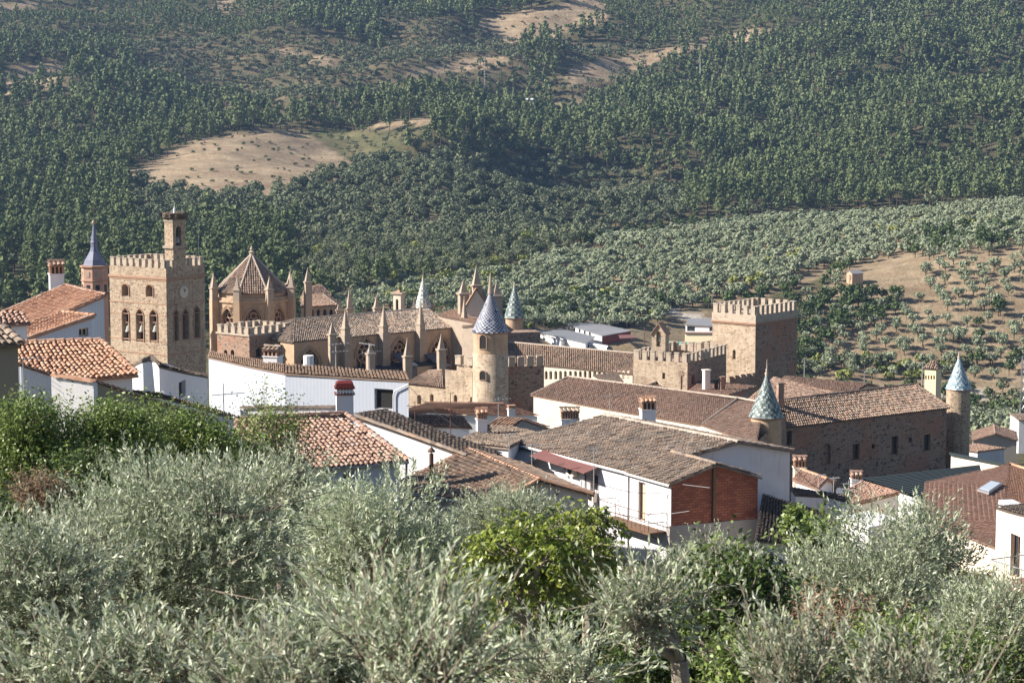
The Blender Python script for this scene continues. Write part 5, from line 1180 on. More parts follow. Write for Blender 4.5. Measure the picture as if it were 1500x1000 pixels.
m = Lt+gg*Lh*.5; mb = MB(); z = zof(m.y, 500); mm = m+perp_away(A0, L0)*.5; mb.lathe((mm.x, mm.y), [(.34, z), (.3, z+.15), (.2, z+.6), (.04, z+.7)], 12, r=.5); tag(mb.build('bell', M['bell'], None, True), 'dark bell hanging in the little stone bell gable', 'bell')
# broken wall with merlons behind the block
a = VY(975, 520, 306); b = VY(1046, 517, 315); mb = MB()
fw = freewall('battlement_wall', 'second crenellated wall behind the crenellated block', [a, b], -52, .6, 'stone_gold'); mb = MB(); battlement(mb, a, b, a.z-.05, .7, .6, 1.0, .5); mb.build('battlement', M['merlon'], fw)
# L roofs at the foot of the square tower
a = VY(1009, 573, 280); b = VY(1068, 578, 276); c = VY(1108, 566, 288); d = VY(1030, 553, 296)
house('low_monastery_wing', 'low brown roof in the corner below the square tower, with two chimneys', 'building', [a, b, c, d], [[0, 1, 2, 3]], [0, 1, 2, 3], -52, 'stone_dark', 'tile_brown', tw=.3, tl=.5)
for px, pt, pb, w, lab, mm in ((1034.5, 541, 568, .72, 'tall pinkish chimney in the corner below the square tower', 'pinkish'), (1057.5, 551, 572, .6, 'short dark chimney in the shade of the square tower', 'stone_dark'), (1049, 556, 578, .35, 'thin dark chimney at the eave below the square tower', 'dark')):
    q = VY(px, pb, 282); mb = MB(); u_ = Vector((1, .4, 0)).normalized(); mb.box(q, u_, w, w, q.z-2, zof(282, pt+1.5), .5); mb.box(q, u_, w+.2, w+.2, zof(282, pt+1.5), zof(282, pt), .5); tag(mb.build('chimney', M[mm]), lab, 'chimney')
a = VY(940, 565, 272); b = VY(975, 573, 268); c = VY(985, 571, 276); d = VY(962, 556, 284)
house('low_monastery_wing', 'small brown roof at the foot of the crenellated block', 'building', [a, b, c, d], [[0, 1, 2, 3]], [0, 1, 2, 3], -50, 'stone_gold', 'tile_brown', tw=.3, tl=.5)
# --- gallery building CC
e = VY(797, 535, 310); e2 = VZ(929, 548, e.z); e1 = VZ(738, 529.5, e.z); r2 = up(e2, 929, 517.5, .28); r1 = VZ(738, 500.5, r2.z); dv = perp_away(e1, e2)*9
arch = [(0, x-2.1, 543, x+2.1, 555.5, 'round', 'dark') for x in (800, 806.6, 814, 821, 828, 835.5, 843, 850, 857, 864, 871, 878, 885, 892, 899, 906, 913, 920)]
house('gallery_wing', 'wing with a long brown roof and a cream gallery of small arches', 'building', [e1, e2, r2, r1, e2+dv, e1+dv], [[0, 1, 2, 3], [4, 5, 3, 2]], [0, 1, 2, 4, 5, 3], -52, 'stone_cream', 'tile_old', tw=.32, tl=.5, ridges=[(3, 2)], rm_ridge='ridge', wins=arch, inset=.3, holes_depth=.35)
a = VY(880, 556, 286); b = VY(915, 560, 284); c = VY(903, 545, 296); d = VY(868, 549, 296)
house('low_monastery_wing', 'dark peaked roof before the gallery of small arches', 'building', [a, b, c, d], [[0, 1, 2, 3]], [0, 1, 2, 3], -50, 'stone_cream', 'tile_dark', tw=.3, tl=.5)
# --- Z: the big cone roofed tower and the castle walls
zt_ = turret('cone_roofed_tower', 'big round tower with a blue and white chequered cone roof in the middle', 718.5, 485, 266, 26.8, 423, 'stone_tan', 'glaze', 'diamond', -54, 6, rows=26, flare=1.18, wins=[(708, 488, 508, .8), (708, 540, 553, .75)], m_low='stone_gold', py_low=517.5, rscale=.945, nseg=44)
q = VY(718.5, 485, 266); lathe_part('tile_stem', q, [(.34, zof(266, 430)), (.25, zof(266, 420)), (.16, zof(266, 410)), (.04, zof(266, 399))], 'stone_grey', zt_, 10)
A = VY(694, 547, 267.5); gdir = Vector((-.8, .6, 0)); L0 = solve(A, gdir, 669)
Az = Vector((A.x, A.y, zof(A.y, 535)))
root = freewall('castle_wall', 'pale stone castle wall with two merlons left of the blue cone tower', [Vector((L0.x, L0.y, zof(L0.y, 536))), Az], -52, .9, 'stone_gold'); mb = MB(); battlement(mb, L0, A, zof(A.y, 535.5), .8, .9, 1.0, .6); mb.build('battlement', M['merlon'], root)
L1 = solve(A, gdir, 598)
w0 = Vector((A.x, A.y, zof(A.y, 543)))-perp_away(A, L1)*.3; w1 = Vector((L1.x, L1.y, 0))-perp_away(A, L1)*.3; w1.z = zof(w1.y, 562)
wm_ = on_plane(652, 562, w0, hz(w1-w0)); wm_.z = w1.z; wm2 = wm_.copy(); wm2.z = w0.z; n_ = perp_away(A, L1)
root, _, ws = house('castle_wall', 'lower pale stone wing with small arched windows left of the blue cone tower', 'castle wall', [w1, wm_, wm2, w0, w0+n_*5, w1+n_*5+Vector((0, 0, 0))], [], [0, 1, 2, 3, 4, 5], -52, 'stone_gold', inset=0, wins=[(0, 630, 577, 635, 590, 'round', 'dark'), (0, 611, 578, 617, 592, 'round', 'stone_gold'), (2, 664.5, 578, 669.5, 592, 'round', 'dark'), (2, 688.5, 581, 692.5, 594, 'round', 'dark')], holes_depth=.5)
ra_ = up(w1, 640, 542, .3)
e_a, e_b = w1+Vector((0, 0, .05)), wm_+Vector((0, 0, .05)); t_b = VY(648, 541.5, 272); t_a = VY(628, 542, 279)
mb = MB(); tiles(mb, [e_a-n_*.2, e_b-n_*.2, t_b, t_a], .3, .45); mb.build('roof', M['tile_old'], root)
A = VY(744, 536, 268); B0 = VZ(797, 534, A.z); Bk_ = B0+Vector((-3, 2.5, 0))
house('crenellated_wall_block', 'dark crenellated wall right of the blue cone tower', 'castle wall', [A, B0, Bk_, A+(Bk_-B0)], [], [0, 1, 2, 3], -52, 'stone_dark', inset=0)
mb = MB(); battlement(mb, A+Vector((.1, .3, 0)), B0+Vector((-.2, .2, 0)), A.z-.12, .7, .6, 1.1, .4); o = tag(mb.build('battlement', M['merlon']), 'row of pale merlons on the dark wall right of the blue cone tower', 'battlement')
turret('cone_roofed_turret', 'small round turret with a patterned blue cone roof behind the big cone tower', 753.5, 465, 330, 14.5, 418, 'stone_tan', 'glaze_green', 'diamond', -56, 3, rows=13, flare=.95, nseg=16)
mb = MB(); q = VY(757, 497, 328); mb.box(q, Vector((1, .3, 0)).normalized(), 5.5, 5, -56, zof(328, 484), .5); tag(mb.build('turret_base_block', M['stone_dark']), 'dark stone block at the foot of the small blue turret', 'wall')
# --- church
ch = empty('monastery_church', (VY(520, 520, 325).x, 325, -56), 'gothic monastery church with pinnacles, rose windows and an octagonal lantern', 'church')
# octagonal lantern
q = VY(369.5, 425, 352); u = 352/FP; Z5 = lambda y: zof(352, y); cx, cy = q.x, q.y
rot = R_(22.5+8)
R0 = 57*u
vs = [Vector((cx+R0*math.cos(rot+i*math.pi/4), cy+R0*math.sin(rot+i*math.pi/4), 0)) for i in range(8)]
wb_ = MB(); pane = []
for i in range(8):
    A, B = vs[i], vs[(i+1) % 8]; inw = hz(Vector((cx, cy, 0))-(A+B)/2); L = (B-A).length
    z1 = Z5(432); A = Vector((A.x, A.y, z1)); B = Vector((B.x, B.y, z1)); vis_ = inw.y > -.2
    hl = [arch_pts(L*.2, L*.8, Z5(478), Z5(446), 'pointed')]
    g = wall_face(wb_, A, B, -56, hl, inw, .7, .5)
    w = window_part(ch, A, g, inw, hl[0], .7, M['rose'], name='lantern_window') if vis_ else None
    if vis_:     # stone tracery ring inside the arch
        mb = MB(); c = (A+B)/2+inw*.45; zc = Z5(462)
        for r_, ox, oz in ((.95, 0, 0), (.42, 0, .42), (.42, -.4, -.28), (.42, .4, -.28)):
            pts = [c+g*(ox+r_*math.cos(a*math.pi/8))+Vector((0, 0, zc+oz+r_*math.sin(a*math.pi/8)-c.z)) for a in range(17)]; mb.path(pts, .09, 4, .5)
        for r_ in (0, 1):
            h2 = arch_pts(L*(.2-.06*r_), L*(.8+.06*r_), Z5(478), Z5(446)+.35*r_, 'pointed'); pts = [A+g*s_+Vector((0, 0, z-A.z))-inw*.05 for s_, z in h2[1:]]; mb.path(pts, .12, 5, .5)
        mb.build('tracery', M['stone_tan'], w)
wb_.build('lantern_wall', M['stone_tan'], ch)
mb = MB(); rr = lambda f: [(cx+R0*f*math.cos(rot+i*math.pi/4), cy+R0*f*math.sin(rot+i*math.pi/4), 0) for i in range(8)]
def octring(f0, f1, z0, z1): mb.grid([[(x, y, z0) for x, y, _ in rr(f0)], [(x, y, z0+.1) for x, y, _ in rr(f1)], [(x, y, z1) for x, y, _ in rr(f1)], [(x, y, z1) for x, y, _ in rr(.9)]], True, .5)
octring(1.0, 1.05, Z5(440), Z5(436.5)); octring(.9, 1.01, Z5(438), Z5(433))
mb.grid([[(x, y, Z5(437)) for x, y, _ in rr(.93)], [(x, y, Z5(425.5)) for x, y, _ in rr(.93)]], True, .5)
mb.build('lantern_cornice', M['stone_tan'], ch)
mb = MB(); ap_ = Vector((cx, cy, Z5(372)))
for i in range(8):
    a, b = rr(.99)[i], rr(.99)[(i+1) % 8]; tiles(mb, [Vector((a[0], a[1], Z5(425.5))), Vector((b[0], b[1], Z5(425.5))), ap_], .34, .5)
lr = mb.build('lantern_roof', M['tile_old'], ch)
mb = MB()
for i in range(8): a = rr(.99)[i]; ridge_caps(mb, Vector((a[0], a[1], Z5(425.3))), ap_, .38, .45, .08)
mb.build('hip_caps', M['ridge'], lr)
lathe_part('lantern_finial', (cx, cy), [(.45, Z5(373.5)), (.35, Z5(371)), (.5, Z5(369)), (.2, Z5(367)), (.32, Z5(365)), (.05, Z5(360))], 'stone_grey', ch, 8, False, .5)
for i in range(8):
    v = rr(1.07)[i]; w = 1.05; mb = MB(); d = Vector((v[0]-cx, v[1]-cy, 0)).normalized(); g = Vector((-d.y, d.x, 0)); mb.box(v, g, w, w, -56, Z5(436), .5); mb.build('buttress', M['stone_tan'], ch)
    off = (352-v[1])*.0; yb = 436; pinnacle(v, .95, Z5(436.5), Z5(419), Z5(400), ch, 'stone_grey', rot=math.atan2(g.y, g.x))
# crenellated chapel in front of the lantern
C = corners((365, 490, 318), 318, 424, 40); F, Rc, Bc, Lc = C
root, _, s4 = house('crenellated_chapel', 'low dark brick chapel with battlements before the octagonal lantern', 'chapel', C, [], loop, -54, 'stone_dark', inset=0, wins=[(0, 375, 509, 383, 523, 'round', 'dark'), (3, 328, 512, 333, 521, 'round', 'dark'), (3, 338, 512, 343, 521, 'round', 'dark')], holes_depth=.4)
mb = MB()
for i in range(4): battlement(mb, shrink(C, .2)[i], shrink(C, .2)[(i+1) % 4], F.z-.12, .75, .6, 1.0, .4)
mb.build('battlement', M['merlon'], root)
mb = MB(); Cb = [Vector((p.x, p.y, 0)) for p in C]; ring(mb, Cb, zof(F.y, 493), .25, .15); mb.build('moulding', M['merlon'], root)
# arcaded transept right of the lantern
a = VY(444, 449, 362); b = VZ(493, 448.5, a.z); r1 = up(a, 440, 422, .45); r2 = VY(470, 428, 372); n_ = perp_away(a, b)
e1, e2 = VY(440, 450, 358), VY(494, 446.5, 364); t1 = VY(446, 421.5, 372); t2 = VY(466, 425, 376)
wb2 = [(0, 444+i*9.3-2.6+4, 453, 444+i*9.3+2.6+4, 466, 'round', 'dark') for i in range(5)]
house('', '', '', [e1, e2, t2, t1, e2+n_*9, e1+n_*9], [[0, 1, 2, 3], [1, 4, 2], [4, 5, 3, 2]], [0, 1, 4, 5], -56, 'stone_tan', 'tile_brown', tw=.34, tl=.5, ridges=[(1, 2), (3, 2)], rm_ridge='ridge', wins=wb2, inset=.2, root=ch)
# nave
e1 = VY(497, 495, 322); e2 = VZ(671, 479, e1.z); gN = hz(e2-e1); nN = perp_away(e1, e2); r1 = e1+nN*7; r1.z = zof(r1.y, 466); r2 = e2+nN*7; r2.z = r1.z
WR = []
def pmid(x0, x1): return (x0+x1)/2
e0 = e1-gN*8; r0 = r1-gN*3
P = [e0, e2, r2, r0, e2+nN*14, e0+nN*14]; NR = 'tile_weathered'
winsN = [(0, 536-14, 495, 536+14, 545, 'pointed', 'rose'), (0, 585-12.5, 496, 585+12.5, 545, 'pointed', 'rose'), (0, 645-15, 492, 645+15, 548, 'pointed', 'rose'), (0, 452-14, 510, 452+16, 545, 'pointed', 'rose')]
_, _, sn = house('', '', '', P, [[0, 1, 2, 3], [4, 5, 3, 2], [0, 5, 3]], [0, 1, 2, 4, 5], -56, 'stone_tan', NR, tw=.34, tl=.5, ridges=[(3, 2)], rm_ridge='ridge', wins=winsN, inset=.25, root=ch, holes_depth=.7)
A, B, g, inw = sn[0]
for _, x0, y0, x1, y1, k, _2 in winsN:
    mb = MB(); a_ = on_plane(x0, y0+14, A, g); b_ = on_plane(x1, y0+14, A, g); L = (b_-a_).length; c = (a_+b_)/2; zc = zof(c.y, y0+21); R_o = L*.44
    cc = Vector((c.x, c.y, zc))+inw*.35
    def circ(ox, oz, r_, t): mb.path([cc+g*(ox+r_*math.cos(a*math.pi/8))+Vector((0, 0, oz+r_*math.sin(a*math.pi/8))) for a in range(17)], t, 4, .5)
    circ(0, 0, R_o, .1); circ(0, 0, R_o*.3, .09)
    for i in range(7): a = i*2*math.pi/7+.3; circ(R_o*.64*math.cos(a), R_o*.64*math.sin(a), R_o*.28, .08)
    for i in range(-2, 3): mb.tube(cc+g*(i*L*.19)+Vector((0, 0, -R_o*(1-abs(i)*.1))), cc+g*(i*L*.19)+Vector((0, 0, -R_o-4)), .09, None, 4, .5)
    # moulded arch round the opening
    for o_ in (.0, .35):
        h2 = arch_pts(-L/2-o_, L/2+o_, zof(c.y, y1), zof(c.y, y0)+o_, 'pointed'); mb.path([Vector((c.x, c.y, 0))+g*s_-inw*.06+Vector((0, 0, z)) for s_, z in h2[1:]], .13, 5, .5)
    mb.build('window_tracery', M['stone_tan'], ch)
# buttresses with pinnacles along the nave
for px, pt in ((503, 452), (559, 446), (613, 441), (677, 434)):
    c = on_plane(px, 500, A, g)-inw*.5; mb = MB(); mb.box(c, g, 1.3, 1.3, -56, zof(c.y, 489.5-(px-503)*.06), .5); mb.build('buttress', M['stone_grey'], ch)
    zb_ = zof(c.y, 490-(px-503)*.06); pinnacle(c, .95, zb_, zb_+.9, zof(c.y, pt), ch, 'stone_grey', rot=math.atan2(g.y, g.x))
# far side pinnacles
for px, pb, pt in ((512, 464, 421), (497, 466, 438), (552, 463, 431), (426, 430, 396), (451, 425, 392)):
    q = VY(px, pb, 352); pinnacle(q, 1.0, q.z-4, zof(352, pb-12), zof(352, pt), ch, 'stone_grey', rot=.4)
# near low pinnacles of the aisle, with buttress stems
for px, pb, pt, w in ((597, 552, 495, 1.0), (646.5, 545, 489, 1.0), (543, 548, 503, 1.0), (487, 520, 470, .95)):
    q = VY(px, pb, 312 if px > 500 else 318); pinnacle(q, w, -56, zof(q.y, pb-30 if px != 646.5 else 512), zof(q.y, pt), ch, 'stone_grey', rot=.39, name='aisle_pinnacle')
# aisle below
a = VY(430, 549, 313.5); b = a+g*40
wa = Vector((a.x, a.y, zof(a.y, 555))); wb3 = wa+g*27; t_ = inw*5
house('', '', '', [wa, wb3, wb3+t_+Vector((0, 0, .5)), wa+t_+Vector((0, 0, .5))], [[0, 1, 2, 3]], [0, 1, 2, 3], -56, 'stone_grey', 'slate', tw=.4, tl=.6, inset=.1, root=ch)
# sloping buttress roofs on the aisle
for px in (575, 622):
    c = on_plane(px, 520, A, g)-inw*1.0; mb = MB(); c2 = c-inw*3.6; z0_, z1_ = zof(c.y, 517), zof(c.y, 532); w_ = g*1.0
    mb.slab([Vector((c.x, c.y, z0_))-w_, Vector((c.x, c.y, z0_))+w_, Vector((c2.x, c2.y, z1_))+w_, Vector((c2.x, c2.y, z1_))-w_], .2, .5)
    mb.prism([c-w_*.8, c+w_*.8, c2+w_*.8, c2-w_*.8], -56, z1_-.35, .5); mb.build('flying_buttress', M['slate'], ch)
# transept block right of the nave
a = VY(676, 478, 316); b = VY(697, 476, 314); c = VY(742, 474, 330)
house('', '', '', [a, b, c, a+(c-b)], [[0, 1, 2, 3]], [0, 1, 2, 3], -56, 'stone_grey', 'tile_old', tw=.34, tl=.5, inset=.15, root=ch, wins=[(0, 676.5, 492, 680, 508, 'round', 'dark'), (0, 674, 514, 683, 535, 'round', 'dark')] and [])
# main gable behind
gl = VY(678, 455, 342); gr = VZ(719, 455, gl.z); gp = on_plane(698, 421.5, gl, hz(gr-gl)); n_ = perp_away(gl, gr)*9
house('', '', '', [gl, gr, gp, gl+n_, gr+n_, gp+n_], [[0, 3, 5, 2], [1, 4, 5, 2]], [0, 2, 1, 4, 5, 3], -56, 'stone_cream', 'tile_brown', tw=.34, tl=.5, ridges=[(0, 2), (1, 2)], rm_ridge='brick_trim', inset=.1, root=ch)
for px, pb, pm, pt in ((698, 423, 418, 388), (679, 455, 430, 409), (727.5, 458, 433, 412)):
    q = VY(px, pb, 343); pinnacle(q, 1.4, q.z-(1 if px == 698 else 20), zof(343, pm), zof(343, pt), ch, 'stone_grey', rot=.3)
# cross roof between nave and gable
a = VY(640, 460, 338); b = VY(700, 474, 330); c = VY(735, 466, 345); d = VY(678, 451, 356)
house('', '', '', [a, b, c, d], [[0, 1, 2, 3]], [0, 1, 2, 3], -56, 'stone_grey', 'tile_brown', tw=.34, tl=.5, root=ch)
# bellcote and grey chequer spire
A = VY(587, 430, 346); L_ = solve(A, Vector((-.85, .53, 0)), 576); Rr = solve(A, Vector((.53, .85, 0)), 592.5)
Cc = [A, Rr, Rr+L_-A, L_]; apx = sum(Cc, Vector())/4+Vector((0, 0, .6))
house('', '', '', Cc+[apx], [[0, 1, 4], [1, 2, 4], [2, 3, 4], [3, 0, 4]], [0, 1, 2, 3], -56, 'stone_cream', 'brick_trim', tile=False, inset=0, root=ch, wins=[(3, 579.5, 438, 583.5, 456, 'round', 'dark')])
mb = MB(); ring(mb, [Vector((p.x, p.y, 0)) for p in Cc], zof(A.y, 431), .25, .3); mb.build('bellcote_cornice', M['stone_grey'], ch)
turret('chequered_spire', 'grey chequered cone spire behind the nave roof', 620, 452, 356, 12.5, 408, 'stone_grey', 'glaze_grey', 'diamond', -56, 12, rows=14, flare=.95, nseg=12)
for i, a_ in enumerate((.3, 1.9, 3.4, 5.0)):
    q = VY(620, 452, 356); pinnacle((q.x+1.5*math.cos(a_), q.y+1.5*math.sin(a_)), .5, zof(356, 460), zof(356, 450), zof(356, 436), ch, 'stone_grey', name='corner_pinnacle')
# --- sheds and buildings in the valley
def shed(label, e, f, r, Y, wm='white', rm='greymetal', k=.2, zb=-90, span=1., name='shed', wins=(), wo=None):
    E = VY(e[0], e[1], Y); F_ = VZ(f[0], f[1], E.z); R1 = up(E, r[0], r[1], k); S = R1+(F_-E); d = R1-E; b = R1+Vector((d.x, d.y, -d.z))*span; c = S+Vector((d.x, d.y, -d.z))*span
    return house(name, label, 'building', [E, F_, S, R1, b, c], [[0, 1, 2, 3], [4, 5, 2, 3]], [0, 1, 2, 5, 4, 3], zb, wm, rm, tile=False, inset=.3, wins=wins, wm_over=wo)
def flat(label, pts, zb=-95, wm='white', rm='greymetal', name='shed', wins=(), wo=None):
    return house(name, label, 'building', [VY(*p) for p in pts], [[0, 1, 2, 3]], [0, 1, 2, 3], zb, wm, rm, tile=False, inset=.5, wins=wins, wm_over=wo)
flat('low white shed with a grey roof, leftmost of the valley sheds', [(777, 484, 668), (822, 499, 640), (862, 499, 655), (797, 479, 690)])
flat('wide grey roofed shed in the middle of the valley sheds', [(794, 487, 655), (858, 503, 632), (873, 493, 655), (822, 481, 684)])
flat('white walled shed with a wide grey roof and a dark red front', [(827, 474, 690), (882, 492, 656), (926, 484, 668), (862, 470, 712)], wins=[(0, 840+i*7.5, 480+i*2.2, 843+i*7.5, 485+i*2.2, None, 'dark') for i in range(4)], wo={1: 'redpaint'})
flat('reddish low building with a long roof behind the grey sheds', [(859, 468, 712), (885, 472, 700), (909, 470, 705), (880, 465, 726)], wm='pinkish', rm='awning')
flat('dark lean-to at the end of the reddish building', [(900, 471, 700), (923, 471, 702), (921, 469, 712), (900, 469, 712)], wm='dark')
mb = MB(); mb.slab([VY(908, 495.5, 648), VY(932, 494.5, 650), VY(927, 490, 662), VY(906, 490.5, 662)], .12, .5); tag(mb.build('yard_awning', M['awning']), 'faded red canopy over the shed yard', 'awning')
flat('white yard wall before the red fronted shed', [(862, 503, 640), (890, 508, 632), (891, 506, 636), (863, 501, 644)], rm='white')
flat('white and blue house with a grey roof left of the square tower', [(1003, 475, 640), (1047, 477, 636), (1045, 466.5, 665), (1010, 466.5, 665)], wins=[(0, 1006.5, 478, 1018, 485, None, 'glass'), (0, 1039, 479, 1045, 485, None, 'glass')], name='house')
flat('cream terrace wall under the white and blue house', [(1001, 487, 628), (1050, 488, 625), (1050, 486, 636), (1001, 486, 636)], wm='yellow', rm='tile_flat', name='terrace')
freewall('pool_fence', 'green screened fence before the white and blue house', [VY(974, 499, 600), VY(1048, 503, 590)], zof(595, 510), .15, 'green_net', cat='fence')
freewall('terrace_wall', 'reddish retaining wall under the green screened fence', [VY(973, 508, 598), VY(1048, 511, 588)], -90, .5, 'pink_brick')
q = VY(927, 464, 690)
# wooden pole by the sheds, posts
for px, y0, y1, Y, lab in ((944, 516, 479, 560, 'wooden utility pole left of the little bell gable'), (1178, 560, 524, 560, 'pale utility pole right of the square tower'), (1043, 440, 430, 700, 'short utility pole above the square tower'), (1266, 560, 542, 600, 'short pole by the road under the olive slope'), (1351, 556, 531, 400, 'thin pole beside the cream chimney tower')):
    q = VY(px, y0, Y); pole('utility_pole', lab, q, q.z-1, zof(Y, y1), .14 if Y < 650 else .12, 'metal' if px != 944 else 'shutter', 'pole', .5)
# van and little hut
def van(px, py, Y, label, rot, L=4.8):
    q = VY(px, py, Y); q.z = float(H(q.x, q.y)); u = Vector((math.cos(rot), math.sin(rot), 0)); v = Vector((-u.y, u.x, 0)); r = empty('white_van', q.to_tuple(), label, 'van')
    mb = MB(); pr = [(-L/2, .4), (L/2, .4), (L/2, .95), (L/2-.75, 1.15), (L/2-1.45, 1.95), (-L/2+.1, 2.0)]
    s = [[q+u*a+v*w+Vector((0, 0, b)) for a, b in pr] for w in (-.9, .9)]; mb.grid(s, True, .5); mb.face(s[0], .5); mb.face(s[1][::-1], .5); mb.build('body', M['paint_white'], r)
    mb = MB(); a0, a1 = (L/2-.8, 1.2), (L/2-1.42, 1.88)
    mb.face([q+u*(a0[0]+.03)+v*-.75+Vector((0, 0, a0[1]+.03)), q+u*(a0[0]+.03)+v*.75+Vector((0, 0, a0[1]+.03)), q+u*(a1[0]+.03)+v*.7+Vector((0, 0, a1[1]+.03)), q+u*(a1[0]+.03)+v*-.7+Vector((0, 0, a1[1]+.03))], .5)
    for w in (-.92, .92): mb.face([q+u*(L/2-1.6)+v*w+Vector((0, 0, 1.2)), q+u*(L/2-2.6)+v*w+Vector((0, 0, 1.2)), q+u*(L/2-2.6)+v*w+Vector((0, 0, 1.8)), q+u*(L/2-1.7)+v*w+Vector((0, 0, 1.8))], .5)
    mb.build('window', M['glass'], r)
    for a in (-L/2+.8, L/2-.9):
        for w in (-.85, .85):
            mb = MB(); c = q+u*a+v*w+Vector((0, 0, .34)); mb.tube(c-v*.1, c+v*.1, .34, None, 14, .5); disc(mb, c-v*.1, u, v, .34, .02); disc(mb, c+v*.1, u, v, .34, .02); mb.build('wheel', M['rubber'], r)
van(1117, 441, 735, 'white van parked just above the square tower', .3)
van(1143, 443, 738, 'second white van parked behind the square tower roof line', 2.6, 4.2)
q = VY(1252, 411, 772); q.z = float(H(q.x, q.y)); u_ = Vector((.9, .35, 0)).normalized(); v_ = Vector((-u_.y, u_.x, 0)); zz = zof(772, 400)
c4 = [q-u_*2.2-v_*2, q+u_*2.2-v_*2, q+u_*2.2+v_*2, q-u_*2.2+v_*2]; c4 = [Vector((p.x, p.y, zz)) for p in c4]; rg = [(c4[0]+c4[3])/2+Vector((0, 0, 1.0)), (c4[1]+c4[2])/2+Vector((0, 0, 1.0))]
house('stone_hut', 'little stone hut with a grey roof on the bare top of the olive slope', 'hut', c4+rg, [[0, 1, 5, 4], [2, 3, 4, 5]], [0, 1, 5, 2, 3, 4], zz-6, 'stone_tan', 'greymetal', tile=False, inset=.15, wins=[(5, 1244, 402, 1247, 410, None, 'dark')])
# houses and lattice mast at the right edge
gable('small_house', 'grey gabled house with a brown roof right of the pale blue cone turret', (1424, 645, 330), (1423, 632), (1458, 635), None, .3, wm='concrete', rm='tile_brown', zb=-66)
a = VY(1432, 661, 318); b = VY(1474, 656, 322); n_ = perp_away(a, b)
house('small_house', 'low reddish roof below the grey gabled house', 'house', [a, b, b+n_*5, a+n_*5], [[0, 1, 2, 3]], [0, 1, 2, 3], -64, 'white_old', 'tile_brown')
a = VY(1492, 615, 420); b = VY(1530, 615, 420); n_ = perp_away(a, b)
house('white_house', 'white house with a grey roof cut by the right edge below the mast', 'house', [a, b, b+n_*8, a+n_*8], [[0, 1, 2, 3]], [0, 1, 2, 3], -84, 'white', 'tile_weathered')
def lattice(name, label, px, pyb, pyt, Y, w, m='metal'):
    q = VY(px, pyb, Y); z0, z1 = q.z-2, zof(Y, pyt); mb = MB(); n = max(4, int((z1-z0)/(w*1.3)))
    ps = lambda f: [Vector((q.x+sx*w/2*(1-.4*f), q.y+sy*w/2*(1-.4*f), z0+(z1-z0)*f)) for sx, sy in ((-1, -1), (1, -1), (1, 1), (-1, 1))]
    for i in range(n):
        a, b = ps(i/n), ps((i+1)/n)
        for k in range(4): mb.tube(a[k], b[k], .07, None, 4, .5); mb.tube(a[k], b[(k+1) % 4], .04, None, 3, .5); mb.tube(b[k], b[(k+1) % 4], .04, None, 3, .5)
    for dz in (.02, .12): mb.tube((q.x-w*1.2, q.y, z1-(z1-z0)*dz), (q.x+w*1.2, q.y, z1-(z1-z0)*dz), .06, None, 4, .5)
    return tag(mb.build(name, M[m]), label, 'mast')
lattice('lattice_mast', 'pale lattice power mast at the right edge', 1498.5, 600, 522, 470, 1.3)
lattice('telecom_mast', 'thin pale telecom mast rising from the pines in the upper middle', 709.5, 150, 86, 1405, 1.1)
for px, y0, y1, Y, lab in ((237.5, 186, 166, 1290, 'small pylon in the pines left of the round meadow'), (670, 150, 134, 1400, 'small pylon left of the telecom mast'), (1025.5, 108, 86, 1500, 'small pylon high in the pine slope'), (1276, 25, 13, 1650, 'small pylon near the top right of the pine slope'), (690.5, 136, 132, 1430, 'tiny pylon just left of the telecom mast')):
    q = VY(px, y0, Y); mb = MB(); mb.tube((q.x, q.y, q.z-3), (q.x, q.y, zof(Y, y1)), .22, .18, 5, .5); z = zof(Y, y1+1.5); mb.tube((q.x-1.6, q.y, z), (q.x+1.6, q.y, z), .15, None, 4, .5); tag(mb.build('power_pylon', M['metal']), lab, 'pylon')
q = VY(773, 149, 1400); mb = MB(); mb.box(q, Vector((1, 0, 0)), 6, 4, q.z-6, q.z+1.2, .5); mb.slab([q+Vector((-3.4, -2.4, 1.2)), q+Vector((3.4, -2.4, 1.2)), q+Vector((3.4, 2.4, 2)), q+Vector((-3.4, 2.4, 2))], .2, .5); tag(mb.build('white_cabin', M['white']), 'tiny white cabin among the pines right of the telecom mast', 'cabin')
# --- aerials
def aerial(label, px, pyb, pyt, Y, arms, tilt=.3, m='metal', boom=1.0, n_el=6):
    q = VY(px, pyb, Y); zt = zof(Y, pyt); mb = MB(); mb.tube((q.x, q.y, q.z-1), (q.x, q.y, zt), .03, .025, 5, .5)
    for dz, rt, ln in arms:
        d = Vector((math.cos(rt), math.sin(rt), tilt*.2)); s = Vector((-d.y, d.x, 0)); c = Vector((q.x, q.y, zt-dz)); mb.tube(c-d*ln*.35, c+d*ln*.65, .022, None, 4, .5)
        for i in range(n_el): p = c+d*ln*(i/(n_el-1)-.35); h = .28*(1.1-.08*i); mb.tube(p-s*h, p+s*h, .012, None, 3, .5); mb.tube(p-Vector((0, 0, h*.3)), p+Vector((0, 0, h*.3)), .01, None, 3, .5)
    return tag(mb.build('tv_aerial', M[m]), label, 'aerial', 'rooftop television aerials')
aerial('tv aerial with two stacked combs, left one of the pair on the barn roof', 492, 533, 503, 152, [(.05, .3, 1.3), (.55, .2, 1.2)])
aerial('tv aerial leaning above the barn roof, right one of the pair', 541, 546, 502, 150, [(.1, 2.6, 1.2), (.6, .1, 1.2)])
aerial('tv aerial with one long arm in front of the barn shade', 328, 612, 562, 108, [(.5, .12, 1.5)])
aerial('tall rusty aerial mast rising behind the long white wall', 660, 652, 575, 132, [(1.3, .2, .5)], m='iron', n_el=3)
aerial('dark aerial pole at the right corner of the barn', 608, 630, 588, 140, [(.3, 2.9, .7)], m='iron', n_el=3)
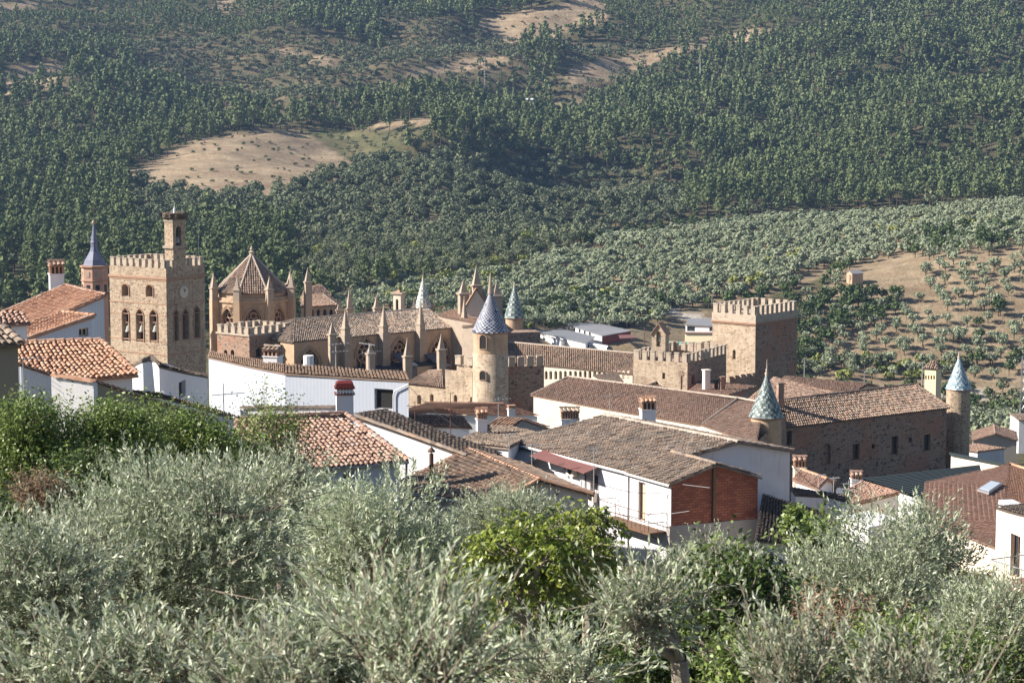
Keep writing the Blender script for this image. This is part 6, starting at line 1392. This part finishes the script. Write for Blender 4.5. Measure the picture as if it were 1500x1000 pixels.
aerial('tv aerial with a long arm before the big cone tower', 730, 606, 582, 160, [(.15, .2, 1.3)])
aerial('tv aerial at the left corner of the wide weathered roof', 746, 652, 636, 134, [(.05, .3, .8)])
aerial('tv aerial mast in front of the red awning', 779, 705, 650, 126, [(.1, .5, 1.0)])
aerial('thin mast with comb in front of the wide weathered roof', 870, 700, 655, 126, [(.1, 2.9, .5)], n_el=3)
aerial('small tv aerial on the long brown roof behind the tiled chimney', 893, 605, 575, 225, [(.3, .2, 2.2)])
aerial('tv aerial beside the white annex right of the lavender gable', 1243, 735, 703, 138, [(.2, .3, 1.0), (.6, 2.5, .7)])
aerial('slim aerial on the orange ridged little roof', 1199, 712, 694, 150, [(.1, .3, .7)])
aerial('slim aerial on the second small roof by the stone wall', 1221, 712, 698, 152, [(.1, .3, .6)])
aerial('tv aerial on the left ribbed tiled house', 34, 540, 524, 92, [(.05, .1, 1.3)])
q = VY(1229, 722, 140); mb = MB(); mb.lathe((0, 0), [(.02, 0), (.2, .02), (.35, .09)], 14, r=.5); o = mb.build('satellite_dish', M['white']); o.location = q; o.rotation_euler = (1.2, 0, .7); tag(o, 'small white satellite dish right of the lavender gable', 'satellite dish')
# wires across the facade
mb = MB(); a = VY(983, 707, 128); b = VY(1040, 714, 122); mb.path([a, b], .02, 4, .5); a = VY(982, 752, 126); b = VY(1010, 748, 122); mb.path([a, b], .02, 4, .5); tag(mb.build('clothes_line_arm', M['metal']), 'pale metal rods sticking out before the brick wall', 'rods')

# cables sagging between the houses
def cable(label, a, b, sag):
    a, b = VY(*a), VY(*b); mb = MB(); pts = [a.lerp(b, i/12)-Vector((0, 0, sag*4*(i/12)*(1-i/12))) for i in range(13)]; mb.path(pts, .018, 3, .5); tag(mb.build('overhead_cable', M['rubber']), label, 'cable')
cable('dark cable sagging from the barn corner to the wide weathered roof', (600, 566, 143), (745, 648, 130), .8)
cable('cable looping along the white balcony wall', (845, 690, 128), (978, 720, 127), .5)
cable('cable from the orange edged roof to the red awning house', (700, 668, 116), (850, 684, 128), .5)
cable('cable between the lavender gable and the little roofs', (1160, 680, 137), (1240, 722, 138), .6)
# ---------- foreground trees, leaf by leaf
M['olive_leaf'] = mat('silvery_olive_leaves', (.1, .1, .1), rough=.42, spec=.4, ramp=[(.09, .125, .055), (.22, .27, .145), (.35, .4, .25), (.5, .54, .4)], trans=.24, back=(.5, .54, .41), hue=.18)
M['green_leaf'] = mat('fresh_green_leaves', (.1, .1, .1), rough=.45, spec=.4, ramp=[(.05, .085, .02), (.12, .18, .04), (.19, .26, .06), (.26, .33, .09)], trans=.28)
M['fig_leaf'] = mat('glossy_yellow_green_leaves', (.1, .1, .1), rough=.38, spec=.5, ramp=[(.07, .1, .015), (.15, .21, .03), (.24, .3, .045), (.36, .38, .07)], trans=.3)
M['dark_leaf'] = mat('deep_green_leaves', (.1, .1, .1), rough=.45, spec=.4, ramp=[(.025, .045, .01), (.05, .085, .018), (.085, .13, .028), (.13, .18, .04)], trans=.2)
M['dry_leaf'] = mat('dry_brown_twigs_and_leaves', (.1, .1, .1), rough=.8, ramp=[(.13, .08, .05), (.22, .13, .08), (.3, .2, .13), (.16, .15, .07)], trans=.1)
M['pale_bark'] = mat('pale_grey_bark', (.3, .26, .21), mix=[(6, (.17, .14, .11), .45, .7, .7)], bump=(18, .7, .03))
def unit(a): return a/np.maximum(np.linalg.norm(a, axis=1), 1e-9)[:, None]
def leaves_np(base, dirn, nrm, L, W_, six=False):
    "diamond (or 6-point) leaves"
    s = unit(np.cross(dirn, nrm)); L = L[:, None]; W_ = W_[:, None]
    if not six:
        q = np.stack([base, base+dirn*L*.45+s*W_*.5, base+dirn*L, base+dirn*L*.45-s*W_*.5], 1); return q.reshape(-1, 3), 4, len(q)
    n2 = nrm*W_*.18
    a, b, c, d, e, f = base, base+dirn*L*.3+s*W_*.5+n2, base+dirn*L*.7+s*W_*.42+n2, base+dirn*L-n2, base+dirn*L*.7-s*W_*.42+n2, base+dirn*L*.3-s*W_*.5+n2
    q = np.concatenate([np.stack([a, b, c, d], 1), np.stack([a, d, e, f], 1)]); return q.reshape(-1, 3), 4, len(q)
def tree(name, label, cat, px, py, Y, rx, ry, kind='olive', lobes=16, dens=1., seed=1, group=None, leafm='olive_leaf', barkm='bark', L0=.055, ratio_w=.2, shoot=.34, nl=20, up_=.5, droop=0., six=False, lean=0., lobe_r=.42, rz=None, open_=0., trunk=True, flat=.0):
    r = np.random.default_rng(seed); rd_ = random.Random(seed)
    m = Y/FP*.9999; c = VY(px, py, Y); Rx, Rz = rx*m, ry*m; Ry = rz or Rx*.8
    g0 = float(H(c.x, c.y)); root = empty(name, (c.x, c.y, g0), label, cat, group)
    lob = []
    for i in range(lobes):
        v = r.normal(size=3); v /= np.linalg.norm(v); d = r.uniform(.35, .72) if i > 2 else .2
        lob.append((v[0]*Rx*d, v[1]*Ry*d, v[2]*Rz*d+.08*Rz, r.uniform(.6, 1.3)*lobe_r))
    lob = np.array(lob); scale = np.array([Rx, Ry, Rz])
    # shoots on the lobe shells
    area = 4*math.pi*((Rx*Rz+Rx*Ry+Ry*Rz)/3)
    ns = int(area*dens*112*(.055/L0)**1.1)
    li = r.integers(0, lobes, ns); d = unit(r.normal(size=(ns, 3))+np.array([0, 0, .25])); rad = lob[li, 3]*(1-open_*r.random(ns)**2)*r.uniform(.55, 1.05, ns)
    p = lob[li, :3]+d*rad[:, None]*scale
    cen = np.array([c.x, c.y, c.z])
    sdir = unit(d*np.array([1, 1, .7])+r.normal(size=(ns, 3))*.35+np.array([0, 0, up_]))
    sl = shoot*r.uniform(.5, 1.3, ns)*(L0/.055)**.4
    tpos = np.linspace(.08, 1, nl)
    B = []; D = []; Nn = []
    perp = unit(np.cross(sdir, r.normal(size=(ns, 3)))); perp2 = np.cross(sdir, perp)
    bend = r.normal(size=(ns, 3))*.12+np.array([0, 0, -droop])
    for k, t in enumerate(tpos):
        b = p+sdir*(sl*t)[:, None]+bend*(sl*t*t)[:, None]
        ang = k*2.4+r.uniform(-.4, .4, ns); side = perp*np.cos(ang)[:, None]+perp2*np.sin(ang)[:, None]
        spread = .75 if kind == 'olive' else 1.3
        dd = unit(sdir*(.8 if kind == 'olive' else .25)+side*spread*(1-.45*t)+r.normal(size=(ns, 3))*.2+np.array([0, 0, -droop*1.6]))
        nn = unit(np.cross(dd, r.normal(size=(ns, 3)))*.6+np.array([-.15, -.15, 1.])*(.9 if kind != 'olive' else .5)+r.normal(size=(ns, 3))*.3)
        nn = unit(nn-dd*(nn*dd).sum(1)[:, None]); B.append(b); D.append(dd); Nn.append(nn)
    B = np.concatenate(B); D = np.concatenate(D); Nn = np.concatenate(Nn); n = len(B)
    Ln = L0*r.uniform(.6, 1.25, n); Wn = Ln*ratio_w*r.uniform(.8, 1.25, n)
    keep = B[:, 2]+cen[2] > g0-.2
    B, D, Nn, Ln, Wn = B[keep], D[keep], Nn[keep], Ln[keep], Wn[keep]
    v, k4, nf = leaves_np(B+cen, D, Nn, Ln, Wn, six)
    off = np.array([c.x, c.y, g0]); rn = r.random(len(B)); rn = np.concatenate([rn, rn]) if six else rn
    mesh_np('crown', v-off, np.arange(nf*4), np.full(nf, 4), [M[leafm]], root, rnd=rn, uv=False)
    # trunk, limbs and the visible twigs
    mb = MB(); base = Vector((c.x+lean, c.y+.1, g0-.3)); tr = min(.16, .05*Rx+.05)
    fork = Vector((c.x+lean*.4, c.y, max(g0+(c.z-g0)*.35, c.z-Rz*1.15))); mb.tube(base, fork, tr*1.3, tr, 8)
    ends = []
    for i in range(4):
        a_ = rd_.uniform(0, 1)+i*1.57; e = Vector((c.x+Rx*.38*math.cos(a_), c.y+Ry*.38*math.sin(a_), c.z-Rz*rd_.uniform(.15, .45))); ends.append(e)
        m_ = fork.lerp(e, .5)+Vector((rd_.uniform(-.15, .15), 0, -.08))*Rx; mb.tube(fork, m_, tr*.7, tr*.5, 6); mb.tube(m_, e, tr*.5, tr*.34, 6)
    for i in range(lobes):
        q = Vector((c.x+lob[i, 0], c.y+lob[i, 1], c.z+lob[i, 2])); e0_ = min(ends, key=lambda w: (w-q).length)
        mid = e0_.lerp(q, .5)+Vector((rd_.uniform(-.2, .2), rd_.uniform(-.2, .2), rd_.uniform(-.1, .2)))*Rx*.3
        mb.tube(e0_, mid, tr*.33, tr*.22, 5); mb.tube(mid, q, tr*.22, tr*.12, 5)
        for j in range(5):
            e = q+Vector((rd_.gauss(0, 1)*Rx, rd_.gauss(0, 1)*Ry, rd_.gauss(.3, .8)*Rz))*lob[i, 3]*.7; mb.tube(q, e, tr*.12, tr*.04, 4)
    k = min(ns, 220)
    for i in r.choice(ns, k, replace=False):
        a = Vector(p[i]+cen); e = Vector(p[i]+cen+sdir[i]*sl[i]*.9+bend[i]*sl[i]*.8); mb.tube(a-Vector(sdir[i])*sl[i]*.4, e, .006, .003, 3)
    mb.build('trunk', M[barkm], root)
    return root
OG = 'olive trees in the foreground'
# (px, py, Y, rx, ry, lobes, seed, density, label)
OL = [
 (275, 835, 27, 230, 165, 20, 1, 1.15, 'broad silvery olive crown left of centre, below the leafy green hedge'),
 (35, 880, 23, 190, 130, 16, 2, 1.1, 'silvery olive crown in the lower left corner'),
 (540, 850, 31, 175, 160, 18, 3, 1.15, 'wide silvery olive crown in front of the orange edged roof'),
 (425, 735, 42, 100, 75, 12, 4, 1.1, 'paler olive crown right behind the broad crown, below the thin leafy tree'),
 (765, 765, 50, 120, 52, 12, 5, 1.1, 'small distant olive crown under the pale pink gable'),
 (1035, 850, 50, 95, 55, 14, 6, 1., 'small olive crown in front of the brick wall'),
 (1282, 888, 38, 158, 140, 20, 7, 1.1, 'large dull green olive crown at the lower right before the red brown roof'),
 (1355, 830, 40, 80, 108, 14, 8, 1., 'tall olive sprays before the cream wall at the right'),
 (1450, 930, 34, 95, 100, 14, 9, 1.1, 'olive crown at the right edge below the terracotta balcony'),
 (955, 900, 20, 95, 60, 9, 10, .75, 'thin open olive with a pale leaning stem right of the yellow green tree'),
 (470, 990, 17, 170, 70, 12, 11, 1.1, 'olive crown at the bottom edge left of centre'),
 (150, 1010, 15, 190, 70, 12, 12, 1.1, 'olive crown at the bottom edge toward the left corner'),
 (820, 1000, 19, 90, 60, 10, 13, .9, 'open olive with pale twigs at the bottom below the yellow green tree'),
]
for px, py, Y, rx, ry, lb, sd_, dn, lab in OL:
    tree('olive_tree', lab, 'olive tree', px, py, Y, rx, ry, 'olive', lb, dn, sd_, OG, L0=.075 if Y < 35 else .09, ratio_w=.27, nl=18 if Y < 35 else 14, lean=(.6 if sd_ == 10 else 0), barkm='pale_bark' if sd_ in (10, 13) else 'bark')
# very near olive shoots poking up from below
tree('olive_tree', 'blurred olive shoots at the bottom centre, closest to the viewer', 'olive tree', 610, 985, 10.5, 150, 75, 'olive', 9, .9, 31, OG, L0=.052, ratio_w=.24, nl=22, six=True, up_=1.2, shoot=.42)
tree('olive_tree', 'upright olive shoots at the bottom right of centre before the dark green bushes', 'olive tree', 1150, 1000, 13, 95, 62, 'olive', 7, .7, 32, OG, L0=.055, ratio_w=.24, nl=20, six=True, up_=1.5, shoot=.45)
tree('olive_tree', 'row of olive shoot tips along the bottom edge toward the right', 'olive tree', 1330, 1025, 12, 120, 42, 'olive', 7, .6, 33, OG, L0=.055, ratio_w=.24, nl=20, six=True, up_=1.5, shoot=.42)
tree('olive_tree', 'olive shoot tips on the bottom edge between the two bottom crowns', 'olive tree', 380, 1030, 11, 110, 45, 'olive', 7, .7, 34, OG, L0=.055, ratio_w=.24, nl=20, six=True, up_=1.4, shoot=.4)
# leafy green trees
def leafy(name, lab, cat, *a, **k): return tree(name, lab, cat, *a, **k)
leafy('leafy_tree', 'dense green leafy tree at the left edge below the ochre house', 'tree', 50, 672, 46, 105, 88, 'leaf', 16, 1.5, 41, 'leafy trees before the houses', leafm='green_leaf', L0=.075, ratio_w=.55, nl=9, shoot=.35)
leafy('leafy_tree', 'dense green leafy tree below the whitewashed garden wall', 'tree', 175, 655, 47, 90, 60, 'leaf', 14, 1.5, 42, 'leafy trees before the houses', leafm='green_leaf', L0=.075, ratio_w=.55, nl=9, shoot=.4, up_=.9)
leafy('leafy_tree', 'green leafy tree in front of the low white house below the barn', 'tree', 285, 650, 49, 85, 50, 'leaf', 14, 1.4, 43, 'leafy trees before the houses', leafm='green_leaf', L0=.075, ratio_w=.55, nl=9, shoot=.4, up_=.9)
leafy('leafy_tree', 'dark leafy tree filling the gap behind the broad olive crown', 'tree', 130, 730, 42, 120, 55, 'leaf', 12, 1.3, 44, 'leafy trees before the houses', leafm='dark_leaf', L0=.08, ratio_w=.55, nl=9)
leafy('thin_leafy_tree', 'thin see-through leafy tree before the pinkish ribbed roof', 'tree', 410, 645, 60, 68, 68, 'leaf', 16, .5, 45, None, leafm='green_leaf', L0=.09, ratio_w=.5, nl=8, shoot=.5, up_=.7)
leafy('leafy_bush', 'dark shrub under the thin see-through tree', 'shrub', 345, 690, 56, 60, 40, 'leaf', 9, 1.2, 46, None, leafm='dark_leaf', L0=.09, ratio_w=.5, nl=8)
Y_ = 34
leafy('yellow_green_tree', 'glossy yellow green tree with drooping leaves before the balcony house', 'tree', 775, 828, Y_-6, 125, 74, 'leaf', 18, .95, 47, None, leafm='fig_leaf', L0=.085, ratio_w=.44, nl=11, droop=.55, up_=.3, shoot=.32, barkm='pale_bark', lobe_r=.36)
leafy('yellow_green_tree', 'rounded top of glossy green leaves rising right of the pale pink gable', 'tree', 862, 808, Y_-5, 56, 66, 'leaf', 12, 1.1, 48, None, leafm='fig_leaf', L0=.085, ratio_w=.44, nl=11, droop=.55, up_=.3, shoot=.3, barkm='pale_bark')
leafy('dark_bush', 'dark glossy bush in the lower right of centre', 'bush', 1065, 895, 25, 108, 74, 'leaf', 14, 1.5, 49, None, leafm='dark_leaf', L0=.08, ratio_w=.5, nl=10, barkm='pale_bark')
leafy('dark_bush', 'dark bush between the thin olive and the glossy bush', 'bush', 985, 960, 33, 120, 75, 'leaf', 12, 1.3, 50, None, leafm='dark_leaf', L0=.09, ratio_w=.5, nl=9)
leafy('green_bush', 'bright yellow green shrub at the bottom below the dark glossy bush', 'bush', 1100, 985, 22, 95, 55, 'leaf', 10, 1.2, 51, None, leafm='green_leaf', L0=.07, ratio_w=.5, nl=9)
leafy('dark_bush', 'shaded bush under the yellow green tree', 'bush', 850, 915, 38, 140, 60, 'leaf', 12, 1.2, 52, None, leafm='dark_leaf', L0=.1, ratio_w=.5, nl=9)
leafy('grape_vine', 'bright green vine leaves before the black shaded roof', 'vine', 1195, 800, 62, 58, 30, 'leaf', 10, 1.2, 53, None, leafm='green_leaf', L0=.13, ratio_w=.8, nl=6, up_=.9, shoot=.5)
leafy('vine_shoot', 'single tall vine shoot standing against the black shaded roof', 'vine', 1163, 780, 60, 8, 34, 'leaf', 5, 4.0, 54, None, leafm='green_leaf', L0=.13, ratio_w=.8, nl=6, up_=1.2, shoot=.3, lobe_r=.5)
leafy('rusty_vine', 'rusty leaved creeper at the foot of the large dull olive crown', 'creeper', 1190, 950, 30, 120, 60, 'leaf', 12, .9, 55, None, leafm='dry_leaf', L0=.07, ratio_w=.5, nl=9)
leafy('green_bush', 'small leaved green bush below the large dull olive crown', 'bush', 1300, 985, 26, 130, 60, 'leaf', 12, 1.3, 56, None, leafm='green_leaf', L0=.055, ratio_w=.5, nl=12)
leafy('green_bush', 'shaded green bush in the lower right corner', 'bush', 1460, 1000, 24, 90, 50, 'leaf', 10, 1.3, 57, None, leafm='dark_leaf', L0=.06, ratio_w=.5, nl=10)
leafy('dry_bush', 'dry reddish brown bush at the left edge between green trees', 'bush', 62, 735, 37, 42, 48, 'leaf', 9, 1.3, 58, None, leafm='dry_leaf', L0=.08, ratio_w=.25, nl=12, up_=1.)
leafy('leafy_bush', 'dark bush at the left edge beside the dry brown bush', 'bush', 0, 800, 40, 90, 60, 'leaf', 10, 1.2, 59, None, leafm='dark_leaf', L0=.09, ratio_w=.5, nl=9)
# rough undergrowth on the bank
r = np.random.default_rng(77); n = 270000; Yg = 8+80*r.random(n)**.85; Xg = (r.random(n)-.5)*.66*(Yg+6); Zg = H(Xg, Yg)+np.abs(r.normal(size=n))*.35*(1+.6*noise(Xg, Yg, 6))
B = np.stack([Xg, Yg, Zg], 1); D = unit(r.normal(size=(n, 3))+np.array([0, 0, .8])); Nn = unit(np.cross(D, r.normal(size=(n, 3))))
v, _, nf = leaves_np(B, D, Nn, .11*r.uniform(.5, 1.4, n), .05*r.uniform(.5, 1.3, n))
tag(mesh_np('bank_undergrowth', v, np.arange(nf*4), np.full(nf, 4), [M['dark_leaf']], rnd=r.random(nf), uv=False), 'dark undergrowth covering the bank under the olive trees', 'undergrowth', kind='stuff')
